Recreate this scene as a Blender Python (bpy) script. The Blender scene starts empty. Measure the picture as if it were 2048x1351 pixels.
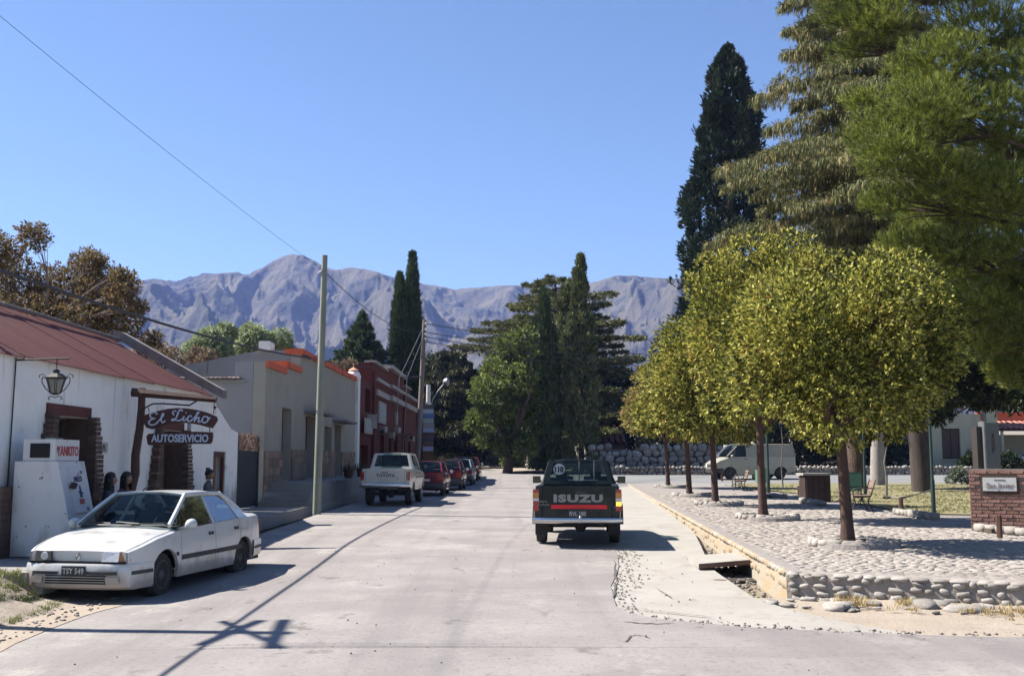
import bpy, math, random
import numpy as np
from mathutils import Vector, Matrix, Euler
from math import sin, cos, pi, radians as R
random.seed(7)
RNG = np.random.default_rng(7)
S = bpy.context.scene
COL = S.collection

# ------------------------------------------------------------------ camera
CAMH, FPX, HOR = 1.6, 2100.0, 920.0
PITCH = math.atan((HOR - 675.5) / FPX)
cd = bpy.data.cameras.new('camera')
cam = bpy.data.objects.new('camera', cd)
COL.objects.link(cam)
cd.sensor_width = 36.0
cd.lens = 36.0 * FPX / 2048.0
cd.clip_start = 0.1
cd.clip_end = 12000
cam.location = (0, 0, CAMH)
cam.rotation_euler = (pi / 2 + PITCH, 0, 0)
S.camera = cam

# ------------------------------------------------------------------ daylight
SUN_EL = R(48)
SUN_DIR = Vector((-1.0, 0.24, 0)).normalized()          # horizontal direction towards the sun
to_sun = Vector((SUN_DIR.x * cos(SUN_EL), SUN_DIR.y * cos(SUN_EL), sin(SUN_EL)))
w = bpy.data.worlds.new('World')
S.world = w
w.use_nodes = True
nt = w.node_tree
nt.nodes.clear()
sky = nt.nodes.new('ShaderNodeTexSky')
sky.sky_type = 'NISHITA'
sky.sun_disc = False
sky.sun_elevation = SUN_EL
sky.sun_rotation = math.atan2(to_sun.x, to_sun.y)
sky.altitude = 900
sky.air_density = 1.05
sky.dust_density = 0.0
sky.ozone_density = 4.6
bg = nt.nodes.new('ShaderNodeBackground')
bg.inputs[1].default_value = 0.060
wo = nt.nodes.new('ShaderNodeOutputWorld')
nt.links.new(sky.outputs[0], bg.inputs[0])
nt.links.new(bg.outputs[0], wo.inputs[0])
sl = bpy.data.lights.new('sun', 'SUN')
sl.energy = 5.0
sl.angle = R(0.55)
sl.color = (1.0, 0.95, 0.86)
so = bpy.data.objects.new('sun', sl)
so.rotation_euler = to_sun.to_track_quat('Z', 'Y').to_euler()
so.location = (-40, 10, 60)
COL.objects.link(so)
S.view_settings.view_transform = 'Standard'
S.view_settings.look = 'None'
S.view_settings.gamma = 1
S.view_settings.use_curve_mapping = False
S.view_settings.exposure = 1.42
S.cycles.use_denoising = True
S.cycles.max_bounces = 8
S.cycles.diffuse_bounces = 3
S.cycles.transparent_max_bounces = 16
S.cycles.volume_bounces = 1


# ------------------------------------------------------------------ helpers
def lerp(a, b, t):
    return a + (b - a) * t


def ip(x, xs, ys):
    return float(np.interp(x, xs, ys))


def g0(Y):
    return np.interp(Y, [0, 8, 16, 21, 30, 40, 50, 58, 66, 72, 80, 95, 125, 200, 400, 900],
                     [-.36, -.26, -.13, -.02, .06, .12, .18, .25, .42, .57, .70, 1.25, 2.6, 5, 12, 34])


def G(X, Y):
    """height of the street surface"""
    cf = 0.03 * np.clip(-2 - np.asarray(X, float), 0, 4.2) * np.clip((24 - np.asarray(Y, float)) / 7, 0, 1)
    return g0(Y) - cf


def PL(Y):
    """height of the raised plaza"""
    return np.interp(Y, [5, 12, 20, 30, 45, 58, 62], [.10, .13, .14, .17, .225, .29, .36])


def wallx(Y):
    return 3.6 + .062 * (Y - 14)


def facx(Y):
    """line of the street fronts on the west side"""
    return -7.6 + .015 * (Y - 32)


def facy(px):
    return 8.08 / ((1024 - px) / 2100 + .015)


def tag(o, label=None, cat=None, group=None, kind=None):
    if label: o['label'] = label
    if cat: o['category'] = cat
    if group: o['group'] = group
    if kind: o['kind'] = kind
    return o


def empty(name, loc, rz=0, label=None, cat=None, group=None, kind=None):
    o = bpy.data.objects.new(name, None)
    o.location = loc
    o.rotation_euler = (0, 0, rz)
    o.empty_display_size = .3
    COL.objects.link(o)
    tag(o, label, cat, group, kind)
    return o


def kids(o):
    return list(o.children)


def copy_tree(o, parent=None):
    c = o.copy()
    COL.objects.link(c)
    c.parent = parent
    for ch in kids(o):
        copy_tree(ch, c)
    return c


def root_of(o):
    while o.parent:
        o = o.parent
    return o


def link_mesh(name, me, mat=None, parent=None, world=True):
    o = bpy.data.objects.new(name, me)
    COL.objects.link(o)
    if parent:
        o.parent = parent
        if world:
            r = root_of(parent)
            me.transform(Matrix.Translation(-Vector(r.location)))
    if mat is not None and not me.materials:
        for m in (mat if isinstance(mat, (list, tuple)) else [mat]):
            me.materials.append(m)
    return o


class MB:
    """collects geometry for ONE mesh object"""

    def __init__(self):
        self.v = []; self.f = []; self.m = []; self.cm = 0

    def add(self, vs, fs):
        b = len(self.v)
        self.v += [tuple(p) for p in vs]
        self.f += [tuple(i + b for i in f) for f in fs]
        self.m += [self.cm] * len(fs)
        return self

    def box(self, c, s, rz=0, rx=0, ry=0, taper=1.0):
        hx, hy, hz = s[0] / 2, s[1] / 2, s[2] / 2
        M = Euler((rx, ry, rz)).to_matrix()
        vs = []
        for z in (-1, 1):
            k = taper if z > 0 else 1
            for x, y in ((-1, -1), (1, -1), (1, 1), (-1, 1)):
                vs.append(Vector(c) + M @ Vector((x * hx * k, y * hy * k, z * hz)))
        return self.add(vs, [(3, 2, 1, 0), (4, 5, 6, 7), (0, 1, 5, 4), (1, 2, 6, 5), (2, 3, 7, 6), (3, 0, 4, 7)])

    def b2(self, x0, x1, y0, y1, z0, z1):
        return self.box(((x0 + x1) / 2, (y0 + y1) / 2, (z0 + z1) / 2), (abs(x1 - x0), abs(y1 - y0), abs(z1 - z0)))

    def poly(self, pts, d):
        """polygon pts extruded by vector d"""
        n = len(pts); d = Vector(d)
        vs = [Vector(p) for p in pts] + [Vector(p) + d for p in pts]
        fs = [tuple(range(n - 1, -1, -1)), tuple(range(n, 2 * n))] + [(i, (i + 1) % n, n + (i + 1) % n, n + i) for i in range(n)]
        return self.add(vs, fs)

    def quad(self, a, b, c, d):
        return self.add([a, b, c, d], [(0, 1, 2, 3)])

    def tube(self, pts, r, n=8, cap=True):
        pts = [Vector(p) for p in pts]
        rr = r if isinstance(r, (list, tuple)) else [r] * len(pts)
        vs = []; fs = []
        ref = None
        for i, p in enumerate(pts):
            t = (pts[min(i + 1, len(pts) - 1)] - pts[max(i - 1, 0)])
            if t.length < 1e-9: t = Vector((0, 0, 1))
            t.normalize()
            if ref is None:
                ref = Vector((1, 0, 0)) if abs(t.x) < .8 else Vector((0, 1, 0))
            u = (ref - t * ref.dot(t))
            if u.length < 1e-6: u = t.orthogonal()
            u.normalize(); ref = u
            v = t.cross(u)
            for k in range(n):
                a = 2 * pi * k / n
                vs.append(p + (u * cos(a) + v * sin(a)) * rr[i])
        for i in range(len(pts) - 1):
            for k in range(n):
                k2 = (k + 1) % n
                fs.append((i * n + k, i * n + k2, (i + 1) * n + k2, (i + 1) * n + k))
        if cap:
            fs.append(tuple(range(n - 1, -1, -1)))
            fs.append(tuple((len(pts) - 1) * n + k for k in range(n)))
        return self.add(vs, fs)

    def lathe(self, c, prof, n=16, axis='z'):
        """prof = [(r, h)...]"""
        vs = []; fs = []
        for r, h in prof:
            for k in range(n):
                a = 2 * pi * k / n
                if axis == 'z': q = (r * cos(a), r * sin(a), h)
                elif axis == 'x': q = (h, r * cos(a), r * sin(a))
                else: q = (r * sin(a), h, r * cos(a))
                vs.append((c[0] + q[0], c[1] + q[1], c[2] + q[2]))
        for i in range(len(prof) - 1):
            for k in range(n):
                k2 = (k + 1) % n
                fs.append((i * n + k, i * n + k2, (i + 1) * n + k2, (i + 1) * n + k))
        fs.append(tuple(range(n - 1, -1, -1)))
        fs.append(tuple((len(prof) - 1) * n + k for k in range(n)))
        return self.add(vs, fs)

    def grid(self, P):
        """P[i][j] points -> surface"""
        n, m = len(P), len(P[0])
        vs = [p for row in P for p in row]
        return self.add(vs, [(i * m + j, (i + 1) * m + j, (i + 1) * m + j + 1, i * m + j + 1) for i in range(n - 1) for j in range(m - 1)])

    def mesh(self, name, smooth=None):
        me = bpy.data.meshes.new(name)
        me.from_pydata(self.v, [], self.f)
        if max(self.m, default=0):
            me.polygons.foreach_set('material_index', self.m)
        if smooth:
            set_smooth(me, smooth)
        me.update()
        return me

    def build(self, name, mat, parent=None, smooth=None, world=True):
        return link_mesh(name, self.mesh(name, smooth), mat, parent, world)


def set_smooth(me, ang):
    me.polygons.foreach_set('use_smooth', [True] * len(me.polygons))
    import bmesh
    bm = bmesh.new(); bm.from_mesh(me)
    bmesh.ops.recalc_face_normals(bm, faces=bm.faces)
    lim = R(ang)
    for e in bm.edges:
        if len(e.link_faces) == 2:
            if e.calc_face_angle(0) > lim: e.smooth = False
    bm.to_mesh(me); bm.free()


def np_mesh(name, V, F, mat, parent=None, smooth=False, world=True):
    """V (n,3), F (m,k) all faces with k corners"""
    V = np.asarray(V, np.float32); F = np.asarray(F, np.int32)
    me = bpy.data.meshes.new(name)
    me.vertices.add(len(V)); me.vertices.foreach_set('co', V.ravel())
    k = F.shape[1]
    me.loops.add(F.size); me.loops.foreach_set('vertex_index', F.ravel())
    me.polygons.add(len(F))
    me.polygons.foreach_set('loop_start', np.arange(0, F.size, k, dtype=np.int32))
    me.polygons.foreach_set('loop_total', np.full(len(F), k, np.int32))
    if smooth: me.polygons.foreach_set('use_smooth', np.ones(len(F), bool))
    me.update(); me.validate()
    return link_mesh(name, me, mat, parent, world)


# ------------------------------------------------------------------ noise (numpy)
def _hash(ix, iy, seed):
    h = (ix * 374761393 + iy * 668265263 + seed * 2147483647) & 0xffffffff
    h = ((h ^ (h >> 13)) * 1274126177) & 0xffffffff
    return ((h ^ (h >> 16)) & 0xffff) / 65535.0


def vnoise(x, y, seed=0):
    x = np.asarray(x, float); y = np.asarray(y, float)
    ix = np.floor(x).astype(np.int64); iy = np.floor(y).astype(np.int64)
    fx = x - ix; fy = y - iy
    fx = fx * fx * fx * (fx * (fx * 6 - 15) + 10); fy = fy * fy * fy * (fy * (fy * 6 - 15) + 10)
    a = _hash(ix, iy, seed); b = _hash(ix + 1, iy, seed); c = _hash(ix, iy + 1, seed); d = _hash(ix + 1, iy + 1, seed)
    return (a * (1 - fx) + b * fx) * (1 - fy) + (c * (1 - fx) + d * fx) * fy


def fbm(x, y, oct=5, seed=0, ridged=False):
    s = 0; amp = 1; tot = 0
    for o in range(oct):
        n = vnoise(x * 2 ** o + 17.3 * o, y * 2 ** o + 9.1 * o, seed + o)
        if ridged: n = (1 - abs(2 * n - 1)) ** 1.4
        s = s + n * amp; tot += amp; amp *= .5
    return s / tot


# ------------------------------------------------------------------ materials
MATS = {}
ALB = 0.82          # the village is pale and dusty but exposed for the bright sun


def mat(name, c1, c2=None, scale=3.0, rough=.8, bump=0.0, bscale=20.0, metal=0.0, detail=6, spec=None,
        c3=None, s3=.6, t3=.55, island=0.0, trans=0.0, coat=0.0, stretch=None, bdist=.02):
    """two-tone noise colour, optional third colour in large patches, optional bump"""
    if name in MATS: return MATS[name]
    c1 = tuple(q * ALB for q in c1); c2 = c2 and tuple(q * ALB for q in c2); c3 = c3 and tuple(q * ALB for q in c3)
    m = bpy.data.materials.new(name); m.use_nodes = True
    n = m.node_tree; N = n.nodes; L = n.links; N.clear()
    out = N.new('ShaderNodeOutputMaterial')
    bs = N.new('ShaderNodeBsdfPrincipled')
    L.new(bs.outputs[0], out.inputs[0])
    bs.inputs['Roughness'].default_value = rough
    bs.inputs['Metallic'].default_value = metal
    if spec is not None: bs.inputs['Specular IOR Level'].default_value = spec
    if coat: bs.inputs['Coat Weight'].default_value = coat; bs.inputs['Coat Roughness'].default_value = .08
    tc = N.new('ShaderNodeTexCoord')
    src = tc.outputs['Object']
    if stretch:
        mp = N.new('ShaderNodeMapping'); mp.inputs['Scale'].default_value = stretch
        L.new(src, mp.inputs[0]); src = mp.outputs[0]
    col = None
    if c2 is not None:
        no = N.new('ShaderNodeTexNoise'); no.inputs['Scale'].default_value = scale; no.inputs['Detail'].default_value = detail
        no.inputs['Roughness'].default_value = .62
        L.new(src, no.inputs['Vector'])
        cr = N.new('ShaderNodeMapRange'); cr.inputs[1].default_value = .32; cr.inputs[2].default_value = .68
        L.new(no.outputs['Fac'], cr.inputs[0])
        mx = N.new('ShaderNodeMix'); mx.data_type = 'RGBA'
        mx.inputs[6].default_value = (*c1, 1); mx.inputs[7].default_value = (*c2, 1)
        L.new(cr.outputs[0], mx.inputs[0]); col = mx.outputs[2]
        if c3 is not None:
            n3 = N.new('ShaderNodeTexNoise'); n3.inputs['Scale'].default_value = s3; n3.inputs['Detail'].default_value = 8
            n3.inputs['Roughness'].default_value = .7
            L.new(src, n3.inputs['Vector'])
            r3 = N.new('ShaderNodeMapRange'); r3.inputs[1].default_value = t3; r3.inputs[2].default_value = t3 + .1
            L.new(n3.outputs['Fac'], r3.inputs[0])
            m3 = N.new('ShaderNodeMix'); m3.data_type = 'RGBA'; m3.inputs[7].default_value = (*c3, 1)
            L.new(col, m3.inputs[6]); L.new(r3.outputs[0], m3.inputs[0]); col = m3.outputs[2]
    if island:
        ge = N.new('ShaderNodeNewGeometry')
        hs = N.new('ShaderNodeHueSaturation')
        mr = N.new('ShaderNodeMapRange'); mr.inputs[3].default_value = 1 - island; mr.inputs[4].default_value = 1 + island
        L.new(ge.outputs['Random Per Island'], mr.inputs[0]); L.new(mr.outputs[0], hs.inputs['Value'])
        if col is None: hs.inputs['Color'].default_value = (*c1, 1)
        else: L.new(col, hs.inputs['Color'])
        col = hs.outputs[0]
    if col is None: bs.inputs['Base Color'].default_value = (*c1, 1)
    else: L.new(col, bs.inputs['Base Color'])
    if bump:
        nb = N.new('ShaderNodeTexNoise'); nb.inputs['Scale'].default_value = bscale; nb.inputs['Detail'].default_value = 5
        L.new(src, nb.inputs['Vector'])
        b = N.new('ShaderNodeBump'); b.inputs['Strength'].default_value = bump; b.inputs['Distance'].default_value = bdist
        L.new(nb.outputs['Fac'], b.inputs['Height']); L.new(b.outputs[0], bs.inputs['Normal'])
    MATS[name] = m
    return m


def overlay(m, scale, lo, hi, col, detail=6, zfade=None, amount=1.0, rough_=.6):
    """paints noise-shaped stains (true dirt) over a material; zfade=(z0,z1) limits them to near the foot or the top"""
    n = m.node_tree; N = n.nodes; L = n.links
    bs = [q for q in N if q.type == 'BSDF_PRINCIPLED'][0]; tc = [q for q in N if q.type == 'TEX_COORD'][0]
    mp = N.new('ShaderNodeMapping'); mp.inputs['Scale'].default_value = scale; L.new(tc.outputs['Object'], mp.inputs[0])
    no = N.new('ShaderNodeTexNoise'); no.inputs['Scale'].default_value = 1; no.inputs['Detail'].default_value = detail; no.inputs['Roughness'].default_value = rough_
    L.new(mp.outputs[0], no.inputs['Vector'])
    src = no.outputs['Fac']
    if zfade:
        sp = N.new('ShaderNodeSeparateXYZ'); L.new(tc.outputs['Object'], sp.inputs[0])
        mz = N.new('ShaderNodeMapRange'); mz.inputs[1].default_value = zfade[0]; mz.inputs[2].default_value = zfade[1]
        mz.inputs[3].default_value = .32; mz.inputs[4].default_value = 0
        L.new(sp.outputs['Z'], mz.inputs[0])
        ad = N.new('ShaderNodeMath'); ad.operation = 'ADD'; L.new(src, ad.inputs[0]); L.new(mz.outputs[0], ad.inputs[1]); src = ad.outputs[0]
    mr = N.new('ShaderNodeMapRange'); mr.inputs[1].default_value = lo; mr.inputs[2].default_value = hi; mr.inputs[4].default_value = amount
    L.new(src, mr.inputs[0])
    mx = N.new('ShaderNodeMix'); mx.data_type = 'RGBA'; mx.inputs[7].default_value = (*[q * ALB for q in col], 1)
    inp = bs.inputs['Base Color']
    if inp.is_linked: L.new(inp.links[0].from_socket, mx.inputs[6])
    else: mx.inputs[6].default_value = inp.default_value
    L.new(mr.outputs[0], mx.inputs[0]); L.new(mx.outputs[2], inp)
    return m


def leaf_mat(name, cols, trans=.35, rough=.55, objvar=.12, spec=.3):
    """cols = list of (pos, rgb): each leaf picks a colour at random along the ramp"""
    if name in MATS: return MATS[name]
    m = bpy.data.materials.new(name); m.use_nodes = True
    n = m.node_tree; N = n.nodes; L = n.links; N.clear()
    out = N.new('ShaderNodeOutputMaterial')
    bs = N.new('ShaderNodeBsdfPrincipled'); bs.inputs['Roughness'].default_value = rough
    bs.inputs['Specular IOR Level'].default_value = spec
    ge = N.new('ShaderNodeNewGeometry')
    cr = N.new('ShaderNodeValToRGB')
    e = cr.color_ramp.elements
    while len(e) > 1: e.remove(e[-1])
    e[0].position = cols[0][0]; e[0].color = (*cols[0][1], 1)
    for p, c in cols[1:]:
        q = e.new(p); q.color = (*c, 1)
    tc = N.new('ShaderNodeTexCoord')
    no = N.new('ShaderNodeTexNoise'); no.inputs['Scale'].default_value = .9; no.inputs['Detail'].default_value = 3
    L.new(tc.outputs['Object'], no.inputs['Vector'])
    ma = N.new('ShaderNodeMath'); ma.operation = 'MULTIPLY_ADD'; ma.inputs[1].default_value = .75
    L.new(ge.outputs['Random Per Island'], ma.inputs[0])
    mb_ = N.new('ShaderNodeMapRange'); mb_.inputs[1].default_value = .35; mb_.inputs[2].default_value = .65
    mb_.inputs[3].default_value = -.02; mb_.inputs[4].default_value = .27
    L.new(no.outputs['Fac'], mb_.inputs[0]); L.new(mb_.outputs[0], ma.inputs[2])
    L.new(ma.outputs[0], cr.inputs[0])
    tr = N.new('ShaderNodeBsdfTranslucent')
    L.new(cr.outputs[0], bs.inputs['Base Color']); L.new(cr.outputs[0], tr.inputs[0])
    mx = N.new('ShaderNodeMixShader'); mx.inputs[0].default_value = trans
    L.new(bs.outputs[0], mx.inputs[1]); L.new(tr.outputs[0], mx.inputs[2]); L.new(mx.outputs[0], out.inputs[0])
    MATS[name] = m
    return m


def glass_mat(name, tint=(.6, .7, .7), rough=.02, clear=.75):
    if name in MATS: return MATS[name]
    m = bpy.data.materials.new(name); m.use_nodes = True
    n = m.node_tree; N = n.nodes; L = n.links; N.clear()
    out = N.new('ShaderNodeOutputMaterial')
    tr = N.new('ShaderNodeBsdfTransparent'); tr.inputs[0].default_value = (*[t * clear for t in tint], 1)
    gl = N.new('ShaderNodeBsdfGlossy'); gl.inputs['Roughness'].default_value = rough; gl.inputs[0].default_value = (.9, .95, 1, 1)
    fr = N.new('ShaderNodeFresnel'); fr.inputs[0].default_value = 1.5
    mr = N.new('ShaderNodeMath'); mr.operation = 'MULTIPLY_ADD'; mr.inputs[1].default_value = .36; mr.inputs[2].default_value = .01
    mr.use_clamp = True
    L.new(fr.outputs[0], mr.inputs[0])
    mx = N.new('ShaderNodeMixShader')
    L.new(mr.outputs[0], mx.inputs[0]); L.new(tr.outputs[0], mx.inputs[1]); L.new(gl.outputs[0], mx.inputs[2])
    L.new(mx.outputs[0], out.inputs[0])
    MATS[name] = m
    return m


def flat_mat(name, c, rough=.6, metal=0.0, emit=0.0):
    m = mat(name, c, rough=rough, metal=metal)
    if emit:
        b = [q for q in m.node_tree.nodes if q.type == 'BSDF_PRINCIPLED'][0]
        b.inputs['Emission Color'].default_value = (*c, 1); b.inputs['Emission Strength'].default_value = emit
    return m


M = dict(
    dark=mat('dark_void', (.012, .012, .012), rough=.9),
    rubber=mat('tyre_rubber', (.018, .018, .018), (.035, .032, .03), scale=8, rough=.85),
    blackplastic=mat('black_plastic', (.03, .03, .032), (.05, .05, .05), scale=14, rough=.6),
    chrome=mat('chrome', (.62, .63, .65), rough=.22, metal=1),
    steel=mat('painted_steel', (.32, .33, .34), (.24, .25, .26), scale=8, rough=.45, metal=.6),
    iron=mat('wrought_iron', (.02, .018, .018), (.05, .035, .03), scale=12, rough=.65),
    wood=mat('dark_wood', (.055, .022, .014), (.10, .042, .026), scale=5, rough=.7, bump=.4, bscale=30, stretch=(1, 1, .2)),
    bark=mat('bark', (.055, .034, .024), (.13, .085, .06), scale=9, rough=.95, bump=.9, bscale=22, stretch=(1, 1, .25), bdist=.04),
    barkgrey=mat('bark_grey', (.12, .10, .09), (.24, .20, .17), scale=7, rough=.95, bump=.8, bscale=16, stretch=(1, 1, .25)),
    white=mat('white_paint', (.72, .72, .71), (.64, .64, .62), scale=6, rough=.6),
    glass=glass_mat('car_glass', (.62, .74, .72), clear=.8),
    darkglass=mat('window_dark_glass', (.012, .016, .02), rough=.06, spec=.8),
)


# ------------------------------------------------------------------ lettering
def text_mesh(body, size=1.0, ext=.004, shear=0.0, bold=0.0, sx=1.0, align='CENTER', spacing=1.0):
    cu = bpy.data.curves.new('lettering', 'FONT')
    cu.body = body; cu.size = size; cu.extrude = ext; cu.shear = shear; cu.offset = bold
    cu.align_x = align; cu.align_y = 'CENTER'; cu.resolution_u = 3; cu.space_character = spacing
    o = bpy.data.objects.new('lettering', cu); COL.objects.link(o)
    dg = bpy.context.evaluated_depsgraph_get()
    me = bpy.data.meshes.new_from_object(o.evaluated_get(dg))
    bpy.data.objects.remove(o); bpy.data.curves.remove(cu)
    me.transform(Matrix.Diagonal((sx, 1, 1, 1)))
    me.materials.clear()
    me.name = 'lettering'
    return me


def text_on(body, origin, xdir, ydir, size, mt, parent, world=True, name='lettering', fit=None, **kw):
    me = text_mesh(body, size, **kw)
    if fit:
        xs = [v.co.x for v in me.vertices]; ys = [v.co.y for v in me.vertices]
        kx = fit[0] / max(1e-6, max(xs) - min(xs)); ky = fit[1] / max(1e-6, max(ys) - min(ys)) if len(fit) > 1 else 1
        cx = (max(xs) + min(xs)) / 2; cy = (max(ys) + min(ys)) / 2
        me.transform(Matrix.Diagonal((kx, ky, 1, 1)) @ Matrix.Translation((-cx, -cy, 0)))
    X = Vector(xdir).normalized(); Y = Vector(ydir).normalized(); Z = X.cross(Y)
    T = Matrix((X, Y, Z)).transposed().to_4x4(); T.translation = Vector(origin)
    me.transform(T)
    return link_mesh(name, me, mt, parent, world)
# ================================================================== SETTING
def ext_mat(m, randobj=0.0):
    """adds per-object brightness variation to a procedural material"""
    N = m.node_tree.nodes; L = m.node_tree.links
    bs = [q for q in N if q.type == 'BSDF_PRINCIPLED'][0]
    inp = bs.inputs['Base Color']
    hs = N.new('ShaderNodeHueSaturation'); oi = N.new('ShaderNodeObjectInfo'); mr = N.new('ShaderNodeMapRange')
    mr.inputs[3].default_value = 1 - randobj; mr.inputs[4].default_value = 1 + randobj
    L.new(oi.outputs['Random'], mr.inputs[0]); L.new(mr.outputs[0], hs.inputs['Value'])
    if inp.is_linked:
        L.new(inp.links[0].from_socket, hs.inputs['Color'])
    else:
        hs.inputs['Color'].default_value = inp.default_value
    L.new(hs.outputs[0], inp)
    return m


m_ground = mat('dry_earth', (.22, .175, .125), (.29, .24, .185), scale=.5, rough=.95, bump=.5, bscale=9, c3=(.17, .17, .075), s3=.09, t3=.52)
m_road = mat('worn_asphalt', (.225, .200, .192), (.300, .270, .256), scale=.8, rough=.9, bump=.35, bscale=60, detail=14,
             c3=(.33, .305, .275), s3=.33, t3=.55, bdist=.008)
# fine speckle of grit in the asphalt
_n = m_road.node_tree
_v = _n.nodes.new('ShaderNodeTexVoronoi'); _v.inputs['Scale'].default_value = 38
_r = _n.nodes.new('ShaderNodeMapRange'); _r.inputs[1].default_value = .03; _r.inputs[2].default_value = .16; _r.inputs[3].default_value = .62; _r.inputs[4].default_value = 1
_h = _n.nodes.new('ShaderNodeHueSaturation')
_b = [q for q in _n.nodes if q.type == 'BSDF_PRINCIPLED'][0]
_t = [q for q in _n.nodes if q.type == 'TEX_COORD'][0]
_n.links.new(_t.outputs['Object'], _v.inputs['Vector']); _n.links.new(_v.outputs['Distance'], _r.inputs[0]); _n.links.new(_r.outputs[0], _h.inputs['Value'])
_n.links.new(_b.inputs['Base Color'].links[0].from_socket, _h.inputs['Color']); _n.links.new(_h.outputs[0], _b.inputs['Base Color'])
overlay(m_road, (1.1, .05, 1), .50, .66, (.17, .152, .148), amount=.6)          # tyre-worn lanes
overlay(m_road, (.35, .28, 1), .56, .62, (.35, .325, .29), detail=12, amount=.75, rough_=.75)    # drifted dust
overlay(m_road, (1.6, 1.1, 1), .63, .68, (.10, .09, .085), detail=10, amount=.7)   # oil and tar spots
overlay(m_road, (9, 9, 1), .60, .66, (.16, .145, .14), detail=4, amount=.5)
overlay(m_road, (.22, .5, 1), .54, .575, (.195, .172, .165), detail=3, amount=.35)          # resurfaced patches
overlay(m_road, (26, 26, 1), .58, .66, (.14, .125, .12), detail=2, amount=.55)
m_dirt = mat('pale_dirt', (.30, .24, .185), (.37, .31, .25), scale=1.6, rough=.97, bump=.8, bscale=18, detail=10, c3=(.24, .18, .135), s3=2.3, t3=.6)
m_conc = mat('dusty_concrete', (.32, .295, .262), (.38, .352, .315), scale=1.4, rough=.93, bump=.3, bscale=40, detail=10, c3=(.27, .245, .215), s3=.8, t3=.58, bdist=.008)
overlay(m_conc, (.9, .5, 1), .55, .63, (.25, .215, .18), detail=12, amount=.7, rough_=.75)
overlay(m_conc, (7, 7, 1), .62, .68, (.2, .17, .15), detail=4, amount=.6)
m_side = mat('side_street', (.18, .18, .18), (.22, .22, .215), scale=.4, rough=.92, bump=.2, bscale=50, c3=(.28, .26, .24), s3=.2, t3=.6)
m_walk = mat('sidewalk_concrete', (.24, .225, .21), (.30, .285, .265), scale=1.2, rough=.93, bump=.4, bscale=30, c3=(.17, .155, .14), s3=.9, t3=.58)
m_mort = mat('plaza_mortar', (.235, .205, .19), (.29, .262, .242), scale=4, rough=.95, bump=.7, bscale=25, detail=9)
m_lawn = mat('lawn_soil', (.17, .155, .065), (.23, .20, .10), scale=1.3, rough=.97, bump=.5, bscale=30, c3=(.34, .27, .17), s3=.5, t3=.56)
m_stone = ext_mat(mat('field_stone', (.24, .215, .19), (.34, .315, .285), scale=5, rough=.88, bump=.5, bscale=14, c3=(.24, .20, .18), s3=1.5, t3=.6), .22)
m_cobble = ext_mat(mat('cobble_stone', (.245, .212, .187), (.305, .272, .244), scale=6, rough=.9, bump=.4, bscale=25, island=.14, c3=(.21, .175, .155), s3=1.1, t3=.57), .2)
m_ochre = mat('ochre_paint_worn', (.38, .275, .155), (.36, .30, .22), scale=3.5, rough=.9, bump=.6, bscale=18, detail=9, c3=(.36, .32, .26), s3=3.0, t3=.46)


def sheet(name, xs_fn, ys, nx, zfn, m, skirt=0.0, kind='structure'):
    """sheet between xs_fn(y)->(x0,x1), rows at ys; optional skirt down the rim"""
    P = []
    for y in ys:
        x0, x1 = xs_fn(y)
        P.append([(lerp(x0, x1, j / (nx - 1)), y, float(zfn(lerp(x0, x1, j / (nx - 1)), y))) for j in range(nx)])
    mb = MB().grid(P)
    mb.f = [f[::-1] for f in mb.f]
    if skirt:
        rim = P[0] + [r[-1] for r in P[1:]] + P[-1][-2::-1] + [r[0] for r in P[-2:0:-1]]
        for a, b in zip(rim, rim[1:] + rim[:1]):
            mb.quad(a, b, (b[0], b[1], b[2] - skirt), (a[0], a[1], a[2] - skirt))
    o = mb.build(name, m)
    tag(o, kind=kind)
    return o


def span(*segs):
    out = []
    for a, b, s in segs:
        n = max(1, round((b - a) / s))
        out += [a + (b - a) * i / n for i in range(n)]
    return out + [segs[-1][1]]


# ground: one sheet out to the foot of the mountains
gx = [-2600, -1500, -900, -500, -250, -120, -60, -30, -18] + span((-12, 16, .8)) + [20, 25, 30, 40, 60, 120, 250, 500, 900, 1500, 2600]
gy = [-300, -80, -30, -12] + span((-4, 60, .8), (60, 130, 2)) + [140, 160, 200, 260, 340, 440, 600, 900, 1300]


def ground_z(x, y):
    z = G(x, min(y, 900)) - .17
    if 12 < y < 60 and x < 16: z = z + .02 * (vnoise(x * 2.3, y * 2.3, 3) - .5)
    if y > 95: z = z + 1.2 * (vnoise(x * .02, y * .02, 5) - .5)
    return z


P = [[(x, y, float(ground_z(x, y))) for x in gx] for y in gy]
mb = MB().grid(P); mb.f = [f[::-1] for f in mb.f]
tag(mb.build('ground', m_ground, smooth=60), kind='structure')


# street
def road_span(y):
    xl = ip(y, [-30, 8, 11, 14, 24, 32, 60, 76, 84], [-5.2, -5.3, -5.45, -5.3, -5.5, -5.6, -5.4, -5.0, -4.2])
    xr = ip(y, [10.55, 10.75, 11.2, 11.7, 12.2, 12.6, 13.2, 15, 17, 19, 24, 50, 58, 60, 84],
            [60, 8.5, 4.4, 2.6, 1.75, 1.4, 1.28, 1.38, 1.7, 1.88, 2.1, 3.7, 6.6, 7, 7])
    return xl, xr


road_y = [-60, -20, -4] + span((0, 10.5, .7), (10.55, 13.4, .15), (13.4, 60, .8), (60, 84, 2))
sheet('road', road_span, road_y, 41, lambda x, y: G(x, y) + .004 * (vnoise(x * 1.1, y * 1.1, 9) - .5), m_road, skirt=.16)

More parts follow.
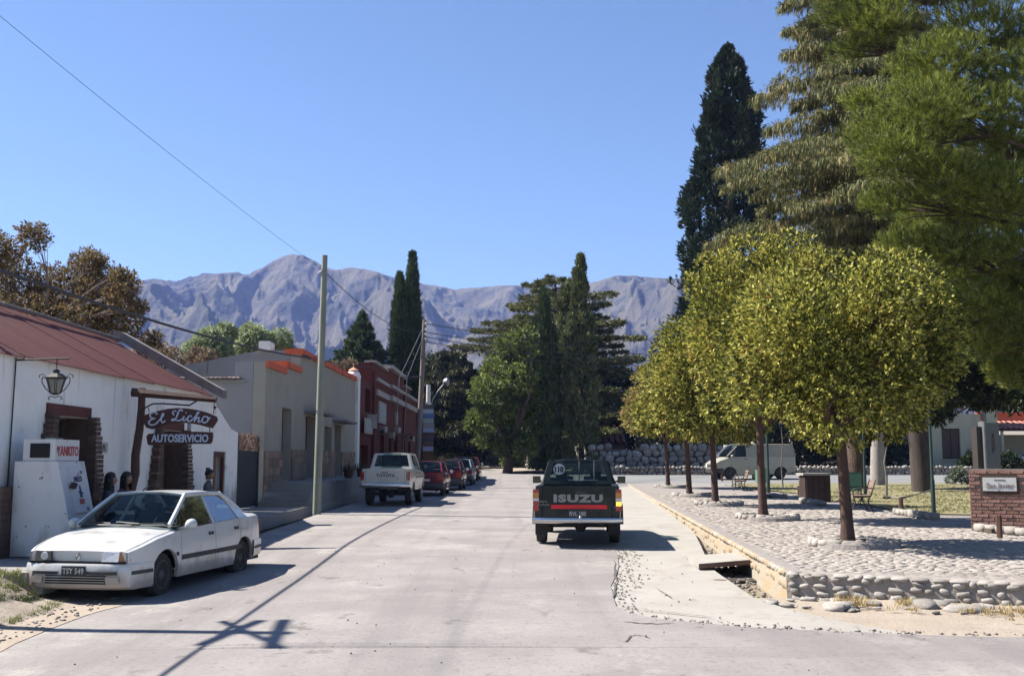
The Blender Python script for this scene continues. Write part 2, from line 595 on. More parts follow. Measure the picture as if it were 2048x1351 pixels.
# concrete apron between street and plaza wall, with a dirt gutter against the wall
sheet('concrete_apron', lambda y: (ip(y, [10.8, 11.4, 12.1, 12.7, 15, 19, 24, 50, 58], [7.5, 3.4, 1.8, 1.3, 1.34, 1.8, 2.0, 3.6, 6.4]),
                                   ip(y, [10.8, 11.4, 12.2, 13, 14, 17.2, 24, 57.5], [7.8, 4.2, 3.7, 3.35, 3.15, 3.2, 4.1, 6.5])),
      span((10.8, 16, .2), (16, 58, .8)), 12, lambda x, y: G(x, y) - .012 + .01 * (vnoise(x * 2, y * 2, 4) - .5), m_conc, skirt=.16)

# side street crossing behind the plaza
sheet('side_street', lambda y: (4.5, 90), span((59, 73, 2)), 30, lambda x, y: G(x, y) + .012, m_side, skirt=.1)

def SWK(y):
    return float(np.interp(y, [14, 16, 24, 31, 40, 50, 58, 66, 78], [.12, .135, .16, .22, .28, .34, .41, .57, .8]))


def vrise(x, y):
    """the verge banks up towards the sidewalk"""
    return .40 * ip(x, [-6.5, -6.12], [1, 0]) ** 1.1 * ip(y, [10.5, 13.6], [.1, 1]) * (1 if y < 14.4 else .4)


# west verge of dirt next to the saloon car, and the sidewalk slabs in front of the houses
sheet('dirt_verge', lambda y: (-40, road_span(y)[0] + .22 + .2 * float(vnoise(3, y * 1.3, 2) - .5)), span((-8, 16.2, .35)), 60,
      lambda x, y: G(x, y) + .006 + vrise(x, y) + .035 * (fbm(x * 1.6, y * 1.6, 3, 6) - .35) * min(1, max(0, (road_span(y)[0] + .2 - x) * 3)), m_dirt)
sheet('west_sidewalk', lambda y: (-9.6, ip(y, [16, 24, 31, 50, 77], [-6.35, -6.3, -6.15, -5.9, -5.55])), span((14.2, 78, 1)), 12,
      lambda x, y: SWK(y), m_walk, skirt=.5)
mb = MB()
for a in np.arange(14.15, 76, 1.5):
    x0, x1 = ip(a, [16, 24, 31, 50, 77], [-6.35, -6.3, -6.15, -5.9, -5.55]), ip(a + 1.47, [16, 24, 31, 50, 77], [-6.35, -6.3, -6.15, -5.9, -5.55])
    z = SWK(a + .7) + .012
    mb.box(((x0 + x1) / 2 + .08, a + .74, z - .14), (.15, 1.485, .3), rz=-math.atan2(x1 - x0, 1.47))
tag(mb.build('west_kerb', m_walk), kind='structure')

# plaza
sheet('plaza_paving', lambda y: (wallx(y) + .12, 15.5), span((12.0, 26, .5), (26, 59.5, 1.5)), 20, lambda x, y: PL(y) - .006, m_mort)


def front_y(x):
    """south edge of the plaza: runs from the corner (3.6,14) towards the right"""
    return 14.05 - .46 * (x - 3.6) if x < 6.4 else 12.76 - .12 * (x - 6.4)


# the paving sheet is cut to the slanting south wall
o = bpy.data.objects['plaza_paving']
me = o.data
for v in me.vertices:
    fy_ = front_y(max(3.6, v.co.x)) + .06
    if v.co.y < fy_:
        v.co.y = fy_ + (v.co.y - 12.0) * .02
        v.co.x = max(v.co.x, 3.66)

# lawns
sheet('lawn', lambda y: (ip(y, [18, 24, 24.4, 28, 28.4, 36, 44, 50, 58], [15.5, 13.5, 12.6, 12.3, 10.9, 11.2, 11.8, 11.2, 12.2]), 60), span((18, 59.2, .4)), 24,
      lambda x, y: PL(y) + .012 + .03 * fbm(x * .8, y * .8, 3, 8), m_lawn)
sheet('far_lawn', lambda y: (-9, ip(y, [90, 135], [0, -1.5])), span((108, 140, 4)), 14, lambda x, y: G(x, y) - .10 + .05, mat('far_grass', (.17, .21, .055), (.24, .27, .09), scale=.6, rough=.97), )
sheet('far_dirt_track', lambda y: (ip(y, [84, 108, 122], [-4.2, -4.5, -3.0]), ip(y, [84, 108, 122], [-.2, .3, .6])), span((83.9, 122, 2)), 12,
      lambda x, y: G(x, y) - .08, m_dirt)
sheet('corner_dirt', lambda y: (ip(y, [74, 84], [-.4, -.4]), ip(y, [74, 84, 92], [5.2, 5, 4])), span((77, 92, 1.5)), 12,
      lambda x, y: G(x, y) + .06 + .12 * fbm(x * .6, y * .6, 3, 5), m_dirt)

# ------------------------------------------------------------------ mountains
sky_px = [-900, -500, -200, 0, 120, 200, 245, 300, 345, 400, 440, 470, 495, 515, 530, 545, 560, 580, 600, 615, 630, 645, 665, 700, 725, 750, 775, 800, 850, 880, 905, 960, 1010, 1040, 1100, 1150, 1190, 1220, 1240, 1265, 1300, 1330, 1360, 1400, 1480, 1600, 1800, 2048, 2400, 3000]
sky_py = [640, 610, 590, 580, 575, 570, 564, 559, 563, 547, 546, 545, 550, 536, 527, 519, 511, 508, 511, 518, 526, 535, 541, 536, 539, 545, 553, 558, 570, 574, 580, 576, 572, 573, 575, 571, 566, 558, 552, 552, 555, 559, 558, 566, 560, 575, 590, 600, 610, 640]


def smooth1(a, n):
    k = np.ones(n) / n
    return np.convolve(np.pad(a, n // 2, mode='edge'), k, 'valid')[:len(a)]


def mountains():
    az = np.concatenate([np.linspace(-62, -30, 60, endpoint=False), np.linspace(-30, 26, 1000, endpoint=False), np.linspace(26, 62, 60)]) * pi / 180
    rr = np.concatenate([np.linspace(1050, 2750, 300), np.linspace(2800, 3600, 10)])
    px = 1024 + 2100 * np.tan(az)
    py = np.interp(px, sky_px, sky_py)
    hgt = (HOR - py) / 2100.0 * 2700 / np.cos(az)          # target height at the crest
    A, Rr = np.meshgrid(az, rr, indexing='ij')
    X = Rr * np.sin(A); Y = Rr * np.cos(A)
    wx = X + 190 * (fbm(X / 420, Y / 420, 4, 11) - .5); wy = Y + 190 * (fbm(X / 420 + 7, Y / 420, 4, 12) - .5)
    t = np.clip((Rr - 1050) / 1550, 0, 1)
    env = t ** 1.22
    # spurs run down towards the valley, slightly oblique
    rid = fbm((wx * .90 + wy * .38) / 360, (wy * .9 - wx * .3) / 620, 6, 21, ridged=True)
    rid2 = fbm(wx / 105, wy / 160, 5, 25, ridged=True)
    nh = (rid - .50) * 1.2 + (rid2 - .5) * .50
    H = hgt[:, None] * (env + nh * (.34 * np.sin(pi * np.clip(t, 0, 1) ** .9) + .10 * t))
    H = H + (fbm(X / 55, Y / 55, 5, 41) - .5) * 9 * t
    H = np.maximum(H, 6 + 10 * t)
    lim = ((HOR - py) / 2100.0 * np.cos(az))[:, None] * Rr
    H = np.where(Rr < 2700, np.minimum(H, lim + (fbm(X / 30, Y / 30, 4, 51) - .5) * 9), H)
    back = np.clip((Rr - 2620) / 900, 0, 1)
    H = H * (1 - .8 * back)
    elev = (H / Rr)
    vis = rr < 2760
    cur = elev[:, vis].max(axis=1)
    want = (HOR - py) / 2100.0 * np.cos(az)
    k = want / cur
    k = smooth1(k, 25)
    sc = 1 + (k[:, None] - 1) * np.clip((t - .25) / .6, 0, 1)
    H = H * sc
    V = np.stack([X, Y, H + 24], -1).reshape(-1, 3)
    V[:, 2] -= 24 * (1 - np.clip((V[:, 1] * 0 + Rr.reshape(-1) - 1050) / 150, 0, 1)) + 18
    n, m = len(az), len(rr)
    i, j = np.meshgrid(np.arange(n - 1), np.arange(m - 1), indexing='ij')
    a = (i * m + j).ravel()
    F = np.stack([a, a + m, a + m + 1, a + 1], -1)[:, ::-1]
    F = F[:, ::-1] if False else F
    m_mt = mat('mountain_slope', (.058, .052, .034), (.118, .100, .062), scale=.012, rough=1.0, detail=10, c3=(.034, .034, .035), s3=.011, t3=.48,
               bump=.6, bscale=.045, bdist=14)
    o = np_mesh('mountains', V, F, m_mt, smooth=True)
    tag(o, kind='structure')


mountains()

# haze: closed box of thin air round the camera, the village and the mountains
mh = bpy.data.materials.new('haze_air'); mh.use_nodes = True
N = mh.node_tree.nodes; N.clear()
vo = N.new('ShaderNodeVolumePrincipled'); out = N.new('ShaderNodeOutputMaterial')
vo.inputs['Color'].default_value = (.31, .45, 1.0, 1)
vo.inputs['Density'].default_value = 0.000115
vo.inputs['Anisotropy'].default_value = 0.1
mh.node_tree.links.new(vo.outputs[0], out.inputs['Volume'])
MATS['haze'] = mh
hz = MB().b2(-3700, 3700, -310, 3720, -14, 640).build('haze', mh)
tag(hz, kind='stuff')


# ------------------------------------------------------------------ tufts, pebbles
def tufts(name, pts, h, wd, n, m, lean=.5, parent=None, kind='stuff'):
    """grass: n blades at each point"""
    pts = np.repeat(np.asarray(pts, float), n, axis=0)
    k = len(pts)
    a = RNG.uniform(0, 2 * pi, k); l = RNG.uniform(.1, 1, k) * lean * h; hh = h * RNG.uniform(.45, 1.15, k)
    base = pts + np.stack([RNG.normal(0, h * .35, k), RNG.normal(0, h * .35, k), np.zeros(k)], -1)
    d = np.stack([np.cos(a), np.sin(a), np.zeros(k)], -1); s = np.stack([-np.sin(a), np.cos(a), np.zeros(k)], -1)
    V = np.stack([base - s * wd / 2, base + s * wd / 2, base + d * l[:, None] + np.stack([np.zeros(k), np.zeros(k), hh], -1)], 1).reshape(-1, 3)
    F = np.arange(3 * k).reshape(-1, 3)
    o = np_mesh(name, V, F, m, parent)
    tag(o, kind=kind)
    return o


def cube_sphere():
    mb = MB(); vs = {}; V = []; F = []

    def vid(p):
        k = tuple(round(c, 4) for c in p)
        if k not in vs:
            vs[k] = len(V); V.append(Vector(p).normalized())
        return vs[k]
    g = (-1, 0, 1)
    for ax in range(3):
        for sgn in (-1, 1):
            for i in range(2):
                for j in range(2):
                    q = []
                    for (a, b) in ((g[i], g[j]), (g[i + 1], g[j]), (g[i + 1], g[j + 1]), (g[i], g[j + 1])):
                        p = [0, 0, 0]; p[ax] = sgn; p[(ax + 1) % 3] = a; p[(ax + 2) % 3] = b
                        q.append(vid(p))
                    F.append(tuple(q) if sgn > 0 else tuple(q[::-1]))
    return V, F


CSV, CSF = cube_sphere()
STONES = {}


def stone_mesh(m, k, blocky=.35):
    key = (m.name, k % 8, blocky)
    if key not in STONES:
        rnd = random.Random(k * 31 + 5)
        V = []
        for v in CSV:
            p = Vector([math.copysign(abs(c) ** (1 - blocky), c) for c in v]) * .5 * (1 + rnd.uniform(-.17, .17))
            V.append(p)
        mb = MB().add(V, CSF)
        me = mb.mesh('stone'); me.polygons.foreach_set('use_smooth', [True] * len(me.polygons))
        me.materials.append(m)
        STONES[key] = me
    return STONES[key]


def put_piece(name, me, loc, scale, rot, parent):
    o = bpy.data.objects.new(name, me)
    COL.objects.link(o)
    if parent:
        o.parent = parent
        o.location = Vector(loc) - Vector(root_of(parent).location)
    else:
        o.location = loc
    o.scale = scale; o.rotation_euler = rot
    return o


def stones_mass(name, items, m, parent=None, blocky=.35, kind='stuff'):
    """items = [(loc, scale, rotz)] joined in one mesh"""
    if not items: return None
    n = len(items)
    loc = np.array([i[0] for i in items]); sc = np.array([i[1] for i in items]); rz = np.array([i[2] for i in items])
    B = []
    for k in range(8):
        me = stone_mesh(m, k, blocky)
        a = np.empty(len(me.vertices) * 3, np.float32); me.vertices.foreach_get('co', a); B.append(a.reshape(-1, 3))
    B = np.array(B)[RNG.integers(0, 8, n)] * sc[:, None, :]
    c, s = np.cos(rz)[:, None], np.sin(rz)[:, None]
    V = np.stack([B[..., 0] * c - B[..., 1] * s, B[..., 0] * s + B[..., 1] * c, B[..., 2]], -1) + loc[:, None, :]
    nv = V.shape[1]
    F = (np.array(CSF)[None] + (np.arange(n) * nv)[:, None, None]).reshape(-1, 4)
    o = np_mesh(name, V.reshape(-1, 3), F, m, parent, smooth=True)
    if kind: tag(o, kind=kind)
    return o
# ================================================================== BUILDINGS
m_lime = mat('limewash_wall', (.97, .955, .92), (.90, .88, .85), scale=2.2, rough=.95, bump=.5, bscale=7, detail=10, c3=(.40, .375, .34), s3=1.1, t3=.62, bdist=.03)
m_lime_dirty = mat('sooty_limewash', (.30, .28, .25), (.42, .40, .37), scale=3.2, rough=.95, bump=.5, bscale=7)
overlay(m_lime, (2.2, 2.2, .5), .60, .74, (.24, .21, .18), detail=10, zfade=(-.1, 1.3), amount=.8)
overlay(m_lime, (5, 5, .35), .60, .70, (.36, .33, .29), detail=8, amount=.6)
m_brickd = ext_mat(mat('dark_old_brick', (.10, .06, .045), (.15, .095, .07), scale=6, rough=.95, bump=.6, bscale=20), .35)
m_lintel = mat('red_brown_beam', (.085, .022, .016), (.13, .035, .024), scale=4, rough=.8, bump=.4, bscale=20)
m_roofred = ext_mat(mat('faded_red_tin', (.165, .048, .042), (.225, .078, .068), scale=.9, rough=.62, bump=.15, bscale=30, c3=(.22, .075, .06), s3=1.6, t3=.6, detail=9), .10)
overlay(m_roofred, (.8, .9, 1), .52, .62, (.15, .065, .04), detail=12, amount=.7, rough_=.75)
m_cap = mat('weathered_cement', (.16, .135, .13), (.25, .22, .21), scale=3, rough=.95, bump=.5, bscale=16)
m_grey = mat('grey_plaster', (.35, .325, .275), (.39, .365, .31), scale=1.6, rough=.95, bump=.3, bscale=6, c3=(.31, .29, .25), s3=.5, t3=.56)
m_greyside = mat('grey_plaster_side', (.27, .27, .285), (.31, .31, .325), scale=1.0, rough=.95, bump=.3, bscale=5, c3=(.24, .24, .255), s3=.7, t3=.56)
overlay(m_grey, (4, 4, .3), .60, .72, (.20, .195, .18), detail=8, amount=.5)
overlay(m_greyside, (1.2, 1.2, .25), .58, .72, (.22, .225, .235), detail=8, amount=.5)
m_orange = mat('orange_trim_paint', (.66, .13, .045), (.60, .11, .04), scale=6, rough=.7)
m_redw = mat('dark_red_plaster', (.105, .021, .013), (.135, .029, .018), scale=1.4, rough=.9, bump=.3, bscale=7, c3=(.09, .014, .011), s3=.6, t3=.56)
m_cornice = mat('cream_cornice', (.46, .42, .39), (.38, .34, .31), scale=4, rough=.8)
m_pink = ext_mat(mat('pink_cladding_stone', (.24, .16, .125), (.33, .23, .18), scale=4, rough=.9, bump=.5, bscale=15), .25)
m_doorw = mat('old_door_wood', (.16, .045, .018), (.22, .07, .03), scale=5, rough=.6, stretch=(1, 1, .2))
m_doord = mat('dark_door_paint', (.055, .022, .015), (.08, .035, .025), scale=5, rough=.6)


def wall(mb, p0, p1, z0, z1, holes=(), th=.3, side=1, top=None):
    """vertical wall from p0 to p1 with rectangular holes (s0,s1,z0,z1); thickness goes to `side` of the direction"""
    p0 = Vector((p0[0], p0[1], 0)); p1 = Vector((p1[0], p1[1], 0))
    L = (p1 - p0).length; u = (p1 - p0) / L; nrm = Vector((-u.y, u.x, 0)) * side * th
    ss = sorted({0, L} | {h[0] for h in holes} | {h[1] for h in holes})
    if top:
        ss = sorted(set(ss) | {t[0] for t in top})
    zs = sorted({z0} | {h[2] for h in holes} | {h[3] for h in holes})
    tz = (lambda s: ip(s, [t[0] for t in top], [t[1] for t in top])) if top else (lambda s: z1)
    P = lambda s, z, k=0: p0 + u * s + nrm * k + Vector((0, 0, z))
    for a, b in zip(ss[:-1], ss[1:]):
        zz = zs + [None]
        for c, d in zip(zz[:-1], zz[1:]):
            m = ((a + b) / 2)
            zc = (c + (d if d is not None else tz(m))) / 2
            if any(h[0] < m < h[1] and h[2] < zc < h[3] for h in holes): continue
            da = d if d is not None else tz(a); db = d if d is not None else tz(b)
            for k in (0, 1):
                q = [P(a, c, k), P(b, c, k), P(b, db, k), P(a, da, k)]
                mb.quad(*(q if k == 0 else q[::-1]))
            if d is None: mb.quad(P(a, da, 0), P(b, db, 0), P(b, db, 1), P(a, da, 1))
    for h in holes:
        a, b, c, d = h
        mb.quad(P(a, c), P(a, c, 1), P(a, d, 1), P(a, d))
        mb.quad(P(b, c), P(b, d), P(b, d, 1), P(b, c, 1))
        mb.quad(P(a, c), P(b, c), P(b, c, 1), P(a, c, 1))
        mb.quad(P(a, d), P(a, d, 1), P(b, d, 1), P(b, d))
    for s in (0, L):
        mb.quad(P(s, z0), P(s, z0, 1), P(s, tz(s), 1), P(s, tz(s)))


def fx(y): return facx(y)


# ---------------------------------------------------------------- El Licho shop
shop = empty('shop_building', (-9, 21, .2), 0, 'low whitewashed shop with faded red corrugated roof, behind the white saloon car', 'building')
SZ = .18
mb = MB()
y0s, y1s = 15.9, 29.4


def sS(y): return (y - y0s) * math.hypot(1, .015)


d1 = (sS(17.75), sS(19.35), 0, 2.36)
d2 = (sS(22.95), sS(24.65), 0, 2.27)
d3 = (sS(27.15), sS(28.25), 0, 1.83)
topz = [(0, 3.30), (sS(26.7), 3.27), (sS(27.3), 3.02), (sS(28.0), 2.72), (sS(28.7), 2.45), (sS(29.4), 2.36)]
wall(mb, (fx(y0s), y0s), (fx(y1s), y1s), -.3, 3.3, [d1, d2, d3], th=.42, side=1, top=topz)
mb.build('front_wall', m_lime, shop)
mb = MB()
mb.poly([(-7.9, 26.75, -.3), (-7.9, 26.75, 3.27), (-10.05, 26.75, 4.55), (-12.4, 26.75, 3.2), (-12.4, 26.75, -.3)], (0, .3, 0))
mb.b2(-12.4, -12.1, 16.2, 26.7, -.3, 3.1)
mb.poly([(-8.3, 15.9, -.3), (-8.3, 15.9, 3.0), (-10.05, 15.9, 4.4), (-12.1, 15.9, 3.1), (-12.1, 15.9, -.3)], (0, .3, 0))
mb.b2(-8.3, -8.05, 26.9, 29.0, -.3, 2.2)
mb.build('gable_wall', m_lime, shop)
# dark room behind the doors
MB().b2(-11.9, -8.35, 16.3, 26.6, .1, .16).build('floor', m_cap, shop)
# corrugated sheets, each its own piece
wsh, ncor = .83, 11


def sheet_mesh(L):
    P = []
    for i in range(2):
        row = []
        for j in range(ncor * 4 + 1):
            s = j / (ncor * 4)
            row.append((i * L, s * (wsh + .03), .018 * sin(s * ncor * 2 * pi)))
        P.append(row)
    a = MB().grid(P)
    return a.mesh('roof_sheet', 80)


for side in (1, -1):
    me = sheet_mesh(3.02 if side > 0 else 2.95); me.materials.append(m_roofred)
    k = 0
    y = 15.75
    while y < 26.3:
        pitch = math.atan2(4.66 - 3.28, 2.55)
        o = put_piece('roof_sheet', me, (fx(y) + .13 if side > 0 else -12.75, y, (3.22 if side > 0 else 3.1) + random.uniform(-.006, .02) + (k % 2) * .008),
                      (1, 1, 1), (0, (-(pi - pitch)) if side > 0 else -pitch * .96, 0), shop)
        if side > 0:
            o.rotation_euler = (pi, pi - pitch + pi - pi, 0) if False else (0, pi + pitch, 0)
            o.rotation_euler = Euler((0, pi + pitch, 0))
            o.location.z += random.uniform(-.01, .01)
        y += wsh; k += 1
MB().tube([(-10.02, 15.7, 4.66), (-10.02, 19, 4.63), (-10.02, 22, 4.66), (-10.02, 26.6, 4.66)], .045, 8).build('ridge_cap', m_cap, shop)
mb = MB()
mb.poly([(-7.35, 26.62, 3.16), (-7.35, 26.62, 3.38), (-10.0, 26.62, 4.87), (-10.22, 26.62, 4.92), (-10.25, 26.62, 4.66), (-10.0, 26.62, 4.62)], (0, .42, 0))
mb.poly([(-10.2, 26.62, 4.66), (-10.2, 26.62, 4.9), (-12.6, 26.62, 3.4), (-12.6, 26.62, 3.2)], (0, .42, 0))
mb.build('parapet_coping', m_cap, shop)
# brick surrounds, flared towards the ground, with ragged edges
bm_ = MB().box((0, 0, 0), (.16, .30, .075)).mesh('brick'); bm_.materials.append(m_brickd)


def surround(ya, yb, ztop, flare, name='door_surround'):
    p = MB().b2(fx((ya + yb) / 2) - .30, fx((ya + yb) / 2) + .02, ya - .12, yb + .12, ztop + .005, ztop + .2)
    p.build('lintel', m_lintel, shop)
    for sgn, ye in ((-1, ya), (1, yb)):
        core = MB()
        core.b2(fx(ye) - .42, fx(ye) + .02, ye - .004, ye + .004, SZ - .1, ztop) if False else core.b2(fx(ye) - .41, fx(ye) + .018, min(ye, ye - sgn * .03), max(ye, ye - sgn * .03), SZ - .1, ztop - .003)
        core.poly([(fx(ye) + .02, ye, SZ - .1), (fx(ye) + .02, ye, ztop), (fx(ye) + .02, ye + sgn * .10, ztop), (fx(ye) + .02, ye + sgn * (.08 + flare), SZ - .1)], (.05, 0, 0))
        core.build('jamb_core', m_brickd, shop)
    z = SZ
    row = 0
    while z < ztop - .05:
        t = 1 - (z - SZ) / (ztop - SZ)
        for sgn, ye in ((-1, ya), (1, yb)):
            wd = .10 + flare * t ** .9 + (0.05 if row % 2 else 0) + random.uniform(0, .03)
            n = max(1, round(wd / .3))
            for i in range(n):
                L = wd / n
                o = put_piece('brick', bm_, (fx(ye) + .08 + random.uniform(0, .02), ye + sgn * (L * (i + .5) - .03), z + .04),
                              (1, L / .30 * .96, 1), (0, 0, random.uniform(-.03, .03)), shop)
        z += .085; row += 1


surround(17.75, 19.35, 2.36, .62)
surround(22.95, 24.65, 2.27, .55)
# left plinth of dark stone at the edge of the frame
mb = MB()
z = .1; r = 0
while z < 1.1:
    y = 15.9
    while y < 16.65 - (0.25 if z > .95 else 0):
        L = random.uniform(.25, .4)
        L = min(L, 16.75 - y)
        mb.box((fx(y) + .10 + random.uniform(-.012, .012), y + L / 2, z + .05), (.2, L * .96, .095))
        y += L
    z += .1; r += 1
tag(mb.build('stone_plinth', m_brickd, shop), kind='stuff')
MB().b2(-7.86, -7.55, 15.9, 16.7, .0, .1).build('plinth_base', m_cap, shop)
# doors
dr = MB().b2(-8.16, -8.10, 17.78, 18.5, SZ, 2.3).build('door', m_doorw, shop)
for a in (.5, 1.2, 1.75):
    MB().b2(-8.10, -8.07, 17.9, 18.38, a, a + .45).build('panel', m_doorw, dr)
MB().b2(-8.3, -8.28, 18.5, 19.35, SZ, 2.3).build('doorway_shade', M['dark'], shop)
dr = MB().b2(-8.12, -8.06, 23.35, 24.63, SZ, 2.2).build('door', m_doord, shop)
for y_ in (23.4, 23.82, 24.22):
    MB().b2(-8.06, -8.04, y_, y_ + .38, SZ + .03, 2.15).build('plank', m_doord, dr)
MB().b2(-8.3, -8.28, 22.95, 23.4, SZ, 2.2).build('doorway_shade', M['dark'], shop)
mb = MB()
for a, b, c, d in ((27.15, 27.27, SZ, 1.80), (28.13, 28.25, SZ, 1.80), (27.27, 28.13, 1.7, 1.80)):
    mb.b2(fx(27.6) - .1, fx(27.6) - .02, a, b, c, d)
mb.build('door_frame', m_lintel, shop)
MB().b2(fx(27.6) - .14, fx(27.6) - .1, 27.27, 27.75, SZ, 1.7).build('door', m_doorw, shop)
MB().b2(fx(27.6) - .34, fx(27.6) - .3, 27.27, 28.13, SZ, 1.7).build('doorway_shade', M['white'], shop)
MB().b2(fx(26.7), fx(26.7) + .05, 26.55, 26.72, 1.13, 1.42).build('letter_box', M['blackplastic'], shop)
pl = MB().b2(fx(20), fx(20) + .025, 19.85, 20.25, 1.74, 1.94).build('number_plate', mat('dirty_tile', (.42, .40, .38), (.5, .48, .45), scale=20), shop)
text_on('75', (fx(20) + .029, 20.05, 1.83), (0, 1, 0), (0, 0, 1), .15, M['iron'], pl, ext=.002, bold=.004)
MB().b2(fx(24.9), fx(24.9) + .02, 25.0, 25.22, 2.28, 2.5).build('wall_plaque', m_greyside, shop)
MB().tube([(fx(16.45) + .03, 16.45, 3.2), (fx(16.45) + .03, 16.42, 2.0), (fx(16.4) + .03, 16.40, 1.15)], .012, 5).build('wall_cable', M['iron'], shop)
# sheet overlap and chimney pot at the far left of the roof
MB().tube([(-8.35, 16.2, 3.55), (-8.35, 16.2, 3.95)], .11, 12).build('roof_vent', M['steel'], shop)

# ---- wall lantern
ln = empty('wall_lantern', (-7.18, 16.5, 2.6), 0, 'black wrought iron lantern hanging from a wall bracket above the ice chest', 'lantern')
MB().tube([(fx(16.5), 16.5, 3.17), (-6.98, 16.5, 3.2)], .016, 6).build('bracket', M['iron'], ln)
ch = MB()
for i in range(5):
    ch.lathe((-7.18, 16.5, 3.17 - i * .035), [(.003, -.015), (.014, -.006), (.014, .006), (.003, .015)], 6)
ch.build('chain', M['iron'], ln)
b = MB()
b.lathe((-7.18, 16.5, 2.62), [(.03, 0), (.08, .02), (.085, .03)], 6)
b.lathe((-7.18, 16.5, 2.88), [(.185, 0), (.19, .012), (.09, .075), (.05, .085), (.05, .11), (.065, .115), (.03, .14), (.012, .15)], 6)
for k in range(6):
    a = k * pi / 3
    b.tube([(-7.18 + .082 * cos(a), 16.5 + .082 * sin(a), 2.645), (-7.18 + .155 * cos(a), 16.5 + .155 * sin(a), 2.885)], .008, 4)
b.build('frame', M['iron'], ln)
gl = MB()
for k in range(6):
    a, a2 = k * pi / 3, (k + 1) * pi / 3
    gl.quad(*[(-7.18 + r * cos(q), 16.5 + r * sin(q), z) for r, q, z in ((.078, a, 2.65), (.078, a2, 2.65), (.15, a2, 2.88), (.15, a, 2.88))])
gl.build('pane', glass_mat('lantern_glass', (.75, .75, .7), rough=.25, clear=.75), ln)
sc = MB()
for sg in (-1, 1):
    pts = [(.06, .02), (.16, .10), (.22, .20), (.22, .27), (.17, .30), (.21, .33), (.27, .31), (.26, .27)]
    sc.tube([(-7.18 + sg * px, 16.5, 2.62 + pz) for px, pz in pts], .008, 5)
    sc.tube([(-7.18 + sg * px, 16.5, 2.62 + pz) for px, pz in ((0, -.04), (.05, -.02), (.10, -.03), (.11, -.07), (.08, -.07))], .008, 5)
sc.build('scroll', M['iron'], ln)


# ---- gantry and hanging sign
def sg(zx, zy, Y=21.0):
    px, py = 260 + zx * .1925, 740 + zy * .1925
    return ((px - 1024) * Y / 2100, Y, CAMH + (HOR - py) * Y / 2100 * 1.0)


gan = empty('sign_gantry', (-7.55, 21, .2), 0, 'crooked wooden post with a tree trunk crossbeam in front of the shop', 'sign post')
MB().tube([(-7.62, 21.05, .1), (-7.60, 21.05, .5), (-7.58, 21.05, 1.0), (-7.49, 21.05, 1.35), (-7.50, 21.05, 1.7), (-7.44, 21.05, 2.2), (-7.42, 21.05, 2.6), (-7.42, 21.05, 3.04)],
          [.13, .125, .11, .09, .085, .08, .075, .07], 9).build('post', M['wood'], gan, smooth=50)
a, b_ = sg(35, 235), sg(908, 312)
MB().tube([(a[0], 20.93, a[2]), lerp(Vector((a[0], 20.93, a[2])), Vector((b_[0], 20.93, b_[2])), .4), (b_[0], 20.93, b_[2])], [.10, .085, .065], 6).build('crossbeam', M['wood'], gan)
MB().tube([sg(90, 480, 20.95), sg(120, 430, 20.95), sg(175, 385, 20.95), sg(240, 352, 20.95), sg(330, 350, 20.95), sg(620, 368, 20.95), sg(650, 350, 20.95), sg(690, 325, 20.95)], .016, 6).build('iron_brace', M['iron'], gan)
hs_ = empty('hanging_sign', (-6.6, 20.9, 2.2), 0, 'dark wooden hanging sign in two boards reading El Licho AUTOSERVICIO', 'sign')
m_sign = mat('sign_board_brown', (.065, .018, .012), (.095, .028, .018), scale=6, rough=.5, bump=.2, bscale=30, stretch=(.3, 1, 1))
m_letter = flat_mat('pale_letter_paint', (.62, .68, .80), .5)
o1 = [(125, 490), (150, 470), (300, 425), (400, 403), (500, 395), (600, 400), (700, 415), (800, 440), (905, 485), (917, 520), (895, 560), (865, 605), (800, 590), (720, 568), (640, 555), (520, 545), (400, 562), (300, 600), (240, 615), (180, 600), (150, 550)]
o2 = [(185, 690), (205, 662), (400, 652), (555, 645), (700, 640), (868, 645), (872, 690), (866, 745), (850, 765), (700, 766), (540, 768), (215, 780), (200, 765)]
bd1 = MB().poly([sg(x, y, 20.9) for x, y in o1], (0, .05, 0)).build('board', m_sign, hs_)
bd2 = MB().poly([sg(x, y, 20.9) for x, y in o2], (0, .05, 0)).build('board', m_sign, hs_)
strokes = [
    [(290, 462), (276, 446), (248, 440), (222, 452), (212, 472), (222, 494), (250, 504), (270, 502)],
    [(262, 505), (228, 512), (206, 534), (204, 558), (228, 572), (262, 568), (292, 548), (306, 528)],
    [(306, 532), (330, 505), (350, 476), (358, 456), (348, 452), (336, 474), (330, 512), (336, 540), (352, 546), (376, 528)],
    [(466, 466), (450, 456), (446, 440), (456, 427), (474, 426), (486, 436)],
    [(548, 432), (542, 414), (524, 412), (510, 430), (500, 460), (488, 498), (470, 522), (448, 528), (440, 516), (456, 508), (482, 516), (510, 528), (536, 520), (552, 506)],
    [(570, 480), (558, 505), (560, 524), (574, 526), (594, 506)],
    [(584, 442), (590, 448)],
    [(648, 486), (632, 474), (612, 486), (602, 510), (610, 532), (632, 534), (655, 516)],
    [(655, 516), (690, 480), (716, 448), (722, 434), (710, 438), (694, 470), (682, 510), (676, 540)],
    [(682, 520), (700, 496), (718, 490), (724, 504), (716, 534), (724, 544), (744, 532)],
    [(796, 482), (772, 486), (756, 508), (756, 536), (776, 550), (802, 542), (820, 518), (816, 492), (798, 484), (818, 502), (842, 498)]]
sm = MB()
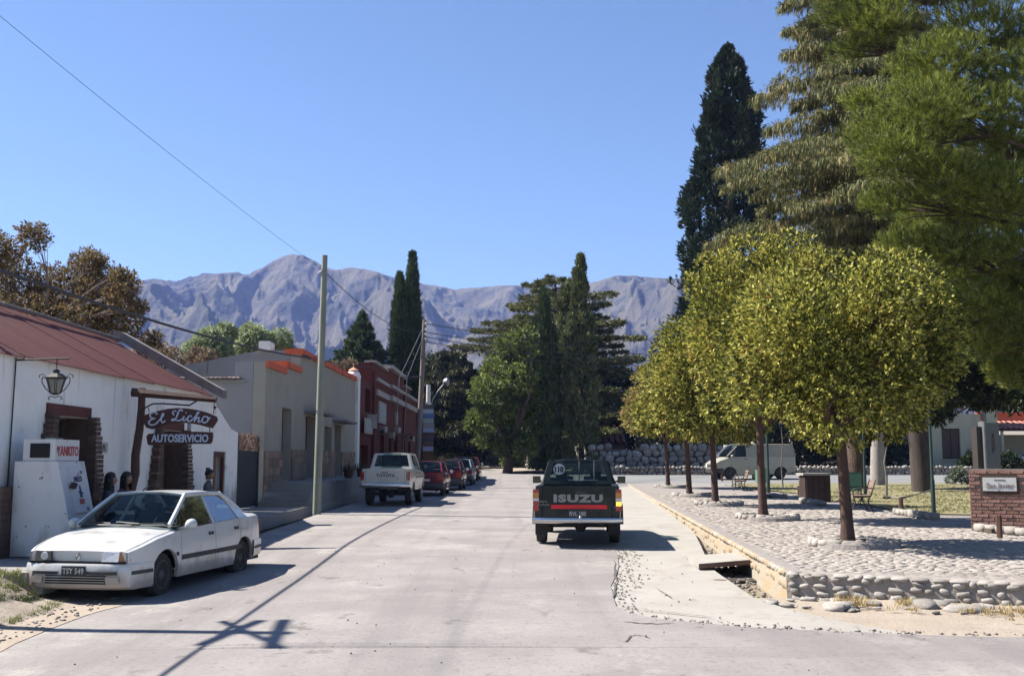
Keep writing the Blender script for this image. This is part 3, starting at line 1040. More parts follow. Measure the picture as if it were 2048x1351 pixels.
for st in strokes:
    pts = [Vector(sg(x, y, 20.885)) for x, y in st]
    # smooth the polyline once
    q = [pts[0]]
    for a, b in zip(pts[:-1], pts[1:]):
        q += [a * .75 + b * .25, a * .25 + b * .75]
    q.append(pts[-1])
    sm.tube(q, [.013 + .006 * abs(sin(i * .9)) for i in range(len(q))], 5)
sm.build('lettering', m_letter, bd1)
text_on('AUTOSERVICIO', sg(532, 708, 20.88), (1, 0, .0), (0, 0, 1), .2, m_letter, bd2, fit=(1.13, .158), ext=.004, bold=.006)
hk = MB()
for (x1, y1, x2, y2) in ((195, 390, 205, 440), (880, 325, 872, 462), (838, 600, 838, 640), (300, 600, 300, 655)):
    hk.tube([sg(x1, y1, 20.92), sg(x2, y2, 20.92)], .009, 5)
hk.tube([sg(865, 385, 20.92), sg(930, 380, 20.92)], .008, 5)
hk.lathe(sg(885, 392, 20.92), [(.01, -.012), (.03, -.006), (.03, .006), (.01, .012)], 8, 'y')
hk.build('hanger', M['iron'], hs_)

# ---- ice chest
m_chest = mat('scuffed_white_enamel', (.60, .60, .62), (.66, .66, .67), scale=2, rough=.5, c3=(.40, .33, .28), s3=5.5, t3=.71, detail=7)
overlay(m_chest, (7, 7, 7), .67, .70, (.16, .11, .09), detail=3, amount=.9)
overlay(m_chest, (3, 3, 1), .58, .75, (.34, .31, .28), detail=8, zfade=(-.1, .5), amount=.8)
ic = empty('ice_chest', (-7.2, 16.7, .14), 0, 'scuffed white slant front ice chest lettered YANKITO under the lantern', 'ice chest')
zb, zt = .15, 1.585
prof = [(-7.62, zb), (-6.62, zb), (-6.96, zt), (-7.62, zt)]
MB().poly([(x, 16.2, z) for x, z in prof], (0, 1.0, 0)).build('body', m_chest, ic)
tp = MB().b2(-7.52, -7.03, 16.25, 17.15, zt + .004, 1.925).build('top_box', m_chest, ic)
MB().b2(-7.41, -7.11, 16.235, 16.25, 1.64, 1.86).build('display_window', M['dark'], tp)
MB().b2(-7.3, -7.15, 16.5, 16.8, 1.93, 1.955).build('top_clip', M['steel'], tp)
text_on('YANKITO', (-7.024, 16.71, 1.745), (0, 1, 0), (0, 0, 1), .2, flat_mat('faded_red_letters', (.45, .06, .06), .6), tp, fit=(.80, .155), ext=.003, bold=.004)


def cf(u, v, off=0.0):
    """point on the slanted front: u towards the far side, v down"""
    e = Vector((-6.96, 16.2, zt)) * (1 - v) + Vector((-6.62, 16.2, zb)) * v
    n = Vector((1.435, 0, .34)).normalized()
    return e + Vector((0, u, 0)) + n * off


q = [cf(.27, .085), cf(.76, .085), cf(.76, .56), cf(.27, .56)]
nn = Vector((1.435, 0, .34)).normalized() * .045
dd = MB().poly(q, nn).build('door', m_chest, ic)
up = (cf(0, 0) - cf(0, 1)).normalized()
text_on('HIELO', cf(.5, .20, .049), (0, 1, 0), up, .12, flat_mat('blue_letters', (.03, .03, .12), .6), dd, fit=(.30, .085), ext=.003, bold=.004)
dk = MB()
dk.poly([cf(.50, .27, .048), cf(.54, .27, .048), cf(.56, .40, .048), cf(.46, .40, .048)], nn * .08)
dk.poly([cf(.44, .33, .048), cf(.60, .345, .048), cf(.60, .365, .048), cf(.44, .35, .048)], nn * .08)
dk.build('painted_figure', flat_mat('blue_letters', (.03, .03, .12)), dd)
MB().poly([cf(.42, .415, .048), cf(.60, .415, .048), cf(.60, .47, .048), cf(.42, .47, .048)], nn * .08).build('painted_label', flat_mat('faded_red_letters', (.45, .06, .06)), dd)
for u_, v_ in ((.62, .11), (.64, .51)):
    MB().poly([cf(u_, v_, .048), cf(u_ + .10, v_, .048), cf(u_ + .10, v_ + .035, .048), cf(u_, v_ + .035, .048)], nn * .06).build('sticker', flat_mat('blue_grey_sticker', (.12, .15, .25)), dd)
MB().box(cf(.27, .27, .06), (.07, .1, .09), ry=.3).build('latch', M['iron'], ic)

MB().tube([(-9.35, 32.24, 4.9), (-9.4, 32.24, 4.2), (-9.42, 31.9, 4.05), (-9.5, 32.22, 3.2), (-9.35, 32.24, 2.4)], .014, 5).build('wall_conduit', M['iron'], shop)
# ---------------------------------------------------------------- gate between the shop and the grey house
gt = empty('yard_gate', (fx(30.6), 30.6, .2), 0, 'dark metal yard gate topped with bars and dry creeper, between white shop and grey house', 'gate')
m_gate = mat('dark_gate_metal', (.018, .022, .026), (.03, .035, .04), scale=5, rough=.55)
MB().tube([(fx(29.55) - .05, 29.55, .1), (fx(29.55) - .05, 29.55, 2.3)], .045, 6).build('post', m_gate, gt)
MB().tube([(fx(31.8) - .05, 31.8, .1), (fx(31.8) - .05, 31.8, 2.3)], .045, 6).build('post', m_gate, gt)
y = 29.6
while y < 31.7:
    MB().b2(fx(30.6) - .07, fx(30.6) - .045, y, y + .26, .26, 1.88).build('panel', m_gate, gt); y += .27
y = 29.65
while y < 31.75:
    MB().tube([(fx(30.6) - .05, y, 1.86), (fx(30.6) - .05, y, 2.28 + .04 * sin(y * 5)), (fx(30.6) - .05, y, 2.36 + .04 * sin(y * 5))], [.012, .012, .002], 5).build('bar', m_gate, gt); y += .13
cr = []
for i in range(260):
    y = random.uniform(29.6, 31.7); z = random.uniform(1.85, 2.28); x = fx(y) - .1 + random.uniform(-.08, .12)
    cr.append((x, y, z))
tufts('dry_creeper', cr, .16, .02, 3, mat('dry_stems', (.20, .10, .07), (.32, .22, .15), scale=9, rough=.9), lean=1.2, parent=gt)

# ---------------------------------------------------------------- grey house with orange trim
gh = empty('grey_house', (-9, 40, .2), 0, 'long grey plastered house with orange trimmed stepped parapet beside the wooden pole', 'building')
L0 = 32.3


def sg2(y): return (y - L0) * math.hypot(1, .015)


holes = [(sg2(34.6), sg2(36.0), .95, 3.33), (sg2(38.3), sg2(40.0), .95, 3.22), (sg2(41.9), sg2(43.4), 1.3, 2.95), (sg2(44.1), sg2(45.6), .95, 3.1)]
front = MB()
tops = [(0, 4.62), (sg2(34.98), 4.62), (sg2(35.0), 4.84), (sg2(37.28), 4.84), (sg2(37.3), 5.48), (sg2(49.2), 5.42)]
wall(front, (fx(L0), L0), (fx(49.2), 49.2), -.2, 5.5, holes, th=.38, side=1, top=tops)
front.build('front_wall', m_grey, gh)
mb = MB()
mb.b2(-12.0, fx(L0) - .385, L0, L0 + .3, -.2, 4.12)
mb.b2(-8.55, fx(L0) - .39, L0 + .004, L0 + .3, 4.12, 4.62)
mb.poly([(-12.6, 37.3, 4.1), (-8.98, 37.3, 4.1), (-8.98, 37.3, 5.50), (-12.6, 37.3, 4.78)], (0, .3, 0))
mb.b2(-8.98, fx(37.3) - .39, 37.3, 37.6, 4.1, 5.5)
mb.b2(-12.6, -12.3, L0 + .3, 49, -.2, 4.7)
mb.b2(-12.3, fx(49) - .385, 48.9, 49.2, -.2, 4.7)
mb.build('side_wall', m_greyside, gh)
MB().box((-10.2, 43.2, 4.72), (4.4, 11.4, .08), ry=-.06).build('roof', m_cap, gh)
MB().box((-10.2, 34.8, 4.16), (4.2, 4.7, .06)).build('roof', m_cap, gh)
cy = MB().b2(-8.98, -8.55, 37.0, 37.6, 5.50, 5.72)
cy.poly([(-9.0, 36.98, 5.72), (-8.95, 36.98, 5.80), (-8.6, 36.98, 5.80), (-8.53, 36.98, 5.72)], (0, .64, 0))
cy.build('chimney', m_lime, gh)
# orange trim
tr = MB()
tr.b2(fx(33.6) - .02, fx(33.6) + .07, L0 - .03, 35.02, 4.46, 4.66)
tr.b2(-8.05, fx(35) + .07, 35.0 - .05, 35.0 + .16, 4.70, 4.9)
tr.b2(fx(36) - .02, fx(36) + .08, 35.0 + .16, 37.3, 4.68, 4.88)
tr.b2(-8.1, fx(37.3) + .07, 37.24, 37.4, 5.35, 5.56)
for k in range(6):
    a = 37.4 + k * 1.97
    tr.b2(fx(a + 1) - .30, fx(a + 1) + .08, a, a + 1.97, 5.33 - k * .01, 5.54 - k * .01)
tr.build('orange_trim', m_orange, gh)
# tin strip of the lower roof on the camera side
ts = []
for i in range(2):
    ts.append([(-11.9 + j * .035, L0 - .36 + i * .45, 4.10 + .05 * i + .015 * sin(j * 1.6) + .01 * random.random()) for j in range(0, 103)])
ts = MB().grid(ts)
ts.build('tin_eave', mat('rusty_tin', (.32, .22, .20), (.42, .33, .31), scale=4, rough=.6, c3=(.24, .09, .06), s3=2.5, t3=.52), gh)
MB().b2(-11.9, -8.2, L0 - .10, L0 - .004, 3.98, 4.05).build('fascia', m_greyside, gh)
for a, b, z in ((38.0, 40.9, 3.28), (43.5, 46.3, 3.17)):
    MB().b2(fx(a) - .0, fx(a) + .62, a, b, z, z + .09).build('canopy', m_cap, gh)
for (s0, s1, a, b), kind in zip(holes, ('d', 'd', 'w', 'd')):
    ya, yb = L0 + s0, L0 + s1
    X = fx(ya) - .33
    if kind == 'd':
        d_ = MB().b2(X, X + .05, ya + .02, yb - .02, a, b - .02).build('door', m_doord, gh)
        for k in range(2):
            MB().b2(X + .05, X + .075, ya + .10 + k * .68, ya + .66 + k * .68, a + .2, b - .25).build('panel', m_doord, d_)
    else:
        w_ = MB().b2(X, X + .05, ya, yb, a, b).build('window', m_doord, gh)
        for k in range(2):
            for j in range(3):
                MB().b2(X + .05, X + .06, ya + .08 + k * .7, ya + .7 + k * .7, a + .08 + j * .52, a + .54 + j * .52).build('pane', M['darkglass'], w_)
# raised landing, steps, stone cladding
gz = float(G(-6, 33)) + .17
mb = MB()
mb.b2(fx(40), fx(40) + 1.45, 33.4, 48.8, .1, .92)
mb.build('landing', m_walk, gh)
for k in range(5):
    MB().b2(fx(32) + .03, fx(32) + 1.5 - .02 * k, 33.4 - (5 - k) * .36, 33.4 - (4 - k) * .36 if k < 4 else 33.398, .15, .22 + (k + 1) * .14).build('step', m_walk, gh)
blk = MB().box((0, 0, 0), (.06, .5, .3)).mesh('cladding_stone'); blk.materials.append(m_pink)
for (a, b) in ((32.35, 34.6), (36.0, 38.3), (40.0, 44.1), (45.6, 49.1)):
    z = .95 if a > 33 else .35
    while z < 1.75:
        y = a
        while y < b - .05:
            L = min(random.uniform(.3, .6), b - y)
            put_piece('cladding_stone', blk, (fx(y) + .03 + random.uniform(0, .015), y + L / 2, z + .12), (1, L / .5 * .95, .8), (0, 0, 0), gh)
            y += L
        z += .26
fp = MB()
fp.lathe((fx(44) + 1.15, 44.0, .92), [(.14, 0), (.2, .25), (.24, .33), (.21, .34)], 12)
fp.lathe((fx(47) + 1.15, 40.6, .92), [(.14, 0), (.2, .25), (.24, .33), (.21, .34)], 12)
pots = []
for yy in (40.6, 44.0):
    e = empty('flower_pot', (fx(44) + 1.15, yy, .92), 0, 'terracotta plant pot on the landing %s' % ('under the first canopy' if yy < 42 else 'by the farther door canopy'), 'plant pot', 'plant pots on the landing')
    MB().lathe((fx(44) + 1.15, yy, .925), [(.14, 0), (.2, .25), (.24, .33), (.21, .34)], 12).build('pot', M['wood'], e)
    tufts('plant', [(fx(44) + 1.15 + random.uniform(-.1, .1), yy + random.uniform(-.1, .1), 1.24) for _ in range(14)], .3, .04, 4, mat('pot_plant_green', (.03, .06, .02), (.06, .10, .03), scale=5), parent=e, kind=None)

# white pillar with a terracotta cap between the two houses
pi_ = empty('gate_pillar', (fx(49.6), 49.6, .2), 0, 'slim whitewashed pillar with terracotta cap between grey and red houses', 'pillar')
MB().b2(fx(49.6) - .45, fx(49.6) + .12, 49.25, 49.9, .0, 5.45).build('shaft', m_lime, pi_)
MB().lathe((fx(49.6) - .17, 49.57, 5.45), [(.36, 0), (.36, .1), (.28, .28), (.12, .38), (.03, .40)], 14).build('dome', m_lime, pi_, smooth=40)
MB().lathe((fx(49.6) - .17, 49.57, 5.82), [(.26, 0), (.22, .03), (.05, .14), (.02, .15), (.02, .34), (.005, .36)], 12).build('cap', mat('terracotta', (.55, .24, .13), (.62, .33, .2), scale=6), pi_, smooth=40)

# ---------------------------------------------------------------- red building
rb = empty('red_building', (-9, 62, .3), 0, 'dark red building with cream cornices and small white signs, beyond the grey house', 'building')


def at_fac(px, py, off=0.0):
    """world point on the street front seen at a pixel of the photograph"""
    y = facy(px)
    return (fx(y) + off, y, CAMH + (HOR - py) * y / 2100)


L1 = 50.3


def s3(y): return (y - L1) * math.hypot(1, .015)


rh = [(s3(52.2), s3(53.9), 4.0, 5.2), (s3(50.9), s3(53.3), .4, 2.35),
      (s3(57.8), s3(59.3), .5, 3.0), (s3(61.3), s3(62.4), .5, 2.9), (s3(63.7), s3(65.4), .5, 3.1), (s3(71.3), s3(72.6), .5, 2.8)]
rt = [(0, 5.55), (s3(54.3), 5.55), (s3(54.35), 6.7), (s3(60), 6.7), (s3(60.05), 6.85), (s3(68.2), 6.85), (s3(68.25), 6.4), (s3(72), 6.4), (s3(72.05), 6.0), (s3(76.6), 6.0)]
mb = MB()
wall(mb, (fx(L1), L1), (fx(76.6), 76.6), -.2, 6.8, rh, th=.4, side=1, top=rt)
mb.b2(fx(54.3) - .38, fx(54.3) + .16, 54.35, 54.75, .3, 6.2)
mb.b2(fx(68.2) - .38, fx(68.2) + .16, 68.0, 68.4, .3, 6.0)
mb.b2(fx(76.6) - .38, fx(76.6) + .16, 76.2, 76.62, .3, 5.6)
mb.build('front_wall', m_redw, rb)
mb = MB()
mb.b2(-13, fx(L1) - .405, L1, L1 + .3, -.2, 4.9)
mb.poly([(-12.5, 54.4, 4.8), (fx(54) - .4, 54.4, 4.8), (fx(54) - .4, 54.4, 6.72), (-9.2, 54.4, 6.0), (-12.5, 54.4, 5.2)], (0, .3, 0))
mb.b2(-13, fx(76) - .405, 76.3, 76.6, -.2, 5.2)
mb.b2(-13, -12.7, L1 + .3, 76.3, -.2, 5.0)
mb.build('side_wall', m_redw, rb)
MB().box((-10.5, 65.5, 5.3), (4.6, 21.5, .1), ry=-.06).build('roof', m_cap, rb)
MB().box((-10.2, 52.3, 4.95), (4.6, 3.9, .1)).build('roof', m_cap, rb)
for a, b, z, h, d in ((54.35, 60.0, 6.66, .10, .12), (60.0, 68.2, 6.85, .20, .2), (68.2, 72.0, 6.38, .09, .12)):
    MB().b2(fx(a) - .42, fx(b) + d, a, b, z, z + h).build('parapet_cap', m_cornice, rb)
for z, h in ((5.78, .17), (5.02, .30)):
    for a, b, d in ((55.2, 60.6, .12), (60.6, 68.0, .2), (68.4, 75.9, .12)):
        MB().b2(fx(a) + .001, fx(b) + d, a, b, z, z + h).build('cornice', m_cornice, rb)
m_panel = mat('painted_panel', (.36, .40, .38), (.44, .47, .44), scale=5)
sp = MB().b2(fx(57), fx(57) + .08, 56.6, 59.8, 3.62, 4.78).build('sign_panel', m_cornice, rb)
MB().b2(fx(57) + .08, fx(57) + .1, 56.8, 59.6, 3.74, 4.66).build('panel_face', m_panel, sp)
sp = MB().b2(fx(52), fx(52) + .5, 53.0, 53.08, 3.2, 3.9).build('sign_panel', m_cornice, rb)
sp2 = MB().b2(fx(53) + .14, fx(53) + .2, 50.9, 53.6, 2.9, 3.65).build('sign_panel', m_cornice, rb)
MB().b2(fx(53) + .2, fx(53) + .215, 51.1, 53.4, 3.02, 3.53).build('panel_face', m_panel, sp2)
MB().lathe((fx(64.4) - .02, 64.4, 4.15), [(.42, 0), (.42, .12), (.36, .13)], 20, 'x').build('round_sign', m_cornice, rb)
MB().lathe((fx(64.4) + .11, 64.4, 4.15), [(.13, 0), (.13, .03)], 12, 'x').build('round_sign_centre', m_panel, rb)
for a, z, wd in ((57.9, 3.28, 1.5), (61.5, 3.05, 1.1), (64.0, 3.42, 1.6), (72.0, 3.05, 1.3)):
    MB().poly([(fx(a) + .3, a - wd / 2, z + .16), (fx(a) + .3, a + wd / 2, z + .16), (fx(a) + .3, a + wd / 2 - .25, z - .16), (fx(a) + .3, a - wd / 2 + .2, z - .16)], (-.298, 0, 0)).build('small_sign', m_cornice, rb)
for h in rh:
    ya, yb = L1 + h[0], L1 + h[1]
    X = fx(ya) - .33
    MB().b2(X, X + .05, ya, yb, h[2], h[3]).build('door' if h[2] < 1 else 'window', m_doord, rb)
MB().b2(fx(53) - .27, fx(53) - .25, 51.0, 52.0, .6, 2.2).build('shop_window', mat('pale_window', (.25, .30, .30), (.35, .4, .4), scale=2), rb)
for a in (55.9, 66.2, 70.0):
    MB().lathe((fx(a) + .35, a, 3.1), [(.05, -.1), (.14, 0), (.12, .06), (.03, .14)], 8).build('wall_lamp', M['iron'], rb)
    MB().tube([(fx(a), a, 3.35), (fx(a) + .35, a, 3.3), (fx(a) + .35, a, 3.2)], .015, 5).build('lamp_arm', M['iron'], rb)

# ---------------------------------------------------------------- poles, wires
m_pole = mat('green_grey_pole', (.20, .215, .165), (.30, .31, .25), scale=5, rough=.9, bump=.5, bscale=12, stretch=(1, 1, .15), c3=(.18, .17, .13), s3=2, t3=.6)
p1 = empty('utility_pole', (-5.62, 30.6, float(G(-5.6, 30.6))), 0, 'tall pale green wooden pole standing at the house steps', 'pole', 'utility poles along the street')
MB().tube([(-5.62, 30.6, -.1), (-5.60, 30.6, 2), (-5.58, 30.6, 4.4), (-5.545, 30.6, 7.62)], [.125, .115, .10, .085], 12).build('shaft', m_pole, p1, smooth=50)
MB().tube([(-5.72, 30.6, 7.1), (-5.60, 30.5, 7.15)], .03, 6).build('insulator', M['white'], p1)
m_pole2 = mat('brown_pole', (.16, .12, .10), (.26, .21, .19), scale=4, rough=.9, bump=.4, bscale=12, stretch=(1, 1, .15))
p2 = empty('utility_pole', (-4.95, 55, .3), 0, 'weathered leaning brown wood pole with stays and several wires', 'pole', 'utility poles along the street')
MB().tube([(-5.02, 55, 0), (-4.80, 55, 4), (-4.62, 55, 8.95)], [.17, .14, .10], 10).build('shaft', m_pole2, p2, smooth=50)
mb = MB()
for z in (8.75, 8.45, 8.2, 7.95):
    mb.lathe((-4.55, 54.9, z), [(.02, -.06), (.05, -.03), (.05, .03), (.02, .06)], 8)
mb.build('insulator', M['white'], p2)
MB().tube([(-5.9, 54.9, 5.9), (-4.75, 54.9, 5.95)], .03, 5).build('spreader', M['iron'], p2)
mb = MB()
mb.tube([(-4.63, 55, 8.7), (-5.9, 54.9, 5.9), (-6.1, 54.8, 2.6)], .02, 5)
mb.tube([(-4.66, 55, 8.1), (-5.5, 54.9, 5.9), (-5.65, 54.8, 2.0)], .02, 5)
mb.build('stay_wire', M['steel'], p2)
# street lamp: concrete post with arm
lp = empty('street_lamp', (-4.62, 58, .3), 0, 'street lamp on a short white topped concrete post beside the brown pole', 'street lamp')
MB().tube([(-4.62, 58, .1), (-4.62, 58, 4.5)], [.17, .13], 10).build('post', m_cap, lp, smooth=50)
MB().tube([(-4.62, 58, 4.5), (-4.62, 58, 5.75)], [.12, .11], 10).build('post_top', M['white'], lp, smooth=50)
MB().tube([(-4.45, 58, 4.5), (-4.4, 58, 4.9), (-4.1, 58, 5.4), (-3.72, 58, 5.85)], .03, 6).build('arm', M['steel'], lp)
MB().lathe((-3.62, 58, 5.9), [(.05, -.22), (.17, -.14), (.24, .02), (.17, .14), (.05, .18)], 12, 'x').build('lamp_head', M['steel'], lp, smooth=50)
# stacked direction boards
sb = empty('direction_boards', (-4.7, 56.6, .3), 0, 'tall stack of coloured direction boards on a post beside the brown pole', 'sign')
MB().tube([(-4.62, 56.7, .1), (-4.62, 56.7, 4.7)], .05, 6).build('post', m_pole2, sb)
MB().tube([(-4.35, 56.7, .1), (-4.35, 56.7, 4.7)], .05, 6).build('post', m_cap, sb)
cols = [(.10, .09, .09), (.36, .42, .50), (.10, .16, .34), (.30, .38, .36), (.28, .27, .28), (.30, .36, .55), (.10, .05, .05), (.07, .06, .08), (.12, .08, .08), (.34, .36, .52), (.14, .06, .02), (.14, .06, .02)]
z = 4.58
for i, c in enumerate(cols):
    MB().b2(-4.78, -4.23 + .05 * random.random(), 56.58, 56.63, z - .23, z).build('board', mat('direction_paint_%d' % i, c, tuple(min(1, q * 1.25) for q in c), scale=9, stretch=(3, 1, 1)), sb)
    z -= .25
MB().b2(-5.3, -5.05, 56.0, 56.03, 1.1, 1.65).build('paper_notice', M['white'], sb)


def wire(name, a, b, sag, r, label, n=26, group='overhead wires', side=(0, 0, 0)):
    a = Vector(a); b = Vector(b)
    pts = [a.lerp(b, i / n) - Vector((0, 0, sag * 4 * (i / n) * (1 - i / n))) for i in range(n + 1)]
    o = MB().tube(pts, r, 5).build(name, M['iron'])
    return tag(o, label, 'cable', group)


wire('overhead_wire', (-10.5, 2.0, 10.6), (-5.56, 30.5, 7.15), .35, .0045, 'thin single wire sloping from the upper left sky to the top of the green pole')
wire('overhead_wire', (-5.55, 30.6, 7.15), (-4.55, 54.9, 8.3), .55, .012, 'thin wire sagging from the green pole to the brown pole')
pa = Vector((-6.6, -6.0, 4.3)); pb = Vector(at_fac(616, 716, .1))
wire('overhead_cable', pa, pb, .62, .028, 'thick twisted black cable crossing above the red roof to the grey house')
wire('overhead_wire', pb, (-4.6, 54.9, 7.0), .4, .014, 'thin cable from the grey house front to the brown pole')
for i, (z, z2, s) in enumerate(((8.75, 11.6, .5), (8.3, 11.2, .6), (8.05, 10.9, .7), (7.8, 10.6, .85))):
    nm = ['topmost', 'second from top', 'third from top', 'lowest'][i]
    wire('overhead_wire', (-4.55, 54.9, z), (24, 105, z2), s, .022, nm + ' of the four wires running right from the brown pole')
cl = MB().b2(fx(36.5), fx(36.5) + .12, 37.6, 38.5, pb.z - .05, pb.z + .03).build('cable_bracket', M['iron'], gh)
# poles just outside the picture: their wires and shadows are in it
for (x, y, h, lab) in ((-9.0, 13.0, 7.35, 'short wooden pole with crossarms standing in the verge outside the left edge'), (-10.5, 2.0, 10.9, 'tall wooden pole behind the camera carrying the single wire'), (-6.6, -6.0, 4.5, 'short wooden pole behind the camera carrying the thick black cable')):
    p = empty('utility_pole', (x, y, float(G(x, y))), 0, lab, 'pole', 'utility poles along the street')
    MB().tube([(x, y, -.4), (x, y, h)], [.13, .085], 10).build('shaft', m_pole2, p)
    if h < 8 and x < -8:
        MB().box((x + .1, y, h - .25), (.09, 1.7, .10), rz=.12).build('crossarm', m_pole2, p)
        MB().box((x + .1, y, h - .85), (.09, 1.5, .10), rz=-.2).build('crossarm', m_pole2, p)
        MB().tube([(x, y - .8, h + .15), (x, y + .7, h - 1.1)], .05, 6).build('strut', m_pole2, p)
# ================================================================== VEHICLES
def paint(name, c, rough=.32, dirt=None, coat=.6):
    return mat(name, c, tuple(q * .9 for q in c), scale=1.5, rough=rough, coat=coat, c3=dirt, s3=1.3, t3=.66)


m_inner = mat('car_interior', (.03, .03, .032), (.06, .058, .055), scale=5, rough=.9)
m_seat = mat('seat_fabric', (.07, .07, .075), (.12, .115, .11), scale=18, rough=.95)
m_amber = mat('amber_lens', (.55, .20, .02), rough=.2, spec=.8)
m_redlens = mat('red_lens', (.35, .012, .01), rough=.15, spec=.8)
m_clear = mat('clear_lens', (.50, .52, .54), (.72, .74, .76), scale=22, rough=.12, spec=.9)
m_platew = mat('plate_white', (.55, .55, .52), rough=.5)


def wheel(parent, x, y, r, wd, rimmat, side, rim='disc', turn=0.0):
    """tyre part with its rim as sub-part; side=+1 for +x"""
    t = MB()
    t.lathe((0, 0, 0), [(r * .62, -wd / 2 + .01), (r * .70, -wd / 2), (r * .93, -wd / 2 + .005), (r * .985, -wd / 2 + .03), (r, -wd / 2 + .05), (r, wd / 2 - .05), (r * .985, wd / 2 - .03), (r * .93, wd / 2 - .005), (r * .70, wd / 2), (r * .62, wd / 2 - .01)], 28, 'x')
    o = t.build('wheel', M['rubber'], parent, smooth=40, world=False)
    o.location = (x, y, r); o.rotation_euler = (0, 0, turn)
    q = MB()
    s = side
    pr = [(r * .64, .0), (r * .66, .012), (r * .60, .02), (r * .55, -.01), (r * .30, -.015), (r * .20, .012), (r * .06, .018), (r * .03, .02)]
    q.lathe((s * (wd / 2 - .012), 0, 0), [(a, s * b) for a, b in pr], 24, 'x')
    if rim != 'plain':
        for k in range(8):
            a = k * pi / 4
            q.box((s * (wd / 2 - .018), cos(a) * r * .42, sin(a) * r * .42), (.012, r * .10, r * .10), rx=a)
    q.build('rim', rimmat, o, smooth=35, world=False)
    return o


class Body:
    def __init__(s, sp):
        s.sp = sp

    def w(s, y): return ip(y, *s.sp['w'])

    def zs(s, y): return ip(y, *s.sp['zs'])        # shoulder

    def zc(s, y): return ip(y, *s.sp['zc'])        # centre line of bonnet / boot

    def zlo(s, y):
        z = ip(y, *s.sp['sill'])
        for yw in s.sp['axles']:
            ra = s.sp['ra']
            if abs(y - yw) < ra:
                z = max(z, s.sp['rw'] + math.sqrt(max(0, ra * ra - (y - yw) ** 2)) * s.sp.get('flat', .98))
        return z

    def W(s, y, z):
        return s.w(y) * ip(z, *s.sp.get('tumble', ([.15, .32, .55, .78, 1.0, 1.4], [.94, .985, 1.0, .985, .93, .80])))

    def stations(s, a, b):
        ys = set(np.linspace(a, b, max(2, int((b - a) / .12) + 1)).round(4))
        for yw in s.sp['axles']:
            for t in np.linspace(-1, 1, 15):
                y = yw + s.sp['ra'] * sin(t * pi / 2)
                if a < y < b: ys.add(round(float(y), 4))
        return sorted(ys)

    def side(s, mb, a, b, sx, fr=(0, .12, .3, .5, .7, .88, 1), lip=True):
        P = []
        for y in s.stations(a, b):
            lo, hi = s.zlo(y), s.zs(y)
            col = [(sx * s.W(y, lerp(lo, hi, f)), y, lerp(lo, hi, f)) for f in fr]
            if lip: col = [(sx * (s.W(y, lo) - .05), y, lo + .005)] + col
            P.append(col)
        mb.grid(P if sx > 0 else [c for c in P])
        # turned-in ends
        for col, yy in ((P[0], .0), (P[-1], -.0)):
            for p, q in zip(col[:-1], col[1:]):
                mb.quad(p, q, (q[0] - sx * .03, q[1], q[2]), (p[0] - sx * .03, p[1], p[2]))

    def deck(s, mb, a, b, n=8):
        P = []
        for y in s.stations(a, b):
            hi = s.zs(y); c = s.zc(y); w = s.W(y, hi)
            row = []
            for i in range(-n, n + 1):
                t = i / n
                k = 1 - abs(t) ** 2.6
                row.append((w * (t if abs(t) < 1 else t), y, hi + (c - hi) * k + (.012 if 0 < 1 - abs(t) < .2 else 0)))
            P.append(row)
        mb.grid(P)

    def cap(s, mb, y):
        lo, hi, c = s.zlo(y), s.zs(y), s.zc(y)
        fr = (0, .3, .6, 1)
        n = 8
        top = []
        for i in range(-n, n + 1):
            t = i / n; k = 1 - abs(t) ** 2.6
            top.append((s.W(y, hi) * t, y, hi + (c - hi) * k + (.012 if 0 < 1 - abs(t) < .2 else 0)))
        R_ = [(s.W(y, lerp(lo, hi, f)), y, lerp(lo, hi, f)) for f in fr]
        Lf = [(-x, y_, z) for x, y_, z in R_]
        mb.add(R_ + top[-2:0:-1] + Lf[::-1], [tuple(range(len(R_) + len(top) - 2 + len(Lf)))])


def seat(parent, x, y, z, m, w=.5, world=False):
    mb = MB()
    mb.box((x, y, z), (w, .5, .14)).box((x, y - .28, z + .32), (w, .12, .5), rx=.22).box((x, y - .36, z + .60), (w * .45, .08, .15), rx=.15)
    return mb.build('seat', m, parent, world=False)


def steering(parent, x, y, z):
    mb = MB(); pts = []
    for k in range(17):
        a = 2 * pi * k / 16
        pts.append((x + .18 * cos(a), y - .08 * sin(a), z + .16 * sin(a)))
    mb.tube(pts, .014, 6, cap=False)
    mb.tube([(x - .17, y, z), (x + .17, y, z)], .014, 5).tube([(x, y, z), (x, y + .25, z - .12)], .02, 5)
    return mb.build('steering_wheel', M['blackplastic'], parent, world=False)


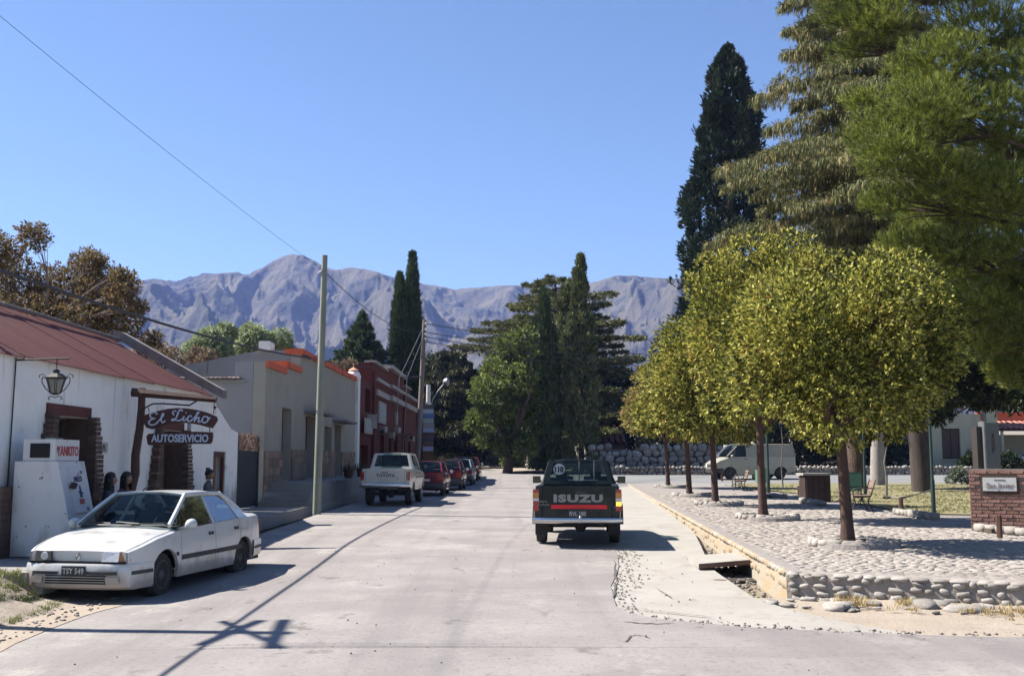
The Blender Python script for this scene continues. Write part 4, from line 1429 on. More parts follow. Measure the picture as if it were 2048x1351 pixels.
def greenhouse(c, sp, pm, B, doors):
    """roof, pillars, glass. sp gh: wb (windscreen base y,z,x), rf, rr, bb, split list of pillar ys"""
    (yb, zb, xb), (yf, zf, xf), (yr, zr, xr), (y2, z2, x2) = sp['gh']
    crown = sp.get('crown', .05)
    # roof
    P = []
    n = 8
    for i in range(9):
        t = i / 8
        y = lerp(yf, yr, t); hw = lerp(xf, xr, t); ze = lerp(zf, zr, t) + .012 * sin(pi * t)
        row = []
        for j in range(-n, n + 1):
            u = j / n
            row.append((hw * u, y + ((.05 if i == 0 else (-.04 if i == 8 else 0)) * (1 - u * u)), ze + crown * (1 - abs(u) ** 2.4)))
        P.append(row)
    mb = MB().grid(P)
    low = [[(x, y, z - .035) for x, y, z in r] for r in P]
    mb.grid([r[::-1] for r in low])
    for r, q in ((P[0], low[0]), (P[-1], low[-1])):
        mb.grid([r, q])
    mb.grid([[r[0] for r in P], [r[0] for r in low]]); mb.grid([[r[-1] for r in P], [r[-1] for r in low]])
    mb.build('roof', pm, c, smooth=40, world=False)
    # pillars
    pils = {-1: MB(), 1: MB()}
    tk = sp.get('pillar', .035)
    for sx in (-1, 1):
        pil = pils[sx]
        A = [(sx * xb, yb, zb), (sx * lerp(xb, xf, .5) * 1.015, lerp(yb, yf, .5), lerp(zb, zf, .5) + .012), (sx * xf, yf, zf)]
        pil.tube(A, tk, 6)
        pil.tube([(sx * lerp(xf, xr, i / 6), lerp(yf, yr, i / 6), lerp(zf, zr, i / 6) + .012 * sin(pi * i / 6)) for i in range(7)], tk * .9, 6)
        Cp = [(sx * x2, y2, z2), (sx * lerp(x2, xr, .5) * 1.01, lerp(y2, yr, .5), lerp(z2, zr, .5) + .01), (sx * xr, yr, zr)]
        pil.tube(Cp, tk * 1.1, 6)
    ptop = lambda y, sx: (sx * ip(y, [y2, yr, yf, yb], [x2, xr, xf, xb]), y, ip(y, [y2, yr, yf, yb], [z2, zr, zf, zb]))
    pbot = lambda y, sx: (sx * (B.W(y, B.zs(y)) - .015), y, B.zs(y) + .0)
    for sx in (-1, 1):
        pil = pils[sx]
        for (pa_, pb_, wd) in sp['pillars']:      # (bottom y, top y, width)
            b0, t0 = pbot(pa_, sx), ptop(pb_, sx)
            pil.poly([(b0[0], b0[1] - wd, b0[2]), (b0[0], b0[1] + wd, b0[2]), (t0[0], t0[1] + wd * .9, t0[2]), (t0[0], t0[1] - wd * .9, t0[2])], (-sx * .03, 0, 0))
        for poly in sp.get('cpanel', []):         # closed panel, list of (y, 'b'/'t')
            pts = []
            for y, k in poly:
                pts.append(pbot(y, sx) if k == 'b' else ptop(y, sx))
            pil.poly(pts, (-sx * .03, 0, 0))
    for sx in (-1, 1): pils[sx].build('pillar_frame', pm, c, smooth=40, world=False)
    g = sp.get('glass', M['glass'])
    # windscreen and rear window, slightly bowed
    def screen(name, y0, z0, x0, y1, z1, x1, bow):
        P = []
        for i in range(5):
            t = i / 4
            P.append([(lerp(x0, x1, t) * u * .965, lerp(y0, y1, t) + bow * (1 - u * u), lerp(z0, z1, t) + .015 * sin(pi * t) + (crown * .8 * (1 - abs(u) ** 2.4)) * t) for u in np.linspace(-1, 1, 9)])
        return MB().grid(P).build(name, g, c, smooth=60, world=False)
    ws = screen('windscreen', yb + .02, zb, xb, yf + .01, zf, xf, sp.get('bow', .07))
    if sp.get('rearglass', True):
        rw_ = screen('rear_window', y2 - .01, z2 + .03, x2, yr - .01, zr, xr, -.05)
    # rubber seals round the screens
    for sx in (-1, 1):
        for (ya, yt, yb2, ytb) in sp['side_glass']:   # bottom front, top front, bottom rear, top rear
            q = [pbot(ya, sx), ptop(yt, sx), ptop(ytb, sx), pbot(yb2, sx)]
            q = [(p[0] - sx * .012, p[1], p[2]) for p in q]
            MB().quad(*q).build('side_window', g, c, world=False)
    return ws


def make_car(name, sp, loc, rz, label, cat, group=None):
    B = Body(sp)
    c = empty(name, loc, rz, label, cat, group)
    pm = sp['paint']
    fy, ry = sp['ends']
    yb = sp['gh'][0][0]; y2 = sp['gh'][3][0]
    body = MB()
    dz = sorted(sp['doors'])
    g = .006
    for sx in (-1, 1):
        edges = [ry] + [q for d in dz for q in d] + [fy]
        B.side(body, ry, dz[0][0] - g, sx)
        B.side(body, dz[-1][1] + g, fy, sx)
    B.deck(body, yb - .05, fy)
    B.deck(body, ry, y2 + .05)
    B.cap(body, fy); B.cap(body, ry)
    body.build('body', pm, c, smooth=38, world=False)
    if sp.get('bonnet_gap', True):
        st = MB()
        for sx in (-1, 1):
            pts = []
            for y in np.linspace(yb - .02, fy - .02, 12):
                hi = B.zs(y); t = .93; k = 1 - t ** 2.6
                pts.append((sx * B.W(y, hi) * t, y, hi + (B.zc(y) - hi) * k + .011))
            st.tube(pts, .003, 4)
        st.build('bonnet_seam', M['blackplastic'], c, world=False)
    for sx in (-1, 1):
        for d in dz:
            m_ = MB(); B.side(m_, d[0] + g, d[1] - g, sx)
            dr = m_.build('door', pm, c, smooth=38, world=False)
            yh = d[0] + .11; zh = B.zs(yh) - .14
            MB().box((sx * (B.W(yh, zh) + .004), yh + .05, zh), (.022, .14, .045)).build('handle', M['blackplastic'], dr, world=False)
            if sp.get('moulding'):
                zm = sp['moulding']
                P = [[(sx * (B.W(y, zm + q) + e), y, zm + q) for q, e in ((-.035, .0), (-.03, .016), (.03, .016), (.035, .0))] for y in np.linspace(d[0] + .015, d[1] - .015, 6)]
                MB().grid(P).build('moulding', M['blackplastic'], dr, world=False)
    # inner dark shell: floor, firewall, wheel wells
    inn = MB()
    zf_ = sp['floor']
    inn.b2(-B.w(0) * .9, B.w(0) * .9, ry + .12, fy - .15, zf_, zf_ + .06)
    for yw in sp['axles']:
        for sx in (-1, 1):
            inn.b2(sx * B.w(yw) * .55, sx * (B.w(yw) - .07), yw - sp['ra'] - .03, yw + sp['ra'] + .03, sp['rw'] + sp['ra'] * .98, sp['rw'] + sp['ra'] + .03)
            inn.b2(sx * B.w(yw) * .50, sx * B.w(yw) * .55, yw - sp['ra'] - .03, yw + sp['ra'] + .03, .18, sp['rw'] + sp['ra'] + .03)
        inn.b2(-B.w(yw) * .55, B.w(yw) * .55, yw - .05, yw + .05, sp['rw'] - .06, sp['rw'] + .06)
    for sx in (-1, 1):
        P = [[(sx * (B.W(y, z) - .045), y, z) for z in (zf_ + .02, .5, B.zs(y) - .05)] for y in np.linspace(dz[0][0] - .06, dz[-1][1] + .06, 8)]
        inn.grid(P)
    inn.b2(-B.w(0) * .86, B.w(0) * .86, yb - .42, yb - .1, zf_ + .3, sp['gh'][0][1] - .02)     # dashboard
    inn.build('interior', m_inner, c, world=False)
    for x in (-.36, .36):
        seat(c, x, yb - 1.15, zf_ + .28, m_seat)
    if len(dz) > 1 or sp.get('rear_seat', True):
        seat(c, 0, yb - 2.0, zf_ + .28, m_seat, w=1.2)
    steering(c, sp.get('wheel_x', -.36), yb - .52, sp['gh'][0][1] - .0)
    greenhouse(c, sp, pm, B, dz)
    for yw in sp['axles']:
        for sx in (-1, 1):
            wheel(c, sx * (B.w(yw) - .10 - sp['tw'] / 2 + sp.get('poke', .04)), yw, sp['rw'], sp['tw'], sp['rim'], sx)
    # mirrors
    for sx in (-1, 1):
        ym = sp['gh'][0][0] - .22; zm = B.zs(ym) + .07
        m_ = MB()
        mx_ = sx * (B.W(ym, B.zs(ym)) + .11)
        m_.lathe((mx_, ym, zm), [(.02, .07), (.06, .055), (.082, .0), (.085, -.04), (.075, -.05)], 14, 'y')
        m_.tube([(sx * (B.W(ym, B.zs(ym)) - .04), ym, zm - .06), (mx_, ym + .01, zm - .02)], .03, 6)
        mo = m_.build('mirror', sp.get('mirror', pm), c, smooth=50, world=False)
        MB().lathe((mx_, ym, zm), [(.07, -.054), (.07, -.05)], 14, 'y').build('mirror_glass', M['chrome'], mo, world=False)
    return c, B


def bumper(c, B, yend, depth, z0, z1, m, name='bumper', front=True, out=.03):
    """wrap-round bumper"""
    P = []
    sg_ = 1 if front else -1
    n = 16
    for z, o in ((z0, -.03), (z0 + .03, out * .7), (lerp(z0, z1, .5), out), (z1 - .03, out), (z1, out * .4), (z1 + .002, -.05)):
        row = []
        wm = B.w(yend - sg_ * depth)
        wE = B.w(yend)
        row.append((-(wm + .012) - o * .3, yend - sg_ * depth, z))
        for i in range(n + 1):
            u = -1 + 2 * i / n
            row.append(((wE + .05) * u * (1 - .0 * abs(u)), yend + sg_ * (o + .035 * (1 - u * u) - .06 * abs(u) ** 6), z))
        row.append(((wm + .012) + o * .3, yend - sg_ * depth, z))
        P.append(row)
    return MB().grid(P).build(name, m, c, smooth=45, world=False)


# ------------------------------------------------------------------ the white saloon
m_wcar = mat('white_car_paint', (.66, .66, .65), (.62, .62, .605), scale=2, rough=.28, coat=.5, c3=(.61, .595, .575), s3=1.4, t3=.66)
overlay(m_wcar, (3, 3, 3), .52, .74, (.36, .30, .25), detail=8, zfade=(.22, .55), amount=.8)
m_rimg = mat('dirty_steel_rim', (.05, .048, .045), (.10, .095, .09), scale=9, rough=.7)
SED = dict(paint=m_wcar, ends=(2.08, -2.10), axles=(1.27, -1.27), ra=.355, rw=.30, tw=.18, rim=m_rimg, floor=.24,
           w=([-2.12, -2.0, -1.6, -.5, .6, 1.4, 1.8, 2.0, 2.1], [.70, .76, .82, .84, .84, .825, .79, .745, .70]),
           zs=([-2.12, -2.05, -1.4, 0, .9, 1.5, 2.0, 2.1], [.90, .95, .95, .915, .875, .80, .685, .655]),
           zc=([-2.12, -2.05, -1.45, 0, .9, 1.5, 2.0, 2.1], [.93, 1.01, 1.03, .96, .95, .865, .73, .665]),
           sill=([-2.1, -1.7, -1.6, 1.6, 1.7, 2.1], [.45, .36, .235, .235, .36, .42]),
           gh=[(1.0, .945, .70), (.30, 1.355, .555), (-.84, 1.345, .545), (-1.46, 1.02, .66)],
           pillars=[(-.23, -.26, .032)], cpanel=[[(-1.14, 'b'), (-.90, 't'), (-1.46, 't'), (-1.49, 'b')]],
           side_glass=[(.93, .36, -.20, -.23), (-.26, -.29, -1.12, -.88)],
           doors=[(-1.12, -.215), (-.215, .86)], moulding=.50, crown=.045)
sed, SB = make_car('parked_saloon_car', SED, (-5.36, 16.15, float(G(-5.36, 16.15)) - .035), pi - .175, 'white four door saloon car parked facing the camera, plate TSY 549', 'car')
c = sed
# front end: bonnet edge, lamps, bumper
lt = MB()
lamp = lambda sx: [(sx * .42, 2.075, .55), (sx * .60, 2.07, .555), (sx * .62, 2.02, .665), (sx * .42, 2.055, .675)]


def lampbox(pts, d, name, m, parent=c):
    return MB().poly(pts, d).build(name, m, parent, world=False)


for sx in (-1, 1):
    q = [(sx * .36, 2.10, .545), (sx * .60, 2.10, .545), (sx * .60, 2.065, .672), (sx * .38, 2.075, .672)]
    hl = lampbox(q, (0, .035, 0), 'headlight', m_clear if sx < 0 else m_inner)
    if sx > 0:
        MB().lathe((.46, 2.13, .61), [(.055, 0), (.05, .012), (.02, .014)], 14, 'y').build('reflector', m_clear, hl, world=False)
    q = [(sx * .605, 2.09, .545), (sx * .725, 2.02, .55), (sx * .72, 1.99, .672), (sx * .605, 2.055, .672)]
    if sx < 0: lampbox(q, (0, .03, 0), 'indicator', m_amber)
    else: lampbox(q, (0, .03, 0), 'indicator', M['blackplastic'])
MB().box((0, 2.10, .532), (1.36, .05, .03)).build('grille_slot', M['dark'], c, world=False)
fb = bumper(c, SB, 2.11, .50, .185, .515, m_wcar, 'front_bumper')
tag(fb, 'white front bumper with scuffs and dark rubbing strips')
st = MB()
for a, b in ((-.80, -.20), (.30, .80)):
    n = 8
    P = []
    for z, o in ((.375, .028), (.38, .048), (.42, .048), (.425, .028)):
        P.append([((SB.w(2.11) + .05) * u, 2.11 + o + .035 * (1 - u * u) - .06 * abs(u) ** 6, z) for u in np.linspace(a, b, n)] )
    st.grid(P)
for sx in (-1, 1):
    st.grid([[(sx * (SB.w(2.1) + .055), 2.06, z), (sx * (SB.w(1.61) + .022), 1.63, z), ] for z in (.375, .425)])
st.build('rubbing_strip', M['blackplastic'], fb, world=False)
gr = MB().box((-.02, 2.165, .315), (.86, .02, .11)).build('lower_grille', M['dark'], fb, world=False)
for k in range(3):
    MB().box((-.02, 2.18, .285 + k * .032), (.86, .014, .010)).build('slat', m_wcar, fb, world=False)
for sx in (-1, 1):
    MB().poly([(sx * .46, 2.168, .27), (sx * .64, 2.150, .275), (sx * .62, 2.148, .35), (sx * .45, 2.168, .355)], (0, .012, 0)).build('fog_lamp', mat('dusty_lens', (.36, .30, .25), (.46, .40, .34), scale=14, rough=.4), fb, world=False)
pt = MB().box((.0, 2.182, .425), (.34, .012, .13)).build('number_plate', M['blackplastic'], fb, world=False)
tm = text_mesh('TSY 549', .12, ext=.002, bold=.002, spacing=1.05)
xs = [v.co.x for v in tm.vertices]; ys_ = [v.co.y for v in tm.vertices]
tm.transform(Matrix.Diagonal((.30 / (max(xs) - min(xs)), .075 / (max(ys_) - min(ys_)), 1, 1)))
tm.transform(Matrix.Translation((.0, 2.192, .422)) @ Matrix.Rotation(pi, 4, 'Z') @ Matrix.Rotation(pi / 2, 4, 'X'))
link_mesh('lettering', tm, m_platew, pt, False)
em = MB()
for a, b in (((0, .05), (.035, 0)), ((.035, 0), (0, -.05)), ((0, -.05), (-.035, 0)), ((-.035, 0), (0, .05))):
    em.tube([(a[0], 2.098 - (a[1]) * .3, .605 + a[1] * .9), (b[0], 2.098 - b[1] * .3, .605 + b[1] * .9)], .007, 4)
em.build('diamond_emblem', M['chrome'], c, world=False)
bumper(c, SB, -2.13, .52, .30, .56, m_wcar, 'rear_bumper', front=False)
for sx in (-1, 1):
    MB().grid([[(sx * (SB.w(-2.1) + .06), -2.08, z), (sx * (SB.w(-1.62) + .02), -1.64, z)] for z in (.42, .465)]).build('rubbing_strip', M['blackplastic'], c, world=False)
    MB().poly([(sx * .45, -2.11, .66), (sx * .72, -2.09, .66), (sx * .70, -2.07, .86), (sx * .45, -2.10, .86)], (0, -.03, 0)).build('tail_light', m_redlens, c, world=False)
mb = MB()
mb.tube([(.15, 1.08, .975), (.50, .98, .985), (.60, .96, .985)], .010, 5)
mb.tube([(-.30, 1.10, .975), (.02, 1.03, .99), (.10, 1.02, .99)], .010, 5)
mb.tube([(-.62, 1.0, .965), (-.10, 1.12, .975)], .006, 4)
mb.build('wiper', M['blackplastic'], c, world=False)
MB().tube([(.22, .12, 1.40), (.22, .08, 1.43), (.20, -.02, 1.46)], .008, 5).build('antenna', M['blackplastic'], c, world=False)
MB().box((.22, .60, 1.10), (.30, .01, .05), rx=-.5).build('sun_visor_card', m_platew, c, world=False)
MB().box((-.05, .42, 1.27), (.2, .03, .06)).build('rear_view_mirror', M['blackplastic'], c, world=False)
MB().box((-.845, .98, .56), (.01, .05, .05)).build('side_repeater', M['blackplastic'], c, world=False)
mb = MB()
for sx in (-1, 1):
    a = [(sx * .70 * .975, 1.025, .955), (sx * .63 * .985, .67, 1.165), (sx * .555 * .975, .325, 1.36)]
    mb.tube(a, .009, 4)
mb.tube([(u * .68, 1.03 + .07 * (1 - u * u), .952) for u in np.linspace(-1, 1, 9)], .011, 4)
mb.build('windscreen_seal', M['blackplastic'], c, world=False)


# ------------------------------------------------------------------ pickups
def make_pickup(name, sp, loc, rz, label):
    B = Body(sp)
    c = empty(name, loc, rz, label, 'pickup truck')
    pm = sp['paint']
    fy, ry = sp['ends']
    cy = sp['cab_rear']; g = .006
    yb = sp['gh'][0][0]
    body = MB()
    dz = sorted(sp['doors'])
    for sx in (-1, 1):
        B.side(body, dz[-1][1] + g, fy, sx)
        if cy < dz[0][0] - .02: B.side(body, cy, dz[0][0] - g, sx)
    B.deck(body, yb - .05, fy); B.cap(body, fy)
    wC = B.W(cy, B.zs(cy))
    body.b2(-wC + .01, wC - .01, cy, cy + .03, sp['bedfloor'] - .2, sp['gh'][3][1] + .02)
    body.build('body', pm, c, smooth=38, world=False)
    for sx in (-1, 1):
        for d in dz:
            m_ = MB(); B.side(m_, d[0] + g, d[1] - g, sx)
            dr = m_.build('door', pm, c, smooth=38, world=False)
            yh = d[0] + .12; zh = B.zs(yh) - .12
            MB().box((sx * (B.W(yh, zh) + .006), yh, zh), (.025, .15, .04)).build('handle', M['blackplastic'], dr, world=False)
    bed = MB()
    b1 = cy - .04
    for sx in (-1, 1):
        B.side(bed, ry, b1, sx)
        x1 = B.W(ry, B.zs(ry))
        bed.b2(sx * (x1 - .09), sx * (x1 - .003), ry + .01, b1, B.zs(ry) - .03, B.zs(ry) + .018)
        bed.b2(sx * (x1 - .10), sx * (x1 - .08), ry + .01, b1, sp['bedfloor'], B.zs(ry) - .03)
        bed.b2(sx * (x1 - .11), sx * (x1 - .002), ry - .02, ry + .06, sp['bedfloor'] - .12, B.zs(ry) + .01)
    bed.b2(-x1 + .1, x1 - .1, ry + .03, b1, sp['bedfloor'] - .04, sp['bedfloor'])
    bed.b2(-x1 + .02, x1 - .02, b1 - .03, b1, sp['bedfloor'], B.zs(b1) + .01)
    bed.build('cargo_bed', pm, c, smooth=38, world=False)
    tg = MB()
    tw = x1 - .125
    tg.b2(-tw, tw, ry - .045, ry, sp['bedfloor'] - .12, B.zs(ry) + .01)
    tg.b2(-tw + .05, tw - .05, ry - .055, ry - .045, B.zs(ry) - .09, B.zs(ry) - .035)
    zt_ = B.zs(ry)
    for a_, b_ in ((zt_ - .32, zt_ - .305), (sp['bedfloor'] + .02, sp['bedfloor'] + .035)):
        tg.b2(-tw + .04, tw - .04, ry - .053, ry - .045, a_, b_)
    for sx in (-1, 1):
        tg.b2(sx * (tw - .05), sx * (tw - .035), ry - .052, ry - .045, sp['bedfloor'], zt_ - .1)
    tail = tg.build('tailgate', pm, c, world=False)
    gp_ = MB()
    for sx in (-1, 1):
        gp_.b2(sx * (tw + .002), sx * (tw + .012), ry - .03, ry - .021, sp['bedfloor'] - .1, zt_)
    gp_.build('tailgate_gap', M['dark'], c, world=False)
    inn = MB()
    zf_ = sp['floor']
    inn.b2(-B.w(0) * .86, B.w(0) * .86, cy + .02, fy - .15, zf_, zf_ + .06)
    for sx in (-1, 1):
        inn.b2(sx * .40, sx * .48, ry + .1, fy - .2, zf_ - .08, zf_ + .08)
    for yw in sp['axles']:
        for sx in (-1, 1):
            inn.b2(sx * B.w(yw) * .6, sx * (B.w(yw) - .06), yw - sp['ra'] - .02, yw + sp['ra'] + .02, sp['rw'] + sp['ra'] * .98, sp['rw'] + sp['ra'] + .02)
        inn.tube([(-B.w(yw) * .8, yw, sp['rw']), (B.w(yw) * .8, yw, sp['rw'])], .05, 8)
    yr0 = sp['axles'][-1]
    inn.lathe((.05, yr0, sp['rw']), [(.05, -.12), (.14, -.06), (.14, .06), (.05, .12)], 12, 'x')
    for sx in (-1, 1):
        P = [[(sx * (B.W(y, z) - .045), y, z) for z in (zf_ + .02, .6, B.zs(y) - .05)] for y in np.linspace(cy + .03, dz[-1][1] + .05, 6)]
        inn.grid(P)
    inn.b2(-B.w(0) * .86, B.w(0) * .86, yb - .42, yb - .1, zf_ + .3, sp['gh'][0][1] - .02)
    inn.tube([(.62, ry + .9, zf_ + .02), (.62, ry + .05, zf_ - .03)], .03, 8)
    inn.build('chassis', m_inner, c, world=False)
    for x in (-.36, .36):
        seat(c, x, yb - (.86 if not sp.get('double') else .95), zf_ + .24, m_seat)
    if sp.get('double'): seat(c, 0, yb - 1.52, zf_ + .24, m_seat, w=1.2)
    steering(c, -.36, yb - .50, sp['gh'][0][1] + .05)
    greenhouse(c, sp, pm, B, dz)
    (yr_, zr_, xr_), (y2_, z2_, x2_) = sp['gh'][2], sp['gh'][3]
    fr_ = MB()
    V4 = lambda u, t: (lerp(x2_, xr_, t) * u, lerp(y2_, yr_, t) - .03, lerp(z2_ + .02, zr_ + .02, t))
    for q in ([(-1, -.1), (1, -.1), (1, .14), (-1, .14)], [(-1, .90), (1, .90), (1, 1.0), (-1, 1.0)], [(-1, .14), (-.87, .14), (-.84, .9), (-1, .9)], [(.87, .14), (1, .14), (1, .9), (.84, .9)]):
        fr_.poly([V4(*p) for p in q], (0, -.02, 0))
    fr_.build('cab_back', pm, c, world=False)
    for yw in sp['axles']:
        for sx in (-1, 1):
            wheel(c, sx * (B.w(yw) - .09 - sp['tw'] / 2 + sp.get('poke', .04)), yw, sp['rw'], sp['tw'], sp['rim'], sx)
    for sx in (-1, 1):
        ym = yb - .28; zm = B.zs(ym) + .12
        mx_ = sx * (B.W(ym, B.zs(ym)) + .12)
        mo = MB()
        mo.box((mx_, ym, zm), (.17, .07, .15)); mo.box((mx_, ym + .045, zm), (.13, .04, .12))
        mo.tube([(sx * (B.W(ym, B.zs(ym)) - .03), ym, zm - .05), (mx_ - sx * .05, ym, zm - .02)], .018, 5)
        mo = mo.build('mirror', M['blackplastic'], c, world=False)
        MB().box((mx_, ym - .038, zm), (.145, .006, .125)).build('mirror_glass', M['darkglass'], mo, world=False)
    return c, B, tail


def local_text(body, w_, h_, loc, parent, m, facing='back', **kw):
    """text facing -y (back) or +y (front) in the vehicle's own frame"""
    tm = text_mesh(body, .2, **kw)
    xs = [v.co.x for v in tm.vertices]; ys = [v.co.y for v in tm.vertices]
    tm.transform(Matrix.Diagonal((w_ / (max(xs) - min(xs)), h_ / (max(ys) - min(ys)), 1, 1)) @ Matrix.Translation((-(max(xs) + min(xs)) / 2, -(max(ys) + min(ys)) / 2, 0)))
    T = Matrix.Translation(loc) @ (Matrix.Rotation(pi, 4, 'Z') if facing == 'front' else Matrix.Identity(4)) @ Matrix.Rotation(pi / 2, 4, 'X')
    tm.transform(T)
    return link_mesh('lettering', tm, m, parent, False)


m_green = mat('dark_green_paint', (.004, .010, .009), (.007, .014, .012), scale=2, rough=.4, coat=.12, spec=.25, c3=(.012, .015, .013), s3=1.5, t3=.64)
ISZ = dict(paint=m_green, ends=(2.35, -2.38), axles=(1.55, -1.40), ra=.40, rw=.345, tw=.21, poke=.07, rim=M['steel'], floor=.46, bedfloor=.62,
           w=([-2.4, -2.2, -1, 0, 1.4, 2.1, 2.36], [.80, .83, .84, .84, .83, .80, .72]),
           zs=([-2.4, -.2, 1.0, 2.0, 2.36], [1.11, 1.11, 1.06, .95, .82]),
           zc=([-2.4, -.2, 1.0, 2.0, 2.36], [1.13, 1.13, 1.13, 1.0, .84]),
           sill=([-2.4, -1.9, -1.8, 1.9, 2.0, 2.36], [.52, .50, .42, .42, .5, .5]),
           tumble=([.15, .42, .65, .9, 1.15, 1.6], [.95, .985, 1.0, .995, .955, .80]),
           gh=[(1.08, 1.12, .72), (.50, 1.57, .60), (-.16, 1.58, .60), (-.36, 1.10, .72)], crown=.045,
           pillars=[], side_glass=[(1.02, .52, -.14, -.10)], cpanel=[[(-.30, 'b'), (-.12, 't'), (-.3, 't'), (-.36, 'b')]],
           doors=[(-.20, 1.0)], cab_rear=-.36, mirror=M['blackplastic'], bow=.07)
overlay(m_green, (4, 4, 4), .50, .72, (.085, .075, .06), detail=9, zfade=(.35, 1.0), amount=.35)
isz, IB, tail = make_pickup('dark_green_pickup', ISZ, (1.41, 22.45, float(G(1.4, 22.5))), -.075, 'dark green pickup with a red strip and round 110 sticker driving away')
m_silver = flat_mat('silver_letters', (.27, .265, .255), .5)
m_redstrip = mat('red_strip_paint', (.78, .01, .02), (.72, .01, .02), scale=6, rough=.5)
tm = local_text('ISUZU', .93, .15, (.02, -2.432, .895), tail, m_silver, bold=.012, ext=.004, spacing=1.15)
MB().b2(-.49, .56, -2.436, -2.426, .70, .775).build('red_strip', m_redstrip, tail, world=False)
local_text('DIESEL', .16, .035, (-.64, -2.43, .835), tail, m_silver, ext=.002, bold=.004)
local_text('TURBO', .22, .035, (-.63, -2.43, .775), tail, m_silver, ext=.002, bold=.002)
local_text('4WD', .12, .02, (.74, -2.43, .735), tail, m_silver, ext=.002)
MB().b2(-.02, .16, -2.445, -2.425, .985, 1.03).build('tailgate_handle', M['blackplastic'], tail, world=False)
c = isz
for sx in (-1, 1):
    x0, x1 = sx * .725, sx * .835
    ta = MB().b2(x0, x1, -2.405, -2.28, .66, 1.06).build('tail_light', m_redlens, c, world=False)
    MB().b2(x0 - sx * .0, x1 + sx * .004, -2.412, -2.30, .90, 1.0).build('indicator', m_amber, ta, world=False)
    MB().b2(x0, x1 + sx * .004, -2.412, -2.30, .845, .895).build('reverse_light', m_clear, ta, world=False)
    if sx > 0:
        MB().b2(x0 + .01, x1 - .005, -2.416, -2.40, .755, .83).build('lit_indicator', flat_mat('lit_orange_lamp', (1.0, .42, .05), emit=1.2), ta, world=False)
rb_ = bumper(c, IB, -2.50, .10, .43, .535, M['chrome'], 'rear_bumper', front=False, out=.02)
MB().tube([(.06, -2.5, .46), (.06, -2.62, .46), (.06, -2.62, .52)], .018, 6).lathe((.06, -2.62, .55), [(.01, -.03), (.028, -.01), (.03, .01), (.01, .03)], 10).build('tow_ball', M['chrome'], c, smooth=50, world=False)
np_ = MB().b2(-.16, .18, -2.50, -2.49, .55, .68).build('number_plate', M['blackplastic'], c, world=False)
local_text('RVL 180', .30, .08, (.01, -2.503, .612), np_, m_platew, ext=.002)
for sx in (-1, 1):
    fl = MB()
    fl.box((sx * .70, -1.86, .33), (.24, .02, .30), rx=.05)
    fl.build('mud_flap', M['rubber'], c, world=False)
# fender flares
for sx in (-1, 1):
    for yw in ISZ['axles']:
        mb = MB()
        pts = [(sx * (IB.w(yw) + .012), yw + .42 * cos(a), .345 + .40 * sin(a)) for a in np.linspace(.1, pi - .1, 12)]
        mb.tube(pts, .035, 6)
        mb.build('wheel_arch_flare', M['blackplastic'], c, smooth=50, world=False)
# rear window dressing: sticker 110, web address, slider frames
rwz = lambda z: -.37 - .012 + (z - 1.10) * .2 / .48
st_ = MB().lathe((-.40, rwz(1.42) - .075, 1.42), [(.118, -.004), (.118, .004)], 24, 'y').build('speed_sticker', M['white'], c, world=False)
local_text('110', .185, .125, (-.40, rwz(1.42) - .084, 1.42), st_, M['iron'], ext=.001, bold=.012)
local_text('www.sanjavier.com.ar', .62, .035, (.10, rwz(1.2) - .075, 1.20), c, m_platew, ext=.001, bold=.003)
for x in (.02, .33):
    MB().tube([(x, rwz(1.14) - .03, 1.13), (x, rwz(1.56) - .05, 1.60)], .010, 4).build('window_divider', M['blackplastic'], c, world=False)
# driver and passenger seen through the rear window are only seat backs and heads
MB().box((0, .30, 1.58), (.22, .03, .06)).build('rear_view_mirror', M['blackplastic'], c, world=False)

# ---- white double cab pickup in the shade
m_tw = mat('ivory_truck_paint', (.60, .58, .52), (.55, .53, .47), scale=2, rough=.35, coat=.4, c3=(.48, .45, .40), s3=1.3, t3=.62)
TOY = dict(paint=m_tw, ends=(2.40, -2.38), axles=(1.52, -1.34), ra=.43, rw=.375, tw=.22, rim=M['steel'], floor=.55, bedfloor=.72, double=True,
           w=([-2.4, -2.2, -1, 0, 1.4, 2.1, 2.4], [.79, .82, .83, .83, .82, .79, .72]),
           zs=([-2.4, -.6, 1.0, 2.0, 2.4], [1.20, 1.20, 1.14, 1.03, .92]),
           zc=([-2.4, -.6, 1.0, 2.0, 2.4], [1.2, 1.22, 1.19, 1.08, .94]),
           sill=([-2.4, -1.9, -1.8, 1.9, 2.0, 2.4], [.62, .58, .50, .50, .58, .58]),
           tumble=([.15, .5, .75, 1.0, 1.25, 1.7], [.95, .985, 1.0, .995, .955, .80]),
           gh=[(1.12, 1.20, .71), (.58, 1.70, .60), (-.74, 1.71, .60), (-.90, 1.20, .71)], crown=.045,
           pillars=[(.10, .08, .03)], side_glass=[(1.06, .60, .13, .11), (.07, .05, -.70, -.66)],
           cpanel=[[(-.74, 'b'), (-.68, 't'), (-.84, 't'), (-.9, 'b')]], doors=[(-.74, .10), (.10, 1.05)], cab_rear=-.90)
toy, TB, tail = make_pickup('white_pickup', TOY, (-4.12, 37.4, float(G(-4.1, 37.4))), -.03, 'ivory double cab pickup lettered TOYOTA parked in the shade of the grey house')
m_dkl = flat_mat('dark_letters', (.04, .05, .06), .5)
local_text('TOYOTA', .62, .105, (.02, -2.432, 1.0), tail, m_dkl, ext=.003, bold=.006, spacing=1.15)
local_text('4x4', .22, .06, (-.02, -2.432, 1.11), tail, m_dkl, ext=.003, bold=.004)
local_text('DIESEL', .10, .03, (.42, -2.432, .90), tail, m_dkl, ext=.003)
c = toy
